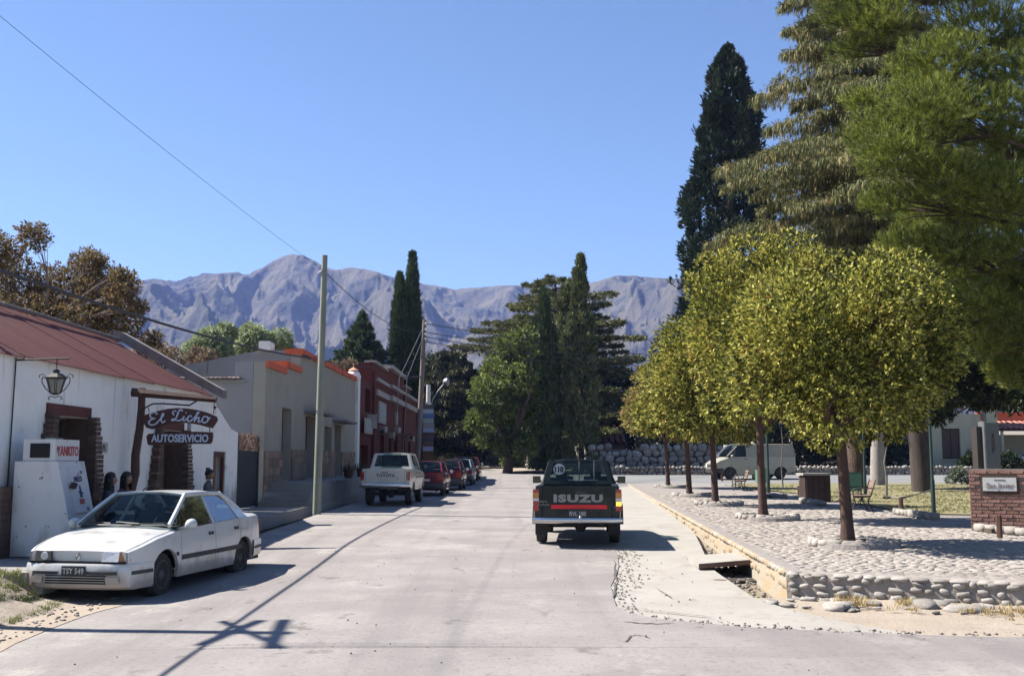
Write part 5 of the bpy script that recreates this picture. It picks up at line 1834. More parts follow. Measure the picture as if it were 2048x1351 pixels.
for sx in (-1, 1):
    MB().b2(sx * .70, sx * .825, -2.40, -2.27, .84, 1.13).build('tail_light', m_redlens, c, world=False)
bumper(c, TB, -2.50, .12, .60, .74, M['chrome'], 'rear_bumper', front=False, out=.02)
np_ = MB().b2(-.17, .17, -2.53, -2.52, .69, .80).build('number_plate', m_platew, c, world=False)
local_text('BCD 172', .29, .07, (0, -2.534, .745), np_, m_dkl, ext=.002)
for sx in (-1, 1):
    MB().grid([[(sx * (TB.W(y, .93) + .006), y, z) for z in (.91, .94)] for y in (-2.3, -1.8)] + []).build('side_strip', M['blackplastic'], c, world=False)
    MB().b2(sx * (TB.W(0, .93) + .002), sx * (TB.W(0, .93) + .012), -.72, 1.9, .90, .935).build('side_strip', M['blackplastic'], c, world=False)


# ------------------------------------------------------------------ hatchbacks and estate parked beyond
def hatch_spec(pm, k=1.0):
    return dict(paint=pm, ends=(1.85, -1.85), axles=(1.2, -1.2), ra=.33, rw=.285, tw=.17, rim=m_rimg, floor=.24,
                w=([-1.87, -1.75, -1.2, 0, 1.2, 1.6, 1.86], [.72, .78, .81, .82, .81, .77, .68]),
                zs=([-1.87, -1.7, 0, .9, 1.5, 1.86], [.90, .93, .92, .90, .80, .66]),
                zc=([-1.87, -1.7, 0, .9, 1.5, 1.86], [.91, .96, .96, .97, .87, .68]),
                sill=([-1.87, -1.5, -1.4, 1.5, 1.6, 1.86], [.42, .36, .24, .24, .36, .42]),
                gh=[(.95, .96, .69), (.35, 1.39, .56), (-1.25, 1.36, .56), (-1.78, .95, .68)], crown=.04,
                pillars=[(-.12, -.15, .035), (-.95, -.93, .04)], side_glass=[(.88, .40, -.09, -.12), (-.15, -.18, -.91, -.90)],
                cpanel=[[(-1.28, 'b'), (-1.12, 't'), (-1.5, 't'), (-1.75, 'b')]], doors=[(-.92, -.1), (-.1, .82)], moulding=.5)


def finish_small(c, B, pm, lamps='wide', ry=-1.85):
    bumper(c, B, ry - .04, .35, .30, .52, M['blackplastic'], 'rear_bumper', front=False)
    bumper(c, B, 1.86, .35, .28, .50, M['blackplastic'], 'front_bumper')
    for sx in (-1, 1):
        MB().b2(sx * .50, sx * .74, ry - .035, ry + .06, .62, .84).build('tail_light', m_redlens, c, world=False)
        MB().b2(sx * .42, sx * .64, 1.80, 1.885, .54, .65).build('headlight', m_clear, c, world=False)
    MB().b2(-.2, .2, ry - .03, ry - .01, .60, .70).build('number_plate', m_platew, c, world=False)


m_c1 = mat('maroon_paint', (.16, .008, .022), (.13, .008, .02), scale=2, rough=.22, coat=.7)
m_c2 = mat('wine_paint', (.11, .008, .028), (.09, .008, .025), scale=2, rough=.22, coat=.7)
m_c3 = mat('blue_grey_paint', (.26, .29, .33), (.22, .25, .29), scale=2, rough=.3, coat=.5)
m_c4 = mat('bright_red_paint', (.28, .015, .012), (.24, .012, .012), scale=2, rough=.25, coat=.6)
for (x, y, pm, lab, k) in ((-3.52, 45.2, m_c1, 'maroon hatchback directly ahead of the ivory pickup', 1.0),
                           (-3.10, 51.8, m_c2, 'wine red hatchback second in the line ahead of the pickup', 1.0),
                           (-2.85, 58.6, m_c3, 'grey blue hatchback third in the line, between two red cars', .96),
                           (-2.75, 65.2, m_c4, 'dark red hatchback farthest along the line, nearest the junction', 1.0)):
    cc, BB = make_car('parked_hatchback', hatch_spec(pm), (x, y, float(G(x, y))), -.02, lab, 'car', 'cars parked along the house fronts')
    finish_small(cc, BB, pm)

# ------------------------------------------------------------------ delivery van behind the plaza
m_van = mat('cream_van_paint', (.40, .37, .29), (.36, .335, .265), scale=2, rough=.4, coat=.3, c3=(.42, .38, .32), s3=1.2, t3=.6)
VAN = dict(paint=m_van, ends=(2.45, -2.45), axles=(1.62, -1.50), ra=.40, rw=.33, tw=.2, rim=m_rimg, floor=.36,
           w=([-2.46, -2.3, -1.2, 0, 1.5, 2.1, 2.46], [.90, .95, .97, .97, .96, .92, .84]),
           zs=([-2.46, 0, 1.0, 1.6, 2.2, 2.46], [1.30, 1.30, 1.30, 1.25, 1.05, .90]),
           zc=([-2.46, 0, 1.0, 1.6, 2.2, 2.46], [1.3, 1.3, 1.32, 1.33, 1.10, .92]),
           sill=([-2.46, -2.0, -1.9, 2.0, 2.1, 2.46], [.42, .36, .28, .28, .36, .42]),
           tumble=([.2, .5, .9, 1.3, 2.0], [.96, 1.0, 1.0, .975, .93]),
           gh=[(1.75, 1.33, .84), (1.05, 1.98, .78), (-2.3, 2.0, .80), (-2.43, 1.30, .88)], crown=.05,
           pillars=[(.55, .55, .05)], side_glass=[(1.68, 1.12, .60, .60)],
           cpanel=[[(.55, 'b'), (.55, 't'), (-2.3, 't'), (-2.42, 'b')]], doors=[(.52, 1.55)], moulding=None, crown_=0)
VAN['rear_seat'] = False
van, VB = make_car('delivery_van', VAN, (14.9, 66.2, float(G(15, 66)) + .03), pi / 2 + .18, 'cream panel van parked across the side street behind the street trees', 'van')
van.scale = (1.06, 1.06, 1.06)
bumper(van, VB, 2.47, .45, .36, .62, M['blackplastic'], 'front_bumper')
for sx in (-1, 1):
    MB().b2(sx * .52, sx * .74, 2.40, 2.475, .68, .88).build('headlight', m_clear, van, world=False)
    MB().b2(sx * .745, sx * .86, 2.30, 2.45, .68, .88).build('indicator', m_amber, van, world=False)
MB().b2(-.5, .5, 2.42, 2.475, .70, .86).build('grille', M['blackplastic'], van, world=False)

# white car at the right edge of the picture
WC = hatch_spec(m_wcar)
wc, WB = make_car('parked_white_car', WC, (38.5, 77.5, .95), pi / 2 - .05, 'white car cut off at the right edge beside the tiled porch', 'car')
finish_small(wc, WB, m_wcar)
# ================================================================== PLAZA
def gp(px, py, fn=None):
    """point of the plaza (or street) surface seen at a photograph pixel"""
    fn = fn or (lambda x, y: PL(y))
    z = .2
    for _ in range(8):
        # ray: direction of pixel in camera frame
        dx = (px - 1024) / 2100; dz = (675.5 - py) / 2100
        Yd = cos(PITCH) - dz * sin(PITCH); Zd = sin(PITCH) + dz * cos(PITCH)
        t = (z - CAMH) / Zd
        x, y = dx * t, Yd * t
        z = float(fn(x, y))
    return x, y, z


def hz_at(px, py, Y):
    """world point at forward distance Y seen at a photograph pixel"""
    dx = (px - 1024) / 2100; dz = (675.5 - py) / 2100
    Yd = cos(PITCH) - dz * sin(PITCH); Zd = sin(PITCH) + dz * cos(PITCH)
    t = Y / Yd
    return (dx * t, Y, CAMH + Zd * t)


# ---- retaining wall: ochre kerb side towards the street, river stones towards the camera
rw = empty('retaining_wall', (3.6, 14.05, 0), 0, 'low retaining wall of river stones with ochre painted street side around the plaza', 'wall')
core = MB()
P = []
for y in span((14.05, 59.4, .4)):
    x = wallx(y)
    zt = float(PL(y))
    lo = float(G(x, y)) - .3
    P.append([(x + .10, y, lo), (x + .0 + .02 * float(vnoise(y * 3, 1, 4)), y, lo + .02), (x + .05 * float(vnoise(y * 2.1, 3, 5)), y, zt - .10), (x + .05, y, zt + .005)])
core.grid(P)
kc = core.build('painted_kerb', m_ochre, rw, smooth=40)
P = []
for y in span((14.05, 59.4, .4)):
    x = wallx(y); zt = float(PL(y))
    P.append([(x + .05, y, zt + .005), (x + .16, y, zt + .012), (x + .3 + .1 * float(vnoise(y * 2, 8, 3)), y, zt - .004)])
MB().grid(P).build('kerb_top', m_mort, rw, smooth=40)
core = MB()
P = []
xs = span((3.6, 14, .4))
for x in xs:
    y = front_y(x)
    zt = float(PL(y))
    P.append([(x, y + .3, zt + .008), (x, y + .05, zt + .005), (x, y + .01, zt - .05), (x, y - .03, zt - .5)])
P = [r[::-1] for r in P]
core.grid(P)
core.build('wall_core', mat('grey_mortar', (.27, .23, .20), (.35, .305, .27), scale=5, rough=.95, bump=.8, bscale=18), rw)
rng = random.Random(3)
# stones in the camera-facing wall, in rough courses
m_pale = ext_mat(mat('pale_river_stone', (.27, .24, .215), (.40, .37, .335), scale=7, rough=.88, bump=.5, bscale=16, c3=(.20, .165, .145), s3=2.2, t3=.55), .32)
cnt = 0
for row, (zr, h) in enumerate(((-.06, .075), (-.15, .08), (-.235, .085), (-.32, .10))):
    x = 3.62
    while x < 9.5:
        wdt = rng.uniform(.09, .22) * (1.35 if row == 3 else 1)
        y = front_y(x + wdt / 2)
        a = math.atan2(front_y(x + wdt) - front_y(x), wdt)
        if rng.random() < .86:
            put_piece('stone', stone_mesh(m_pale, rng.randrange(8), .25), (x + wdt / 2, y + .018 - .012 * row, float(PL(y)) + zr + rng.uniform(-.02, .015)),
                      (wdt * .95, .10, h * rng.uniform(.75, 1.1)), (rng.uniform(-.1, .1), rng.uniform(-.25, .25), a), rw)
            cnt += 1
        x += wdt + rng.uniform(.0, .05)
# rim stones along the top of both sides
x = 3.7
while x < 9.5:
    wdt = rng.uniform(.12, .26); y = front_y(x)
    put_piece('stone', stone_mesh(m_pale, rng.randrange(8), .3), (x, y + .07, float(PL(y)) - .022), (wdt, .18, .07), (0, 0, math.atan2(front_y(x + .2) - front_y(x), .2)), rw)
    x += wdt * .97
m_oston = ext_mat(mat('ochre_stained_stone', (.38, .26, .14), (.36, .30, .22), scale=6, rough=.9, bump=.5, bscale=18, c3=(.36, .32, .27), s3=3, t3=.5), .18)
y = 14.15
while y < 36:
    L = rng.uniform(.12, .26); x = wallx(y)
    put_piece('stone', stone_mesh(m_oston if rng.random() < .65 else m_pale, rng.randrange(8), .35), (x + .075, y, float(PL(y)) - .035), (.13, L, .10), (0, 0, 0), rw)
    if rng.random() < .5:
        put_piece('stone', stone_mesh(m_oston, rng.randrange(8), .35), (x + .035, y, float(PL(y)) - .12 - rng.uniform(0, .12)), (.06, L * .9, .1), (0, 0, 0), rw)
    y += L * .98

# ---- cobbles: the nearest as single pieces, the rest joined
sp_ = []
y = 12.95
r = 0
while y < 44:
    d = .145 + .0045 * (y - 13)
    x = wallx(y) + .2 + (d / 2 if r % 2 else 0)
    xm = 12.5 if y < 24 else 10.4
    while x < xm:
        if y > front_y(x) + .16:
            sp_.append(((x + rng.uniform(-.05, .05), y + rng.uniform(-.045, .045), float(PL(y)) - .0135), (d * rng.uniform(.8, 1.3), d * rng.uniform(.7, 1.05), .032 + .010 * rng.random()), rng.uniform(0, 3)))
        x += d
    y += d * .9; r += 1
rings = [(5.76, 18.3), (6.14, 26.0), (6.43, 33.6), (6.85, 41.0), (7.65, 52.0)]
sp_ = [s for s in sp_ if all(math.hypot(s[0][0] - a, s[0][1] - b) > .80 for a, b in rings)]
sp_.sort(key=lambda s: s[0][1] + .15 * abs(s[0][0] - 5))
plz = bpy.data.objects['plaza_paving']
for s in sp_[:290]:
    put_piece('cobble', stone_mesh(m_cobble, rng.randrange(8), .5), s[0], s[1], (0, 0, s[2]), plz)
stones_mass('cobbles', sp_[290:], m_cobble, plz, .5)

# ---- stones and dry weeds below the wall
P = []
for x in span((2.4, 14, .22)):
    f = front_y(max(3.6, x))
    P.append([(x, f + .05 - k * .14, float(G(x, f - k * .14)) + (.06 * fbm(x * 2.2, k * .5, 3, 12) + .03) * min(1, max(0, x - 3.9)) * max(0, 1 - k / 9) - (.006 if x > 4.3 else .03)) for k in range(21)])
mb = MB().grid(P)
rgd = tag(mb.build('rough_ground', m_dirt, smooth=60), kind='structure')
for i in range(70):
    x = rng.uniform(3.2, 9.2); y = front_y(max(3.6, x)) - rng.uniform(.08, .95)
    s = rng.choice((.10, .14, .2, .28, .42)) * rng.uniform(.8, 1.2)
    put_piece('stone', stone_mesh(rng.choice((m_pale, m_stone)), rng.randrange(8), .3), (x, y, float(G(x, y)) + (.03 if x > 4.3 else -.01)), (s, s * rng.uniform(.5, .8), s * rng.uniform(.2, .4)), (rng.uniform(-.2, .2), 0, rng.uniform(0, 3)), rgd)
tp_ = []
for i in range(300):
    x = rng.uniform(4.0, 8.8); y = front_y(x) - .2 - abs(rng.gauss(.35, .22))
    if vnoise(x * 2.2, y * 2.2, 6) > .42: tp_.append((x, y, float(G(x, y)) + .03))
m_dry = leaf_mat('dry_grass', [(0, (.25, .17, .07)), (.5, (.36, .27, .12)), (.85, (.42, .34, .17)), (1, (.16, .17, .05))], trans=.2)
tufts('dry_grass', tp_, .085, .010, 14, m_dry, lean=1.1)
# green grass beside the saloon car, in front of the sidewalk
m_gr = leaf_mat('verge_grass', [(0, (.07, .09, .02)), (.5, (.13, .16, .04)), (1, (.26, .24, .09))], trans=.3)
tp_ = []
for i in range(1500):
    x = rng.uniform(-8.5, -5.8); y = rng.uniform(12.0, 14.15)
    if vnoise(x * 1.6, y * 1.9, 16) > .28: tp_.append((x, y, float(G(x, y)) + .02 + vrise(x, y)))
tufts('verge_grass', tp_, .07, .011, 12, m_gr, lean=.9)
# lawn grass
tp_ = []
for i in range(5200):
    y = rng.uniform(20, 56); x0 = 10.9 if y > 28.4 else 12.8
    x = rng.uniform(x0, 13 + (y - 18) * .62)
    if vnoise(x * .5, y * .5, 26) > .35: tp_.append((x, y, float(PL(y)) + .02))
tufts('lawn_grass', tp_, .06, .025, 7, leaf_mat('lawn_blades', [(0, (.09, .10, .025)), (.5, (.15, .15, .05)), (1, (.28, .24, .11))], trans=.3), lean=.9)
tp_ = [(rng.uniform(-8, 0), rng.uniform(108, 122), 0) for i in range(900)]
tp_ = [(x, y, float(G(x, y)) - .1) for x, y, z in tp_]
tufts('far_meadow_grass', tp_, .14, .06, 5, m_gr)

# pebbles on the street and broken edge of the asphalt
pb_ = []
for i in range(130):
    y = rng.uniform(7.5, 20); x = rng.uniform(-5, 4.5)
    pb_.append(((x, y, float(G(x, y)) + .004), (rng.uniform(.008, .022),) * 3, 0))
for i in range(330):
    y = rng.uniform(11.8, 20); xe = road_span(y)[1]
    x = xe + abs(rng.gauss(.12, .18)); s = rng.uniform(.008, .04)
    pb_.append(((x, y, float(G(x, y))), (s, s * .8, s * .5), rng.uniform(0, 3)))
for i in range(200):
    x = rng.uniform(1.6, 7.0); y = ip(x, [1.3, 1.75, 2.6, 4.4, 8.5], [12.6, 12.2, 11.7, 11.2, 10.75]) + rng.gauss(.08, .1); s = rng.uniform(.01, .045)
    pb_.append(((x, y, float(G(x, y))), (s, s * .8, s * .5), rng.uniform(0, 3)))
for i in range(450):
    y = rng.uniform(8.5, 14.5); x = road_span(y)[0] - abs(rng.gauss(0, .7)) + .1; s = rng.uniform(.01, .06)
    pb_.append(((x, y, float(G(x, y)) + .015 + vrise(x, y)), (s, s * .8, s * .5), rng.uniform(0, 3)))
for i in range(260):
    y = rng.uniform(14.2, 22); x = wallx(y) - rng.uniform(.05, .5); s = rng.uniform(.02, .08)
    pb_.append(((x, y, float(G(x, y)) - .14), (s, s * .8, s * .6), rng.uniform(0, 3)))
stones_mass('pebbles', pb_, m_cobble, None, .3)
# broken patch and cracks in the asphalt
mb = MB()


def crack(pts, wdt):
    q = []
    for a, b in zip(pts[:-1], pts[1:]):
        for i in range(5):
            t = i / 5
            q.append((lerp(a[0], b[0], t) + rng.gauss(0, .012), lerp(a[1], b[1], t) + rng.gauss(0, .03)))
    q.append(pts[-1])
    L, Rr = [], []
    for i, p in enumerate(q):
        n = Vector((q[min(i + 1, len(q) - 1)][0] - q[max(i - 1, 0)][0], q[min(i + 1, len(q) - 1)][1] - q[max(i - 1, 0)][1])).normalized()
        k = wdt * rng.uniform(.4, 1.3) * (0.25 if i in (0, len(q) - 1) else 1)
        z = float(G(p[0], p[1])) + .0075
        L.append((p[0] - n.y * k, p[1] + n.x * k, z)); Rr.append((p[0] + n.y * k, p[1] - n.x * k, z))
    mb.grid([L, Rr])


crack([gp(1245, 1243, G)[:2], gp(1290, 1247, G)[:2], gp(1350, 1246, G)[:2]], .022)
crack([gp(1245, 1285, G)[:2], gp(1262, 1272, G)[:2], gp(1290, 1270, G)[:2], gp(1300, 1276, G)[:2]], .010)
crack([gp(1230, 1120, G)[:2], gp(1232, 1160, G)[:2], gp(1226, 1195, G)[:2]], .018)
crack([gp(1250, 1212, G)[:2], gp(1310, 1222, G)[:2], gp(1430, 1235, G)[:2]], .010)
crack([gp(1310, 1175, G)[:2], gp(1345, 1195, G)[:2], gp(1400, 1200, G)[:2]], .006)
crack([(-2.2, 36), (-.5, 35.8), (.9, 35.9)], .012)
o = mb.build('road_cracks', mat('crack_dark', (.07, .06, .055), (.12, .105, .095), scale=10), None)
tag(o, kind='structure')
cv = MB().lathe((3.05, 15.75, float(G(3, 15.75)) - .012), [(.10, 0), (.10, .008), (.09, .010)], 14).build('valve_cover', mat('rusty_iron', (.20, .14, .11), (.26, .2, .16), scale=20))
tag(cv, 'small round iron cover set in the concrete apron', 'utility cover')

# slab bridging the gutter
sl_ = empty('gutter_slab', (3.55, 17.5, 0), 0, 'broken concrete slab bridging the gutter against the ochre wall', 'slab')
zs_ = float(G(3.4, 17.5))
MB().poly([(2.95, 16.9, zs_ + .00), (3.80, 17.05, zs_ + .05), (3.88, 18.6, zs_ + .03), (3.05, 18.55, zs_ - .02)], (0, 0, .075)).build('slab', m_conc, sl_)
MB().poly([(2.955, 16.893, zs_ + .0), (3.80, 17.043, zs_ + .05), (3.80, 17.043, zs_ + .12), (2.955, 16.893, zs_ + .07)], (0, -.006, 0)).build('slab_edge', mat('brown_slab_edge', (.13, .065, .05), (.18, .10, .075), scale=9), sl_)
for i in range(3):
    pass
mb = MB().b2(2.9, 3.7, 16.95, 18.5, zs_ - .5, zs_ - .17)
pit = MB().box((3.45, 17.2, zs_ - .155), (.7, 1.4, .02)).build('gutter_floor', mat('gutter_dark_brown', (.035, .028, .022), (.06, .05, .04), scale=6), sl_)  # very dark brown floor strip below the slab

# ---- street trees' stone rings
for i, (a, b) in enumerate(rings):
    rg = empty('tree_ring', (a + .12, b + .05, float(PL(b))), 0, ['whitewashed stone ring around the nearest street tree', 'stone ring around the second street tree in the row', 'stone ring around the third street tree in the row', 'stone ring around the fourth street tree in the row', 'stone ring around the farthest street tree in the row'][i], 'planter ring', 'stone rings around the street trees')
    n = 22
    for k in range(n):
        an = 2 * pi * k / n
        put_piece('stone', stone_mesh(m_pale, rng.randrange(8), .6), (a + .12 + .70 * cos(an), b + .05 + .62 * sin(an), float(PL(b)) + .075),
                  (.22 * rng.uniform(.6, 1.15), .16, .16 * rng.uniform(.6, 1.15)), (rng.uniform(-.2, .2), 0, an + pi / 2), rg)
    MB().lathe((a + .12, b + .05, float(PL(b))), [(.775, -.01), (.745, .07), (.70, .115), (.62, .11)], 24).build('mortar_ring', m_mort, rg)
    MB().lathe((a + .12, b + .05, float(PL(b))), [(.63, .0), (.63, .09), (.3, .11)], 20).build('soil', mat('dark_soil', (.05, .038, .028), (.09, .07, .05), scale=8, bump=.8), rg)

# ---- kerb stones round the planted beds
for lab, pts in (('stone edged bed behind the fourth street tree', [gp(1532, 994), gp(1573, 996)]),
                 ('stone edging at the foot of the dark box', [gp(1604, 1005), gp(1648, 1012)]),
                 ('stone edging along the lawn beside the nearer bench', [gp(1792, 1028), gp(1872, 1040)]),
                 ('stone edging in front of the brick sign wall', [gp(1955, 1062), gp(2060, 1072)])):
    (xa, ya, za), (xb, yb_, zb_) = pts
    e = empty('bed_edging', (xa, ya, za), 0, lab, 'edging', 'stone edgings of the beds')
    n = max(3, round(math.hypot(xb - xa, yb_ - ya) / .27))
    for k in range(n):
        t = (k + .5) / n
        put_piece('stone', stone_mesh(m_stone, rng.randrange(8), .5), (lerp(xa, xb, t), lerp(ya, yb_, t), za + .07), (.27, .24, .20 * rng.uniform(.8, 1.2)), (0, 0, math.atan2(yb_ - ya, xb - xa)), e)
    MB().box(((xa + xb) / 2, (ya + yb_) / 2 + .5, za + .03), (abs(xb - xa), .9, .12)).build('soil', MATS['dark_soil'], e)

# ---- brick sign wall
m_brick = ext_mat(mat('sign_wall_brick', (.32, .165, .125), (.40, .22, .17), scale=8, rough=.92, bump=.6, bscale=24), .22)
m_joint = mat('pale_mortar', (.25, .21, .185), (.31, .265, .23), scale=9, rough=.95)
bx, by, bz = 9.74, 22.6, .18
bw = empty('brick_sign_wall', (bx, by, bz), 0, 'red brick wall with white sign reading San Javier', 'sign wall')
Wd, Hd, kx = 1.30, 1.25, .82
MB().b2(bx + .02, bx + Wd - .02, by + .02, by + .30, bz - .1, bz + Hd - .01).build('mortar_core', m_joint, bw)
bbm = MB().box((0, 0, 0), (.235, .12, .058)).mesh('brick'); bbm.materials.append(m_brick)
z = bz + .035; row = 0
while z < bz + Hd:
    x = bx + (0 if row % 2 else -.0)
    first = True
    while x < bx + Wd - .02:
        L = .235 if not (first and row % 2) else .12
        L = min(L, bx + Wd - x)
        cx_, cz_ = x + L / 2, z
        skip = bx + 0.197 < cx_ < bx + 0.984 and bz + .72 < cz_ < bz + 1.13
        if not skip and L > .05:
            put_piece('brick', bbm, (cx_ + rng.uniform(-.004, .004), by + .05 + rng.uniform(-.008, .008), cz_), ((L - .018) / .235, 1, 1), (0, 0, rng.uniform(-.02, .02)), bw)
        x += L; first = False
    z += .076; row += 1
MB().b2(bx + 0.213, bx + 0.976, by - .015, by + .06, bz + .71, bz + 1.135).build('sign_frame', m_brickd, bw)
sb_ = MB().b2(bx + 0.271, bx + 0.918, by - .035, by - .012, bz + .78, bz + 1.06).build('sign_board', M['white'], bw)
text_on('San Javier', (bx + 0.599, by - .04, bz + .88), (1, 0, 0), (0, 0, 1), .2, flat_mat('brown_letters', (.22, .13, .11)), sb_, fit=(.54, .14), ext=.002, shear=.2)
MB().b2(bx + 0.492, bx + 0.705, by - .04, by - .0355, bz + 1.0, bz + 1.02).build('illegible_line', MATS['brown_letters'], sb_)

bw.rotation_euler = (0, 0, -.42)
# ---- dark box of brick with slab top, bins, lamp posts, rail
x, y, z = gp(1614, 1003)
bx_ = empty('brick_grill', (x, y, z), 0, 'dark brick barbecue box with overhanging pale slab behind the second tree', 'barbecue')
MB().b2(x, x + .82, y, y + .8, z - .05, z + .90).build('core', m_lintel, bx_)
bk = MB().box((0, 0, 0), (.20, .06, .07)).mesh('brick'); bk.materials.append(ext_mat(mat('smoked_brick', (.035, .018, .014), (.06, .03, .024), scale=7), .3))
for r in range(11):
    for k in range(4):
        put_piece('brick', bk, (x + .10 + k * .205, y - .012 + rng.uniform(-.006, .006), z + .05 + r * .078), (.95, 1, .92), (0, 0, 0), bx_)
        put_piece('brick', bk, (x - .012, y + .10 + k * .205, z + .05 + r * .078), (.95, 1, .92), (0, 0, pi / 2), bx_)
MB().b2(x - .12, x + .84, y - .06, y + .85, z + .90, z + .97).build('slab_top', m_conc, bx_)

m_bin = mat('green_bin_paint', (.07, .20, .13), (.10, .25, .17), scale=6, rough=.55)
m_dkgreen = mat('dark_green_metal', (.008, .028, .024), (.014, .038, .03), scale=6, rough=.5)
for i, (px, py, lab, hh) in enumerate(((1524, 972, 'green litter bin on posts left of the second street tree trunk', .95), (1709, 1004, 'pale green litter bin on posts just right of the nearest street tree trunk', .95))):
    x, y, z = gp(px, py + 10 if i == 0 else py)
    e = empty('litter_bin', (x, y, z), 0, lab, 'litter bin', 'green litter bins of the plaza')
    MB().b2(x - .24, x + .20, y - .18, y + .18, z + .38, z + .98).build('bin', m_bin, e)
    MB().b2(x - .26, x + .22, y - .2, y + .2, z + .981, z + 1.01).build('rim', m_dkgreen, e)
    for s in (-.1, .30):
        MB().tube([(x + s, y + .2, z - .05), (x + s, y + .2, z + 1.05)], .028, 6).build('post', m_dkgreen, e)
lpz = []
for px, py, h, rad, lab in ((1868, 1030, 5.2, .045, 'dark green lamp post between the nearer bench and the brick sign wall'),
                            (1537, 985, 5.2, .06, 'green lamp post beside the left litter bin'),
                            (1731, 990, 4.6, .05, 'green post behind the nearer bench')):
    x, y, z = gp(px, py)
    e = empty('lamp_post', (x, y, z), 0, lab, 'lamp post', 'green lamp posts of the plaza')
    MB().tube([(x, y, z - .05), (x, y, z + .9), (x, y, z + .95), (x, y, z + h)], [rad * 1.4, rad * 1.3, rad, rad * .8], 8).build('shaft', m_dkgreen, e, smooth=50)
    MB().lathe((x, y, z + h), [(.05, 0), (.12, .05), (.16, .2), (.12, .34), (.03, .4)], 10).build('lantern', M['white'], e, smooth=50)

# split wooden rail on short posts
x1, y1, z1 = gp(1803, 1025)
x0, y0, z0 = gp(1768, 1012); x2, y2_, z2 = gp(1868, 1020)
e = empty('wooden_rail', (x1, y1, z1), 0, 'weathered wooden rail on a short post behind the nearer bench', 'railing')
MB().tube([(x0, y0, z0 + .28), (x1, y1, z1 + .40), (x2, y2_, z2 + .58)], .035, 7).build('rail', M['barkgrey'], e)
MB().tube([(x1, y1, z1 - .05), (x1, y1, z1 + .42)], .06, 7).build('post', M['wood'], e)
for px, py, h, lab in ((1598, 990, .38, 'short dark post left of the barbecue box'), (2000, 1075, .42, 'short dark post in front of the brick sign wall'), (1444, 962, .42, 'short dark post near the side street')):
    x, y, z = gp(px, py)
    o = MB().tube([(x, y, z - .05), (x, y, z + h)], .055, 7).build('short_post', M['wood'])
    tag(o, lab, 'post', 'short posts of the plaza')
x, y, z = gp(1508, 960)
o = MB().tube([(x, y, z - .05), (x, y, z + 2.4)], [.13, .12], 10).build('whitewashed_post', M['white'])
tag(o, 'whitewashed post between the van and the second street tree', 'post')


# ---- benches: cast iron ends, wooden slats
def bench(x, y, z, rz, lab, s=1.0):
    e = empty('park_bench', (x, y, z), rz, lab, 'bench', 'iron and wood benches of the plaza')
    e.scale = (s, s, s)
    W_ = 1.5
    for sx in (-1, 1):
        X = sx * W_ / 2
        f = MB()
        f.tube([(X, .52, .0), (X, .46, .10), (X, .40, .25), (X, .44, .42)], .022, 6)
        f.tube([(X, -.08, .0), (X, -.02, .12), (X, .06, .28), (X, .0, .42)], .022, 6)
        f.tube([(X, .46, .42), (X, .2, .40), (X, -.02, .42), (X, -.10, .65), (X, -.17, .88)], .022, 6)
        f.tube([(X, .44, .42), (X, .46, .55), (X, .40, .64), (X, .20, .66), (X, -.10, .64)], .018, 6)
        f.tube([(X, .12 + .10 * cos(a), .24 + .10 * sin(a)) if False else (X, .21 + .11 * cos(a), .23 + .11 * sin(a)) for a in np.linspace(0, 2 * pi, 13)], .012, 5, cap=False)
        f.tube([(X, .40, .14), (X, .21, .12), (X, .04, .16)], .012, 5)
        f.tube([(X, .22 + .08 * cos(a), .54 + .07 * sin(a)) for a in np.linspace(0, 2 * pi, 11)], .011, 5, cap=False)
        f.build('bench_end', M['iron'], e, world=False)
    sl_m = MB().box((0, 0, 0), (W_ + .1, .085, .022)).mesh('slat'); sl_m.materials.append(mat('worn_bench_wood', (.17, .105, .08), (.24, .16, .125), scale=5, rough=.7, stretch=(.2, 1, 1)))
    for k in range(5):
        o = bpy.data.objects.new('slat', sl_m); COL.objects.link(o); o.parent = e; o.location = (0, .02 + k * .098, .435)
    for k, (yy, zz) in enumerate(((-.09, .58), (-.13, .70), (-.165, .82))):
        o = bpy.data.objects.new('slat', sl_m); COL.objects.link(o); o.parent = e; o.location = (0, yy + .01, zz); o.rotation_euler = (pi / 2 + .28, 0, 0)
    return e


x, y, z = gp(1735, 1020)
bench(x, y, z, pi / 2 - .22, 'iron and wood bench seen from its end, beside the right litter bin', 1.0)
x, y, z = gp(1488, 980)
bench(x, y, z, pi / 2 - .12, 'smaller looking bench far off in front of the cream van', 1.05)
# telephone totem
x, y, z = hz_at(1987, 935, 34)
z = float(PL(34))
e = empty('phone_totem', (x, y, z), 0, 'tall grey telephone totem lettered TELECOM behind the brick sign wall', 'telephone booth')
m_tot = mat('grey_totem', (.10, .105, .12), (.13, .135, .15), scale=4, rough=.5)
MB().b2(x - .22, x + .24, y, y + .3, z, z + 2.62).build('panel', m_tot, e)
MB().b2(x - .27, x - .222, y - .05, y + .35, z, z + 2.66).build('edge_panel', M['steel'], e)
MB().b2(x - .44, x - .28, y + .1, y + .5, z + .2, z + 2.5).build('hood', M['iron'], e)
text_on('TELECOM', (x + .03, y - .006, z + 1.95), (0, 0, 1), (-1, 0, 0), .15, M['iron'], e, fit=(.62, .10), ext=.003, bold=.004)

# ---- seated people in front of the shop (their heads show above the car)
m_skin = mat('skin', (.30, .16, .10), (.36, .20, .13), scale=12, rough=.55)
m_hair = mat('dark_hair', (.012, .008, .007), (.025, .016, .012), scale=30, rough=.6, stretch=(1, 1, .2))


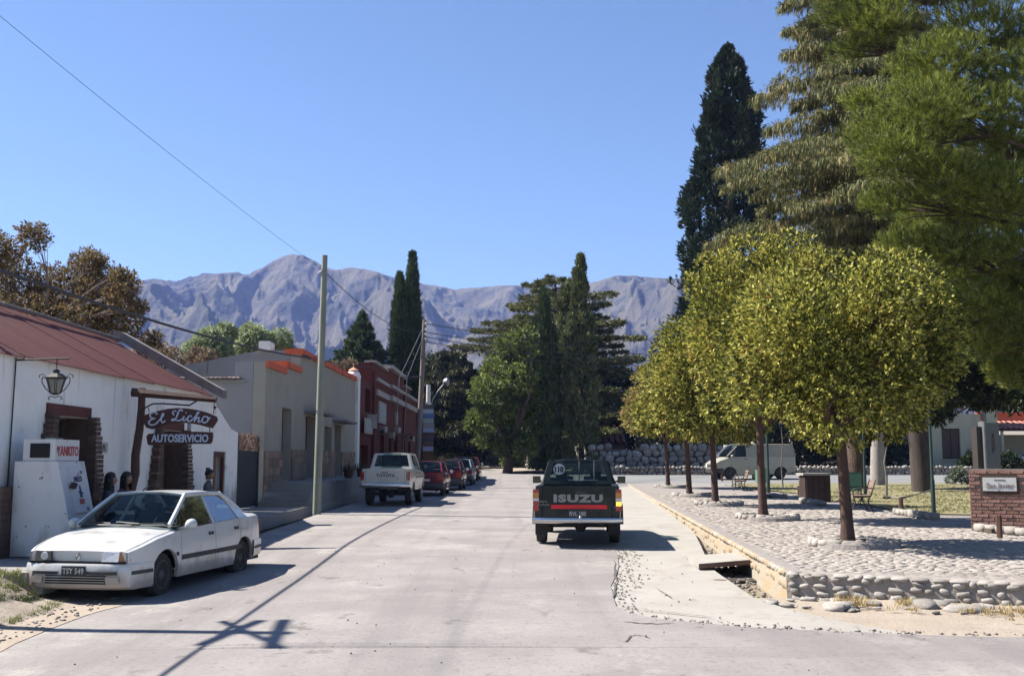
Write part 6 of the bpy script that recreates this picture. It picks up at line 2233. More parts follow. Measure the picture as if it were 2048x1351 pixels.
def person(x, y, z, rz, lab, top, trousers, long_hair=True):
    e = empty('person', (x, y, z), rz, lab, 'person')
    # joints: y forward, z up, seated on a 0.42 m bench
    J = [((0, 0, .50), .15), ((0, -.02, .66), .14), ((0, -.01, .84), .155), ((0, .0, .97), .10), ((0, .01, 1.03), .055), ((0, .02, 1.09), .06)]
    ed = [(0, 1), (1, 2), (2, 3), (3, 4), (4, 5)]

    def add(p, r, a):
        J.append((p, r)); ed.append((a, len(J) - 1)); return len(J) - 1
    hands = []
    for s in (-1, 1):
        h = add((s * .10, .05, .48), .10, 0); k = add((s * .13, .45, .50), .072, h); a = add((s * .12, .47, .10), .048, k); f = add((s * .12, .50, .05), .045, a); add((s * .13, .66, .035), .035, f)
        sh = add((s * .17, .0, .96), .065, 3); el = add((s * .23, .04, .70), .046, sh); wr = add((s * .15, .26, .60), .032, el); pm_ = add((s * .13, .33, .585), .036, wr)
        hands.append((s, Vector((s * .13, .33, .585))))
    me = bpy.data.meshes.new('body'); me.from_pydata([j[0] for j in J], ed, [])
    o = bpy.data.objects.new('body', me); COL.objects.link(o); o.parent = e
    sk = o.modifiers.new('skin', 'SKIN'); sk.use_smooth_shade = True
    for i, j in enumerate(J): me.skin_vertices[0].data[i].radius = (j[1], j[1] * (.75 if i < 4 else 1))
    me.skin_vertices[0].data[0].use_root = True
    o.modifiers.new('sub', 'SUBSURF').levels = 2; o.modifiers['sub'].render_levels = 2
    me.materials.append(top)
    # head with face
    hb = MB(); P = []
    n, m2 = 18, 24
    for i in range(n + 1):
        v = pi * i / n; row = []
        for k in range(m2 + 1):
            u = 2 * pi * k / m2
            px_, py_, pz = sin(v) * sin(u), sin(v) * cos(u), cos(v)
            r_x, r_y = .076, .096
            if pz < 0: r_x *= 1 - .28 * pz * pz; r_y *= 1 - .12 * pz * pz
            X, Y, Z = px_ * r_x, py_ * r_y, pz * .118
            if py_ > 0:
                Y += .022 * math.exp(-((X / .014) ** 2 + ((Z + .012) / .022) ** 2))          # nose
                Y -= .010 * math.exp(-(((abs(X) - .032) / .016) ** 2 + ((Z - .012) / .012) ** 2))  # eye sockets
                Y += .006 * math.exp(-((X / .022) ** 2 + ((Z + .050) / .008) ** 2))         # lips
                Y += .008 * math.exp(-((X / .02) ** 2 + ((Z + .092) / .018) ** 2))
            row.append((X, Y + .03, Z + 1.21))
        P.append(row)
    hb.grid(P)
    for s in (-1, 1):
        hb.lathe((s * .078, .02, 1.205), [(.008, -.008), (.026, -.004), (.028, .004), (.012, .010)], 10, 'x')
    hd = hb.build('head', m_skin, e, smooth=70, world=False)
    for s in (-1, 1):
        MB().lathe((s * .031, .113, 1.222), [(.002, -.004), (.010, 0), (.002, .007)], 10, 'y').build('eye', M['white'], hd, smooth=60, world=False)
        MB().lathe((s * .031, .117, 1.222), [(.004, 0), (.001, .004)], 8, 'y').build('pupil', M['iron'], hd, world=False)
    MB().lathe((0, .119, 1.16), [(.004, 0), (.021, .003), (.004, .006)], 10, 'y').build('mouth', mat('lips', (.30, .09, .07)), hd, world=False)
    hr = MB(); P = []
    for i in range(10):
        v = pi * .56 * i / 9; row = []
        for k in range(m2 + 1):
            u = 2 * pi * k / m2
            cut = .035 if cos(u) > .35 and v > .9 else 0
            r = 1.14 - cut * 4
            row.append((sin(v) * sin(u) * .078 * r, sin(v) * cos(u) * .098 * r + .022, cos(v) * .122 * 1.08 + 1.222))
        P.append(row)
    hr.grid(P)
    if long_hair:
        P = []
        for i in range(8):
            t = i / 7; row = []
            for k in range(13):
                u = pi * .32 + (2 * pi - pi * .64) * k / 12
                rr = .092 + .012 * sin(k * 2.1) + .01 * t
                row.append((rr * sin(u), (rr + .014) * cos(u) + .02, 1.25 - .32 * t))
            P.append(row)
        hr.grid(P)
    hr.build('hair', m_hair, e, smooth=70, world=False)
    # trousers over the legs
    tr_ = MB()
    for s in (-1, 1):
        tr_.tube([(s * .09, -.02, .50), (s * .115, .22, .51), (s * .13, .47, .50), (s * .125, .50, .42), (s * .12, .48, .12)], [.11, .10, .085, .08, .06], 12)
        tr_.lathe((s * .125, .52, .02), [(.05, 0), (.052, .05), (.04, .08)], 10)
    tr_.build('trousers', trousers, e, smooth=60, world=False)
    fg = MB()
    for s, p in hands:
        fg.lathe(tuple(p), [(.02, -.035), (.036, -.01), (.036, .02), (.026, .045)], 10, 'y')
        for k in range(4):
            ox = (-.027 + .018 * k)
            L = (.058, .068, .064, .05)[k]
            q = p + Vector((ox, .04, .0))
            fg.tube([q, q + Vector((0, L * .5, -.004)), q + Vector((0, L * .85, -.02)), q + Vector((0, L, -.036))], [.0092, .0086, .008, .006], 7)
        q = p + Vector((-s * .032, .0, .004))
        fg.tube([q, q + Vector((-s * .018, .025, -.004)), q + Vector((-s * .02, .05, -.012))], [.012, .010, .007], 7)
    fg.build('hands', m_skin, e, smooth=60, world=False)
    return e


fz = SWK(19.5)
for i, (x, y, z, rz, lab, tc_, lh) in enumerate(((-7.28, 19.15, SWK(19) - .10, -1.35, 'woman with long dark hair sitting nearest the ice chest', (.05, .04, .06), True),
                                                (-7.30, 20.0, SWK(20) - .10, -1.75, 'second dark haired woman sitting beside the gantry post', (.12, .05, .05), True),
                                                (-7.28, 25.4, SWK(25) - .12, -1.5, 'man with short dark hair sitting near the small red framed door', (.10, .10, .11), False))):
    person(x, y, z, rz, lab, mat('shirt_%s' % 'abc'[i], tc_, tuple(q * 1.3 for q in tc_), scale=12, rough=.9), mat('jeans', (.03, .04, .07), (.05, .06, .10), scale=30, rough=.95), lh)
for i, (y, lab) in enumerate(((19.6, 'low wooden bench under the two women by the shop wall'), (25.4, 'low wooden bench under the seated man'))):
    e = empty('shop_bench', (-7.35, y, SWK(y)), 0, lab, 'bench', 'low benches against the shop wall')
    MB().b2(-7.55, -7.2, y - .75, y + .75, SWK(y) + .27, SWK(y) + .32).build('seat', M['wood'], e)
    for yy in (y - .6, y + .6):
        MB().b2(-7.5, -7.25, yy - .04, yy + .04, SWK(y) - .0, SWK(y) + .268).build('leg', M['wood'], e)

# ---- far side: boulder walls, house with tiles, signs
m_boul = ext_mat(mat('pale_boulder', (.26, .24, .215), (.38, .355, .325), scale=2.4, rough=.88, bump=.5, bscale=6, c3=(.19, .165, .145), s3=.9, t3=.56), .35)
m_darkm = mat('dark_mortar', (.12, .10, .09), (.17, .145, .13), scale=4, rough=.95)  # dark brown mortar filling the joints between the boulders


def boulder_wall(name, lab, xa, xb, y, z0, z1, s, far_y=None, topn=.15, lim=280, seed=1):
    rg = random.Random(seed)
    e = empty(name, ((xa + xb) / 2, y, z0), 0, lab, 'wall')
    fy_ = lambda x: lerp(y, far_y if far_y else y, (x - xa) / (xb - xa))
    P = []
    for i in range(21):
        x = lerp(xa, xb, i / 20); yy = fy_(x)
        zt = z1 - s * .5
        P.append([(x, yy + .08, z0 - .4), (x, yy + .08, zt), (x, yy + s * .9, zt), (x, yy + s * .9, z0 - .4)])
    MB().grid(P).build('mortar_core', m_darkm, e)
    items = []
    z = z0 + s * .35
    while z < z1:
        x = xa + rg.uniform(0, s * .3)
        while x < xb:
            wd = s * rg.uniform(.6, 1.45)
            zt = z1 + topn * (vnoise(x * .8, 3, seed) - .5) * 2
            if z < zt:
                items.append(((x + wd / 2, fy_(x) - .02 + rg.uniform(-.06, .06), z + rg.uniform(-.12, .12) * s), (wd * .98, s * .8, s * rg.uniform(.65, 1.05)), rg.uniform(-.3, .3)))
            x += wd
        z += s * .72
    rg.shuffle(items)
    for it in items[:lim]:
        put_piece('stone', stone_mesh(m_boul, rg.randrange(8), .3), it[0], it[1], (rg.uniform(-.3, .3), rg.uniform(-.4, .4), it[2]), e)
    stones_mass('stones', items[lim:], m_boul, e, .3)
    return e


boulder_wall('boulder_wall', 'high wall of rounded pale boulders across the side street', 5.6, 17.5, 79, 1.0, 2.72, .62, topn=.2, seed=5)
boulder_wall('low_stone_wall', 'low stone wall in front of the boulder wall along the side street', 6.2, 34, 74.5, .55, 1.12, .30, topn=.03, seed=6)
boulder_wall('gate_boulders', 'short tapering stone wall with ivy left of the wooden inn sign', 1.05, 2.35, 84, .8, 2.6, .42, topn=.3, seed=7)
e = boulder_wall('stone_pillar', 'rough brown stone pillar right of the wooden inn sign', 3.15, 4.0, 83, .8, 2.9, .45, topn=.05, seed=8)
# signs at the junction
e = empty('green_road_sign', (1.7, 82.0, .7), 0, 'green road sign on two posts at the junction', 'sign')
gs = MB().b2(1.05, 2.35, 82, 82.06, 1.9, 2.75).build('panel', mat('road_sign_green', (.06, .15, .10), (.08, .19, .12), scale=3, rough=.5), e)
for k, wv in enumerate((.8, .95, .7)):
    MB().b2(1.75 - wv / 2, 1.75 + wv / 2, 81.985, 81.998, 2.56 - k * .24, 2.64 - k * .24).build('illegible_line', m_bin, gs)
for x in (1.25, 2.1):
    MB().tube([(x, 82.1, .4), (x, 82.1, 2.6)], .04, 6).build('post', M['steel'], e)
e = empty('inn_sign', (3.0, 80.5, .7), 0, 'dark wooden sign with white lettering on posts next to the stone pillar', 'sign')
ws = MB().b2(1.85, 3.15, 80.5, 80.56, 1.35, 2.1).build('board', m_sign, e)
text_on('La Posada del Cerro', (2.5, 80.48, 1.92), (1, 0, 0), (0, 0, 1), .2, m_platew, ws, fit=(1.1, .13), ext=.004, bold=.006)
MB().b2(2.0, 3.0, 80.47, 80.498, 1.46, 1.52).build('illegible_line', m_platew, ws)
for x in (2.05, 2.5, 2.95):
    MB().tube([(x, 80.6, .3), (x, 80.6, 2.1)], .045, 6).build('post', M['wood'], e)

m_tile = ext_mat(mat('clay_roof_tile', (.42, .15, .10), (.52, .23, .17), scale=2, rough=.85), .22)


def tiled_roof(parent, xa, xb, ya, za, yb_, zb_, pitch=.42):
    """rows of half-round clay tiles, each its own piece"""
    L = math.hypot(yb_ - ya, zb_ - za); n = max(2, round(L / .9)); cols = round((xb - xa) / pitch)
    ang = math.atan2(zb_ - za, yb_ - ya)
    V = []
    tm_ = MB(); P = []
    for j in range(2):
        P.append([(pitch * .62 * .5 * -cos(pi * k / 6), j * (L / n) * 1.1, pitch * .30 * sin(pi * k / 6) + .03 * (1 - j)) for k in range(7)])
    me = tm_.grid(P).mesh('roof_tile', 60); me.materials.append(m_tile)
    MB().poly([(xa, ya, za - .05), (xb, ya, za - .05), (xb, yb_, zb_ - .05), (xa, yb_, zb_ - .05)], (0, 0, -.06)).build('roof_deck', m_lintel, parent)
    for c_ in range(cols):
        for r_ in range(n):
            t = r_ / n
            put_piece('roof_tile', me, (xa + (c_ + .5) * pitch, lerp(ya, yb_, t), lerp(za, zb_, t)), (1, 1, 1), (ang, 0, random.uniform(-.02, .02)), parent)


# house behind the cypress: only a corner of its tiled roof shows
h1 = empty('tiled_house', (9.5, 90, 1.2), 0, 'low house with a clay tile roof half hidden behind the big cypress', 'building')
MB().b2(7.4, 9.6, 89.5, 96, .5, 3.1).build('wall', mat('ochre_house_wall', (.16, .12, .07), (.2, .15, .1), scale=2), h1)
tiled_roof(h1, 7.2, 9.7, 88.9, 3.0, 92.5, 4.6, pitch=.5)
# cream house at the right
h2 = empty('cream_house', (34, 80, .7), 0, 'cream plastered house with dark shuttered window and red tiled porch', 'building')
m_cream = mat('cream_plaster', (.50, .46, .33), (.44, .40, .29), scale=1.2, rough=.9, bump=.2, bscale=6, c3=(.36, .33, .25), s3=.6, t3=.58)
mb = MB()
wall(mb, (31.0, 80), (35.6, 80), .3, 5.1, [(1.6, 3.0, 1.7, 4.0)], th=.4, side=1)
mb.build('front_wall', m_cream, h2)
mb = MB()
mb.b2(31, 35.6, 80.4, 88, 4.9, 5.1); mb.b2(35.2, 35.6, 80.41, 88, .3, 4.9); mb.b2(31, 31.4, 80.41, 88, .3, 4.9); mb.b2(35.65, 48, 83, 83.3, .3, 3.6)
mb.build('side_wall', m_cream, h2)
MB().b2(35.9, 36.7, 79.6, 80.4, .3, 5.9).build('chimney_pillar', m_cream, h2)
MB().b2(36.75, 48, 83, 83.4, 4.6, 5.4).build('parapet', m_orange, h2)
tiled_roof(h2, 36.75, 46, 79.4, 3.9, 83.0, 4.6, pitch=.42)
for (a, b, c0, d0) in ((32.6, 34.0, 1.7, 4.0),):
    wn = MB().b2(a, b, 80.2, 80.25, c0, d0).build('window', m_doord, h2)
    for k in range(2):
        MB().b2(a + .06 + k * .7, a + .64 + k * .7, 80.15, 80.2, c0 + .1, d0 - .1).build('shutter', m_doord, wn)
    MB().b2(a - .1, b + .1, 79.88, 80.2, c0 - .12, c0 - .003).build('sill', m_cream, h2)
for x in (37.0, 41, 45):
    MB().tube([(x, 79.6, .3), (x, 79.6, 3.85)], .12, 8).build('porch_post', m_cream, h2)
boulder_wall('low_stone_wall', 'low stone wall in front of the cream house', 24, 44, 77, .6, 1.2, .36, topn=.04, seed=9, lim=120)
# ================================================================== TREES
def unit(a):
    return a / np.maximum(np.linalg.norm(a, axis=-1, keepdims=True), 1e-9)


def rdir(n, up=0.0):
    d = RNG.normal(size=(n, 3)); d[:, 2] += up
    return unit(d)


def leaf_geo(P, D, L, Wd, fold=.25):
    """folded diamond leaf (one quad each)"""
    n = len(P)
    r = rdir(n)
    Sd = unit(np.cross(D, r)); N_ = np.cross(Sd, D)
    L = np.broadcast_to(np.asarray(L, float), (n,))[:, None]; Wd = np.broadcast_to(np.asarray(Wd, float), (n,))[:, None]
    m = P + D * L * .45 + N_ * Wd * fold
    V = np.stack([P, m + Sd * Wd / 2, P + D * L, m - Sd * Wd / 2], 1).reshape(-1, 3)
    return V, np.arange(4 * n).reshape(-1, 4)


def tri_geo(P, D, L, Wd):
    """needle: one thin triangle each"""
    n = len(P)
    Sd = unit(np.cross(D, rdir(n)))
    L = np.broadcast_to(np.asarray(L, float), (n,))[:, None]; Wd = np.broadcast_to(np.asarray(Wd, float), (n,))[:, None]
    V = np.stack([P - Sd * Wd / 2, P + Sd * Wd / 2, P + D * L], 1).reshape(-1, 3)
    return V, np.arange(3 * n).reshape(-1, 3)


def rosettes(C, D, k, L, Wd, spread_=1.0, off=.04):
    """k leaves round every twig tip C with axis D"""
    n = len(C)
    P = np.repeat(C, k, 0); A = np.repeat(D, k, 0)
    d = unit(A + rdir(n * k) * spread_)
    P = P + d * off * RNG.uniform(.3, 1, (n * k, 1)) - A * RNG.uniform(0, 1, (n * k, 1)) * L * .8
    return P, d, L * RNG.uniform(.65, 1.15, n * k), Wd * RNG.uniform(.7, 1.15, n * k)


def curved(a, b, bend=.12, n=5, seed=0):
    a = Vector(a); b = Vector(b); r = random.Random(seed)
    d = b - a
    o = Vector((r.uniform(-1, 1), r.uniform(-1, 1), r.uniform(-.2, .8))) * d.length * bend
    return [a + d * (i / n) + o * sin(pi * i / n) for i in range(n + 1)]


def trunk_part(root, pts, radii, m, name='trunk', n=10):
    return MB().tube(pts, radii, n).build(name, m, root, smooth=60)


def blob_points(n, c, r, shell=.55, squash=1.0):
    """n points in a ball, denser towards the shell"""
    d = rdir(n); k = (shell + (1 - shell) * RNG.random((n, 1))) ** .6
    return np.asarray(c) + d * k * np.asarray(r), d


# ------------------------------------------------ clipped round street trees
m_priv = leaf_mat('street_tree_leaves', [(0, (.025, .035, .010)), (.30, (.065, .075, .016)), (.48, (.17, .175, .034)), (.70, (.40, .38, .065)), (.90, (.60, .55, .15)), (.965, (.30, .13, .045)), (1, (.24, .08, .03))], trans=.28, rough=.6, spec=.22)
m_priv2 = leaf_mat('street_tree_leaves_rusty', [(0, (.035, .045, .012)), (.3, (.13, .13, .03)), (.6, (.33, .30, .075)), (.85, (.38, .24, .11)), (1, (.27, .12, .07))], trans=.28, rough=.6, spec=.22)
m_ptr = mat('street_tree_bark', (.055, .028, .022), (.105, .06, .045), scale=7, rough=.95, bump=.7, bscale=26, stretch=(1, 1, .35), c3=(.19, .13, .10), s3=2.6, t3=.62)


def street_tree(base, cx, cy, z0, z1, r, n, ls, lab, m, seed, lean=(0, 0)):
    t = empty('street_tree', base, 0, lab, 'tree', 'clipped round street trees in a row')
    bx, by, bz = base
    zc = (z0 + z1) / 2; hz2 = (z1 - z0) / 2
    zt = z0 + .5
    pts = [(bx + .005, by, bz - .05), (bx, by, bz + .35), (bx - .03, by, lerp(bz, zt, .6)), (bx - .06 + (cx - bx) * .1, by, zt)]
    trunk_part(t, pts, [.15, .11, .095, .085], m_ptr, n=12)
    rg = random.Random(seed)
    # uneven outline: lumps over an egg-shaped body, fuller near the bottom
    lumps = []
    for i in range(32):
        a = rg.uniform(0, 2 * pi); v = rg.uniform(-.88, 1)
        rr = math.sqrt(max(0, 1 - abs(v) ** 2.6)) ** .8
        lumps.append((cx + cos(a) * rr * r * .72, cy + sin(a) * rr * r * .72, zc + v * hz2 * .70, rg.uniform(.20, .50) * r))
    C = []; D = []
    tot = sum(l[3] ** 2 for l in lumps)
    for (x, y, z, lr) in lumps:
        k = int(n * lr ** 2 / tot)
        p, d = blob_points(k, (x, y, z), (lr, lr, lr * 1.05), shell=.55)
        C.append(p); D.append(d)
    # inner leaves
    p, d = blob_points(int(n * .22), (cx, cy, zc), (r * .75, r * .75, hz2 * .75), shell=.2)
    C.append(p); D.append(d)
    C = np.concatenate(C); D = np.concatenate(D)
    ctr = np.array([cx, cy, zc])
    keep = C[:, 2] > z0 + .12 * np.sin(C[:, 0] * 5) - .1
    C = C[keep]; D = D[keep]
    D = unit(D * .6 + unit(C - ctr) * .8 + np.array([0, 0, .25]))
    P, d, L, W_ = rosettes(C, D, 7, ls, ls * .46, spread_=.85, off=ls * .3)
    d[:, 2] -= .12; d = unit(d)
    V, F = leaf_geo(P, d, L, W_)
    np_mesh('crown', V, F, m, t)
    lb = MB()
    for i in range(9):
        l = lumps[i * 2]
        lb.tube(curved(pts[-1], (l[0], l[1], l[2]), .12, 5, seed + i), [.075, .06, .045, .032, .02, .01], 6)
    tag(lb.build('limbs', m_ptr, t, smooth=60), kind=None)
    return t


LB = ['nearest clipped round tree with yellow green leaves, rightmost of the row', 'second clipped tree of the row, the tallest yellow green crown', 'third clipped tree of the row counted from the nearest', 'fourth clipped tree of the row counted from the nearest', 'fifth and farthest clipped tree of the row with a rusty tinged crown']
for i, (a, b, cx, cz0, cz1, r, n, ls) in enumerate(((5.76, 18.3, 5.66, 1.68, 5.3, 1.9, 8200, .098), (6.14, 26.0, 6.5, 1.9, 7.25, 2.1, 8000, .115), (6.43, 33.6, 6.3, 1.95, 6.15, 1.95, 4600, .135),
                                                    (6.85, 41.0, 6.75, 1.95, 6.15, 1.9, 3600, .15), (7.65, 52.0, 7.5, 2.0, 6.6, 2.0, 3200, .17))):
    street_tree((a, b, float(PL(b))), cx, b, cz0, cz1, r, n, ls, LB[i], m_priv2 if i == 4 else m_priv, 50 + i)


# ------------------------------------------------ cypresses
def cypress(x, y, z0, z1, rad, n, m, lab, name='cypress_tree', group='cypress trees', spr=.5, prof=None, knob=0.0, w_=.10, sun=None, cat='tree', lump=14, seed=1, up=1.4, lumps=None):
    t = empty(name, (x, y, z0), 0, lab, cat, group)
    trunk_part(t, [(x, y, z0 - .2), (x, y, z0 + (z1 - z0) * .5), (x, y, z0 + (z1 - z0) * .93)], [rad * .16, rad * .10, .02], M['bark'])
    h = z1 - z0
    prof = prof or ([0, .06, .2, .45, .7, .88, 1], [.55, .85, 1, .95, .72, .38, .02])
    u = RNG.random(n) ** .85
    a = RNG.uniform(0, 2 * pi, n)
    R_ = np.interp(u, *prof) * rad
    # vertical flutes and ragged edge
    fl = 1 + .16 * np.sin(a * 5 + seed) * np.sin(u * 9 + seed * 2) + knob * (vnoise(a * lump / 6.283 + seed * 7, u * h * .9, seed) - .5) * 2
    k = (1 - .5 * RNG.random(n) ** 2.2)
    R_ = R_ * fl * k
    P = np.stack([x + R_ * np.cos(a), y + R_ * np.sin(a), z0 + h * u], -1)
    D = unit(np.stack([np.cos(a) * .45, np.sin(a) * .45, np.full(n, up)], -1))
    if lumps:
        cnt, lr = lumps
        P[:, :2] = (P[:, :2] - [x, y]) * .72 + [x, y]
        cs, ds = [P[:n // 4]], [D[:n // 4]]
        for i in range(cnt):
            uu = RNG.random() ** .8; aa = RNG.uniform(0, 2 * pi); rr = float(np.interp(uu, *prof)) * rad * RNG.uniform(.62, .98)
            l = lr * RNG.uniform(.55, 1.15) * min(1, .25 + .9 * float(np.interp(uu, *prof)))
            q, dd = blob_points(int(n * .9 / cnt), (x + rr * cos(aa), y + rr * sin(aa), z0 + h * uu), (l * .8, l * .8, l * 1.5), shell=.3)
            cs.append(q); ds.append(unit(dd * .8 + np.array([cos(aa) * .5, sin(aa) * .5, up])))
        P = np.concatenate(cs); D = np.concatenate(ds); n = len(P)
    m2 = 4
    PP = np.repeat(P, m2, 0) + RNG.normal(0, spr * .16, (n * m2, 3)); DD = unit(np.repeat(D, m2, 0) + rdir(n * m2) * .45)
    V, F = leaf_geo(PP, DD, spr * RNG.uniform(.6, 1.2, n * m2), w_ * RNG.uniform(.7, 1.3, n * m2), .1)
    np_mesh('crown', V, F, m, t)
    return t


m_cyp = leaf_mat('cypress_green', [(0, (.018, .032, .012)), (.5, (.05, .075, .022)), (1, (.12, .15, .045))], trans=.15, rough=.7)
m_cyp_l = leaf_mat('cypress_light', [(0, (.03, .045, .02)), (.5, (.11, .13, .05)), (1, (.27, .27, .11))], trans=.2, rough=.7)
m_con = leaf_mat('dark_conifer_green', [(0, (.010, .020, .010)), (.5, (.022, .038, .016)), (.85, (.040, .058, .022)), (1, (.07, .06, .03))], trans=.1, rough=.7)


def px_x(px, y): return (px - 1024) / 2100 * y


def py_z(py, y): return CAMH + (HOR - py) / 2100 * y


cypress(px_x(1162, 80), 80, .8, py_z(512, 80), 1.5, 9000, m_cyp_l, 'tall cypress with a single spire in the middle distance, right of the cedar', knob=.5, prof=([0, .08, .25, .5, .66, .75, .82, .93, 1], [.7, 1, 1.05, .95, .70, .42, .36, .22, .02]), seed=3, spr=.36, lumps=(110, .42))
cypress(px_x(1132, 81.5), 81.5, .8, py_z(572, 81.5), 1.15, 4200, m_cyp_l, 'blunt topped cypress touching the tall spire on its left side', knob=.5, prof=([0, .1, .4, .8, .95, 1], [.7, 1, 1, .8, .5, .05]), seed=4, spr=.36, lumps=(70, .4))
cypress(px_x(1089, 79), 79, .8, py_z(582, 79), .82, 3600, m_cyp, 'slim dark cypress with a thin spire left of the blunt cypress', knob=.15, prof=([0, .15, .4, .62, .8, 1], [.8, 1, .95, .7, .38, .02]), seed=5, spr=.5)
cypress(px_x(1072, 80), 80, .8, py_z(640, 80), .55, 2200, m_cyp, 'short slim cypress leaning against the slim dark one', knob=.15, seed=6, spr=.45)
cypress(px_x(1104, 80), 79.6, .8, py_z(655, 80), .6, 2200, m_cyp, 'short slim cypress between the slim and the blunt cypress', knob=.15, seed=7, spr=.45)
cypress(px_x(822, 92), 92, 1, py_z(506, 92), .95, 5200, m_cyp, 'taller of two dark cypresses behind the red building', group='cypresses behind the red building', knob=.15, prof=([0, .3, .6, .8, .92, 1], [1, 1, .9, .55, .25, .02]), seed=8, spr=.5)
cypress(px_x(797, 91), 91, 1, py_z(549, 91), .85, 4500, m_cyp, 'shorter of two dark cypresses behind the red building', group='cypresses behind the red building', knob=.15, prof=([0, .3, .6, .82, .93, 1], [1, 1, .9, .55, .25, .02]), seed=9, spr=.5)
# big dark conifer behind the street trees
y_ = 84
cypress(px_x(1468, y_), y_, .8, py_z(76, y_), 4.5, 24000, m_con, 'very tall dark conifer standing against the sky, left of the drooping cedar', name='dark_conifer', group=None, knob=.75, lump=17,
        prof=([0, .17, .22, .38, .6, .8, .92, .97, 1], [.02, .05, 1.1, 1.05, .78, .54, .36, .18, .03]), seed=12, spr=.46, w_=.15, up=.7, lumps=(160, 1.15))

# dark fir left of the cypress pair and others use whorled branches
m_fir = leaf_mat('fir_needles', [(0, (.018, .036, .02)), (.5, (.055, .085, .038)), (1, (.13, .165, .065))], trans=.1, rough=.7)


def branches_tree(x, y, z0, z1, tiers, m, lab, name='cedar_tree', group=None, tr=.4, seed=1, trunk_pts=None, tuft=.34, tw=.05, droop=.0, pad=.30, density=26, hang=0.0, mt=None, nb=(5, 8), azr=(0, 2 * pi), curve=.0, top_m=None, wob=.25, k=7, spread_=.9, fill=.35):
    """whorls of spreading branches carrying flat pads of needle tufts. tiers: (height fraction, reach)"""
    rg = random.Random(seed)
    t = empty(name, (x, y, z0), 0, lab, 'tree', group)
    tp = trunk_pts or [(x, y, z0 - .2), (x + .1, y, lerp(z0, z1, .45)), (x, y, z1)]
    trunk_part(t, tp, [tr * (1 - .93 * i / (len(tp) - 1)) + .02 for i in range(len(tp))], mt or M['bark'], n=12)

    def ax(z):
        zs = [p[2] for p in tp]
        return ip(z, zs, [p[0] for p in tp]), ip(z, zs, [p[1] for p in tp])
    C = []; D = []; lb = MB()
    for (f, reach) in tiers:
        z = lerp(z0, z1, f)
        cx, cy = ax(z)
        n = rg.randint(*nb); a0 = rg.uniform(0, 6.28)
        for i in range(n):
            a = a0 + i * 2 * pi / n + rg.uniform(-.25, .25)
            if not (azr[0] <= a % (2 * pi) <= azr[1]): continue
            Lb = reach * rg.uniform(1 - wob, 1 + wob * .4)
            zz = z + rg.uniform(-.3, .3) * (z1 - z0) / max(6, len(tiers)) * .8
            pts = []
            for q in range(7):
                s = q / 6
                pts.append(Vector((cx + cos(a) * Lb * s, cy + sin(a) * Lb * s, zz + curve * Lb * s - droop * Lb * s * s + rg.uniform(-.04, .04))))
            lb.tube(pts, [max(.012, .030 * Lb * (1 - q / 6.5) * .55) for q in range(7)], 5)
            # pads along the branch
            m_ = int(density * Lb)
            s = RNG.random(m_) * (1 - fill * .4) + fill * .4
            idx = s * 6; i0 = np.minimum(idx.astype(int), 5); fr = (idx - i0)[:, None]
            PA = np.array([list(p) for p in pts])
            base = PA[i0] * (1 - fr) + PA[i0 + 1] * fr
            wdt = pad * Lb * (np.sin(np.clip(s, 0, 1) * pi * .88 + .22)) ** .8
            lat = RNG.uniform(-1, 1, m_)
            off = np.stack([-sin(a) * lat * wdt + cos(a) * np.abs(lat) * wdt * .35, cos(a) * lat * wdt + sin(a) * np.abs(lat) * wdt * .35, -np.abs(lat) * wdt * .35 * (droop + .15) + RNG.normal(0, .05, m_)], -1)
            C.append(base + off)
            dd = np.stack([np.full(m_, cos(a)) * .7 - sin(a) * lat * .5, np.full(m_, sin(a)) * .7 + cos(a) * lat * .5, np.full(m_, .35 - droop - hang)], -1)
            D.append(unit(dd))
    C = np.concatenate(C); D = np.concatenate(D)
    P, d, L, W_ = rosettes(C, D, k, tuft, tw, spread_=spread_, off=tuft * .15)
    if hang:
        sel = RNG.random(len(P)) < .62
        d[sel] = unit(d[sel] * .35 + np.array([0, 0, -1.0])); L[sel] *= 1.55
    V, F = leaf_geo(P, d, L, W_, .12)
    np_mesh('crown', V, F, m, t)
    lb.build('branches', mt or M['bark'], t, smooth=60)
    return t


fir_t = [(f, min(4.9, 8.0 * (1 - f) ** 1.05) + .08) for f in np.linspace(.08, .995, 34)]
branches_tree(px_x(722, 88), 88, 1, py_z(622, 88), fir_t, m_fir, 'dark green fir with a pointed top behind the orange trimmed house', name='fir_tree', tr=.35, seed=3, tuft=.34, tw=.10, droop=.02, density=26, pad=.24, curve=.10, nb=(7, 9), wob=.35)

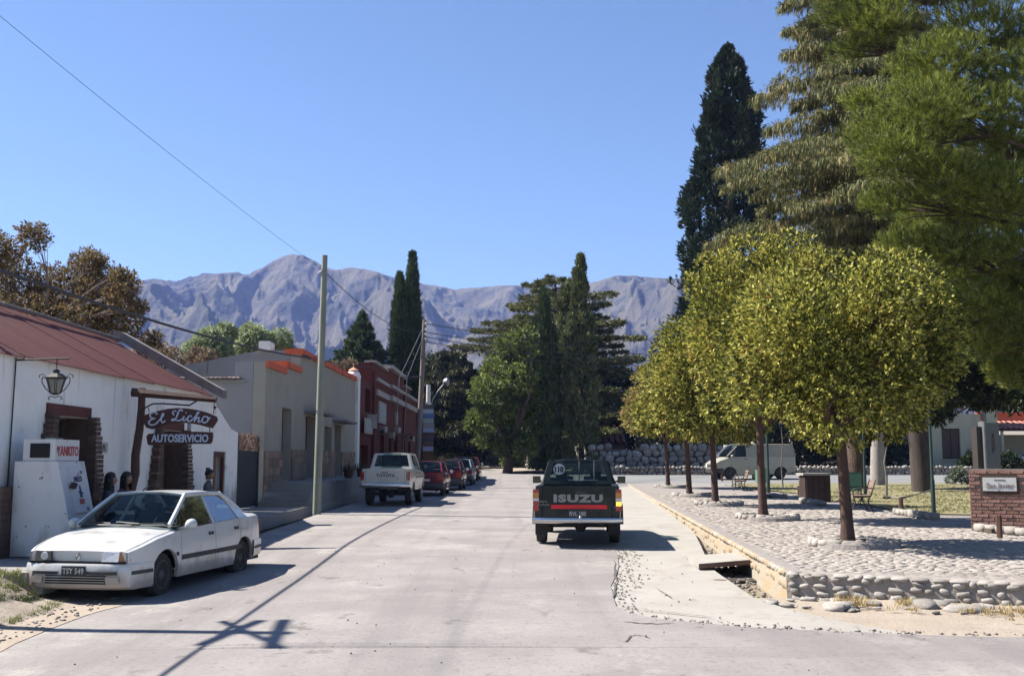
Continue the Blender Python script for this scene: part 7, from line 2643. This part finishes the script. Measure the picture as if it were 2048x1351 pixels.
m_ced = leaf_mat('cedar_needles', [(0, (.025, .038, .02)), (.4, (.08, .095, .036)), (.8, (.22, .215, .07)), (1, (.36, .33, .12))], trans=.12, rough=.7)
_r = random.Random(78)
tiers = [(f, float(np.interp(f, [.15, .5, .62, .75, .82, .9, .96, 1], [8.2, 8.8, 8.6, 7.0, 5.6, 4.2, 3.2, 2.6])) * _r.uniform(.7, 1.08)) for f in np.linspace(.15, .99, 22)]
branches_tree(px_x(1112, 92), 92, 1, py_z(556, 92), tiers, m_ced, 'broad cedar with flat open tiers of branches in the middle distance', tr=.55, seed=21, tuft=.32, tw=.085, density=34, pad=.27, curve=.10, droop=.05, nb=(5, 7), wob=.5, fill=.75)
tiers = [(f, 5.2 * (1 - f) ** .6 + .9) for f in np.linspace(.06, .97, 12)]
branches_tree(px_x(905, 98), 98, 1.2, py_z(700, 98), tiers, leaf_mat('olive_cedar', [(0, (.02, .028, .012)), (.5, (.055, .06, .025)), (.85, (.12, .115, .045)), (1, (.2, .17, .07))], trans=.12), 'dark drooping cedar behind the street lamp and direction boards', tr=.5, seed=22, tuft=.40, tw=.11, droop=.16, density=40, pad=.34, curve=.06, hang=.3, nb=(7, 9))

# big drooping cedar above the street trees
m_deo = leaf_mat('deodar_needles', [(0, (.030, .038, .016)), (.35, (.095, .11, .038)), (.65, (.20, .20, .065)), (.85, (.31, .24, .10)), (1, (.40, .27, .15))], trans=.15, rough=.7)
yd = 46
tp = [(px_x(1838, yd), yd, .1), (px_x(1832, yd), yd, 4), (px_x(1815, yd), yd, 8), (px_x(1772, yd), yd, 12.2), (px_x(1770, yd), yd, 18), (px_x(1765, yd), yd, 24.5)]
_r = random.Random(77)
tiers = [(f + _r.uniform(-.008, .008), float(np.interp(f, [.40, .46, .52, .60, .64, .70, .8, .9, 1.0], [4.6, 6.0, 7.2, 7.4, 5.4, 4.9, 4.9, 4.7, 3.4])) * _r.uniform(.8, 1.08)) for f in np.linspace(.40, .995, 30)]
branches_tree(px_x(1838, yd), yd, .2, 24.5, tiers, m_deo, 'huge drooping cedar with a thick leaning trunk behind the nearest street tree', name='drooping_cedar', tr=.46, seed=31, trunk_pts=tp, tuft=.25, tw=.038, droop=.27, curve=.16, density=62, pad=.30, hang=.5, nb=(4, 6), k=8, wob=.5, mt=mat('dark_bark', (.04, .03, .025), (.08, .06, .05), scale=6, rough=.95, bump=.9, bscale=14, stretch=(1, 1, .25)))

# ------------------------------------------------ pine leaning in from the right
m_pine = leaf_mat('pine_needles', [(0, (.03, .045, .013)), (.35, (.085, .115, .024)), (.7, (.21, .24, .036)), (1, (.40, .41, .075))], trans=.3, rough=.5)


def near_pine():
    yb = 24.0
    t = empty('pine_tree', (15.2, yb, .2), 0, 'bright green pine whose long needled boughs fill the upper right corner', 'tree')
    trunk_part(t, [(15.2, yb, 0), (14.9, yb, 4), (14.3, yb - .3, 9), (13.6, yb - .4, 14)], [.42, .36, .26, .12], M['bark'])
    rg = random.Random(9)
    lb = MB(); C = []; D = []
    # boughs end at points chosen to fill the crown's ragged volume
    ends = []
    for (px, py, yy, r) in ((1880, 130, 23, 1.3), (1960, 60, 24, 1.4), (1760, 40, 24, 1.0), (1680, 20, 24.5, .75), (1850, 220, 22, 1.25), (1790, 300, 22, 1.0), (1745, 260, 23, .75), (1720, 200, 23.5, .55), (1950, 240, 22.5, 1.3), (2060, 160, 23, 1.4),
                            (1880, 350, 22, 1.0), (1770, 400, 22.5, .65), (1820, 480, 23, .8), (1990, 380, 22, 1.2), (1900, 500, 22.5, .9), (2040, 500, 22.5, 1.1), (1950, 600, 23, .9), (1890, 620, 23.5, .7), (2050, 640, 23, 1.0), (2010, 720, 24, .7), (1960, 680, 23.5, .8), (2050, 580, 23.5, .9), (1985, 540, 24, 1.0), (2040, 740, 24, .8), (1900, 560, 24.5, .8), (2030, 300, 24.5, 1.2), (1960, 450, 24.5, 1.1), (1860, 420, 24.5, .9), (1700, 100, 25, .6), (1640, -60, 25, .8), (1800, -80, 24, 1.2), (1980, -100, 24, 1.4), (2140, 60, 24, 1.5), (2160, 300, 23, 1.5), (2150, 520, 24, 1.4)):
        x, y, z = hz_at(px, py, yy)
        ends.append((x, y, z, r))
    for i, (x, y, z, r) in enumerate(ends):
        zt = max(3.5, min(13.5, z - 1.5)); tx = ip(zt, [0, 4, 9, 14], [15.2, 14.9, 14.3, 13.6])
        path = curved((tx, yb - .2, zt), (x, y, z - .2), .10, 6, i)
        lb.tube(path, [.11, .09, .07, .055, .04, .03, .015], 6)
        for j in range(9):
            d = rdir(1)[0]; e = Vector((x, y, z)) + Vector(d) * r * .85
            lb.tube([path[4], path[5].lerp(e, .5), e], [.022, .016, .006], 4, cap=False)
        n = int(400 * r * r)
        p, dd = blob_points(n, (x, y, z), (r, r, r * .62), shell=.15)
        C.append(p); D.append(unit(dd * .7 + np.array([-.1, -.1, .75])))
    C = np.concatenate(C); D = np.concatenate(D)
    k = 24
    P, d, L, W_ = rosettes(C, D, k, .17, .0135, spread_=.75, off=.01)
    V, F = tri_geo(P, d, L, W_)
    np_mesh('crown', V, F, m_pine, t)
    lb.build('boughs', M['bark'], t, smooth=60)


near_pine()


# ------------------------------------------------ broadleaf trees from leaf clumps
def leafy(name, x, y, z0, lab, m, lumps, n, ls, tr=.25, group=None, seed=1, up=.2, shell=.4, tm=None, k=6, narrow=.45, cat='tree', spread_=1.0, twigs=0, trunk_top=None):
    t = empty(name, (x, y, z0), 0, lab, cat, group)
    top = trunk_top or min(l[2] for l in lumps)
    trunk_part(t, [(x, y, z0 - .3), (x + .1, y, lerp(z0, top, .5)), (x, y, top)], [tr, tr * .85, tr * .65], tm or M['bark'])
    lb = MB()
    C = []; D = []
    tot = sum(l[3] ** 2 for l in lumps)
    for i, (a, b, c, r) in enumerate(lumps):
        pth = curved((x, y, top - .1), (a, b, c), .14, 5, seed + i)
        lb.tube(pth, [tr * .5, tr * .38, tr * .28, tr * .2, tr * .12, .012], 5)
        for j in range(twigs):
            d = rdir(1)[0]; e = Vector((a, b, c)) + Vector(d) * r * 1.0
            lb.tube([pth[3], pth[4].lerp(e, .5), e], [tr * .1, tr * .06, .008], 4, cap=False)
        p, dd = blob_points(int(n * r ** 2 / tot), (a, b, c), (r, r, r * .85), shell=shell)
        C.append(p); D.append(unit(dd + np.array([0, 0, up])))
    C = np.concatenate(C); D = np.concatenate(D)
    P, d, L, W_ = rosettes(C, D, k, ls, ls * narrow, spread_=spread_, off=ls * .4)
    V, F = leaf_geo(P, d, L, W_)
    np_mesh('crown', V, F, m, t)
    lb.build('limbs', tm or M['bark'], t, smooth=60)
    return t


def px_lumps(pts, y, rg_=1.0, dy=2.0, seed=1):
    rg = random.Random(seed); out = []
    for (px, py, rpx) in pts:
        r = rpx / 2100 * y
        out.append((px_x(px, y), y + rg.uniform(-1, 1) * dy, py_z(py, y), r))
    return out


m_wal = leaf_mat('autumn_leaves', [(0, (.035, .022, .012)), (.3, (.085, .055, .032)), (.55, (.155, .105, .055)), (.78, (.23, .165, .06)), (.9, (.14, .14, .04)), (1, (.42, .31, .20))], trans=.35, rough=.6)
leafy('walnut_tree', -15.5, 34, .2, 'brown leaved autumn tree rising behind the red roofed shop', m_wal,
      px_lumps([(60, 560, 75), (120, 510, 50), (100, 492, 36), (20, 520, 55), (-60, 540, 90), (160, 580, 55), (220, 560, 40), (250, 600, 38), (225, 640, 50), (150, 640, 60), (60, 640, 70), (-20, 640, 90), (275, 615, 22), (236, 552, 24), (150, 512, 32), (258, 665, 26)], 34, seed=2), 8200, .115, tr=.13, seed=4, shell=.15, k=6, narrow=.5, twigs=6, spread_=1.3, tm=M['barkgrey'])
m_pep = leaf_mat('pepper_tree_leaves', [(0, (.12, .16, .08)), (.5, (.25, .30, .15)), (1, (.42, .46, .27))], trans=.3, rough=.6)
for i, (pts, yy, lab) in enumerate((([(430, 690, 38), (405, 710, 30), (452, 665, 22), (440, 720, 40)], 62, 'pale feathery pepper tree behind the grey house, left one'),
                                    ([(500, 680, 38), (490, 660, 22), (545, 675, 30), (525, 700, 38), (480, 705, 34), (555, 700, 22)], 66, 'pale feathery pepper tree behind the chimney of the grey house'))):
    leafy('pepper_tree', px_x(pts[0][0], yy), yy, .5, lab, m_pep, px_lumps(pts, yy, seed=i + 4), 2300, .26, tr=.25, seed=6 + i, group='pepper trees behind the grey house', up=-.9, narrow=.28, spread_=.8, k=7)
m_bru = leaf_mat('bare_brush', [(0, (.08, .05, .03)), (.5, (.17, .12, .075)), (.9, (.24, .19, .12)), (1, (.13, .15, .06))], trans=.3)
leafy('autumn_shrub', px_x(345, 55), 55, .5, 'thin brownish autumn shrubs behind the shop gable', m_bru, px_lumps([(330, 710, 28), (370, 705, 26), (300, 700, 22), (400, 715, 25), (350, 730, 40), (290, 725, 28)], 55, seed=8), 1100, .17, tr=.12, seed=9, shell=.1, twigs=7, cat='shrub', spread_=1.3)
leafy('autumn_shrub', px_x(760, 82), 82, .8, 'thin brownish treetop showing between orange trim and red gable', m_bru, px_lumps([(700, 735, 20), (735, 728, 16), (670, 745, 22)], 82, seed=8), 500, .2, tr=.12, seed=10, shell=.1, cat='shrub')
m_bl = leaf_mat('bright_green_leaves', [(0, (.03, .05, .012)), (.4, (.08, .11, .024)), (.75, (.17, .21, .045)), (1, (.32, .34, .09))], trans=.3)
leafy('broadleaf_tree', px_x(1015, 78), 78, .8, 'bushy bright green tree left of the cypresses at the junction', m_bl,
      px_lumps([(1020, 690, 30), (1045, 720, 40), (1000, 740, 42), (1050, 680, 26), (975, 790, 38), (1015, 800, 46), (965, 840, 34), (1000, 860, 40), (1050, 800, 44), (1050, 860, 40), (1010, 890, 30), (970, 880, 22), (1050, 895, 26), (945, 850, 16), (1040, 760, 40), (960, 765, 18)], 78, seed=12, dy=1.5), 3600, .34, tr=.4, seed=12, k=6, narrow=.36)
m_dkb = leaf_mat('deep_green_leaves', [(0, (.012, .02, .008)), (.5, (.03, .042, .015)), (.9, (.06, .075, .026)), (1, (.12, .11, .04))], trans=.2)
bg_t = [('dark evergreen behind the direction boards', 112, [(870, 800, 60), (840, 850, 50), (900, 850, 60), (930, 800, 50), (880, 740, 40), (860, 770, 40)]),
        ('dark evergreen between cedar and cypresses', 104, [(1080, 800, 60), (1110, 850, 60), (1060, 860, 50), (1100, 760, 40)]),
        ('dark evergreen behind the spire cypress', 100, [(1230, 820, 50), (1200, 770, 40), (1260, 860, 50), (1210, 860, 50), (1285, 800, 36), (1240, 760, 26)]),
        ('dark evergreen behind the dark conifer', 104, [(1340, 820, 60), (1400, 800, 70), (1470, 780, 80), (1550, 780, 80), (1400, 860, 60), (1350, 760, 40), (1450, 870, 40), (1520, 870, 40), (1560, 860, 40)]),
        ('dark evergreen behind the cream house', 96, [(1850, 740, 90), (1920, 760, 80), (1990, 740, 90), (2070, 740, 90), (1900, 690, 70), (2010, 690, 80), (1780, 780, 80), (1700, 800, 80), (1700, 860, 60), (1770, 860, 60), (1640, 850, 50), (1830, 850, 50), (1840, 800, 60), (1620, 895, 34), (1670, 898, 34), (1720, 895, 36), (1770, 897, 34), (1820, 895, 36), (1570, 890, 34)]),
        ('dark evergreen shading the side street', 88, [(1640, 800, 70), (1700, 780, 70), (1600, 780, 60), (1760, 780, 70), (1680, 860, 45), (1740, 865, 45), (1800, 855, 50)])]
for i, (lab, yy, pts) in enumerate(bg_t):
    leafy('evergreen_tree', px_x(sum(p[0] for p in pts) / len(pts), yy), yy, 1.0, lab, m_dkb, px_lumps(pts, yy, seed=20 + i, dy=2.5), 3400, .44, tr=.4, seed=30 + i, group='dark evergreens beyond the side street', k=6)
# pines with dark crowns over the lawn whose trunks stand in the plaza
yy = 50
leafy('plaza_pine', px_x(1703, yy), yy, .25, 'dark trunked tree just right of the nearest street tree trunk', m_dkb, px_lumps([(1720, 640, 90), (1800, 600, 90), (1860, 680, 80), (1780, 720, 80), (1690, 700, 60), (1820, 770, 60), (1740, 800, 50), (1790, 830, 45)], yy, seed=41, dy=2), 2400, .34, tr=.50, seed=41, group='tall trees on the plaza lawn')
leafy('plaza_pine', px_x(1748, 56), 56, .25, 'tree with a pale peeling trunk behind the nearer bench', m_dkb, px_lumps([(1900, 640, 70), (1960, 700, 80), (1880, 760, 60), (1940, 780, 50), (1860, 820, 45), (1840, 760, 50), (1900, 820, 30)], 56, seed=42, dy=2), 2200, .36, tr=.42, seed=42, group='tall trees on the plaza lawn', tm=mat('pale_bark', (.26, .23, .215), (.36, .33, .31), scale=4, rough=.9, bump=.6, bscale=12, c3=(.15, .12, .11), s3=1.6, t3=.56), trunk_top=5.0)
leafy('plaza_pine', 19.2, 37, .2, 'tree with a slim straight trunk left of the telephone totem', m_dkb, px_lumps([(2010, 640, 90), (2080, 700, 90), (2000, 740, 60), (1960, 660, 60), (2090, 600, 80), (2060, 790, 40), (1930, 770, 45), (1980, 790, 40), (2020, 780, 50), (1900, 730, 50), (1880, 790, 35)], 37, seed=43, dy=2), 3400, .26, tr=.13, seed=43, group='tall trees on the plaza lawn', trunk_top=4.6)
# shrubs
m_sh = leaf_mat('grey_green_shrub', [(0, (.06, .08, .05)), (.5, (.13, .155, .10)), (1, (.24, .27, .19))], trans=.3)
xx, y2_, z2_ = gp(1920, 968)
leafy('grey_shrub', xx, y2_, z2_, 'pale grey green shrub left of the brick sign wall', m_sh, [(xx - .25, y2_, .75, .38), (xx + .3, y2_, .7, .42), (xx, y2_, 1.0, .38), (xx - .5, y2_, .55, .3), (xx + .55, y2_, .55, .3)], 420, .13, tr=.04, seed=51, cat='shrub', k=5, trunk_top=.5)
for i, (px, py, r, yy, lab) in enumerate(((1945, 890, 26, 76, 'dark bushes under the window of the cream house'), (2010, 880, 24, 74, 'dark bush right of the telephone totem'),
                                         (975, 895, 20, 108, 'bush at the edge of the far meadow'), (890, 885, 22, 96, 'low light green bush by the far lane, left side'), (1032, 892, 24, 86, 'ivy covered bush on the stone gate wall'), (1000, 880, 20, 90, 'tangled thicket beside the dirt track'))):
    x = px_x(px, yy); z = py_z(py, yy); rr = r / 2100 * yy
    zg = float(G(x, yy))
    leafy('bush', x, yy, zg, lab, [m_dkb, m_dkb, m_bl, m_bl, m_bl, m_sh][i], [(x - rr * .6, yy, zg + rr * .7, rr * .8), (x + rr * .6, yy, zg + rr * .7, rr * .8), (x, yy, zg + rr * 1.2, rr * .8)], 420, .26, tr=.06, seed=60 + i, cat='bush', group='bushes in the middle distance', trunk_top=zg + .4)
rgh = random.Random(5)
leafy('hedge', 24, 83, .8, 'tall dark hedge behind the low stone wall between the van and the cream house', m_dkb,
      [(x, 83 + rgh.uniform(-.5, .5), 1.9 + rgh.uniform(-.5, .9), 1.5 + rgh.uniform(-.2, .4)) for x in np.arange(11.5, 30.6, 1.25)] + [(x, 83.5, 3.4 + rgh.uniform(-.3, .9), 1.3) for x in np.arange(17, 30, 1.7)],
      3600, .34, tr=.1, seed=70, cat='hedge', trunk_top=1.4)
# sapling in the lawn
x, y, z = gp(1566, 975)
e = empty('sapling', (x, y, z), 0, 'thin bare sapling in the lawn left of the barbecue box', 'tree')
MB().tube([(x, y, z), (x - .05, y, z + 1.1), (x + .05, y, z + 2.1), (x, y, z + 3.0)], [.04, .03, .025, .015], 6).build('trunk', M['barkgrey'], e)
x, y, z = gp(1773, 995)
e = empty('sapling', (x, y, z), 0, 'bare crooked sapling behind the nearer bench', 'tree')
MB().tube([(x, y, z), (x + .04, y, z + .8), (x - .03, y, z + 1.3), (x + .08, y, z + 1.9)], [.05, .04, .035, .02], 6).build('trunk', M['barkgrey'], e)
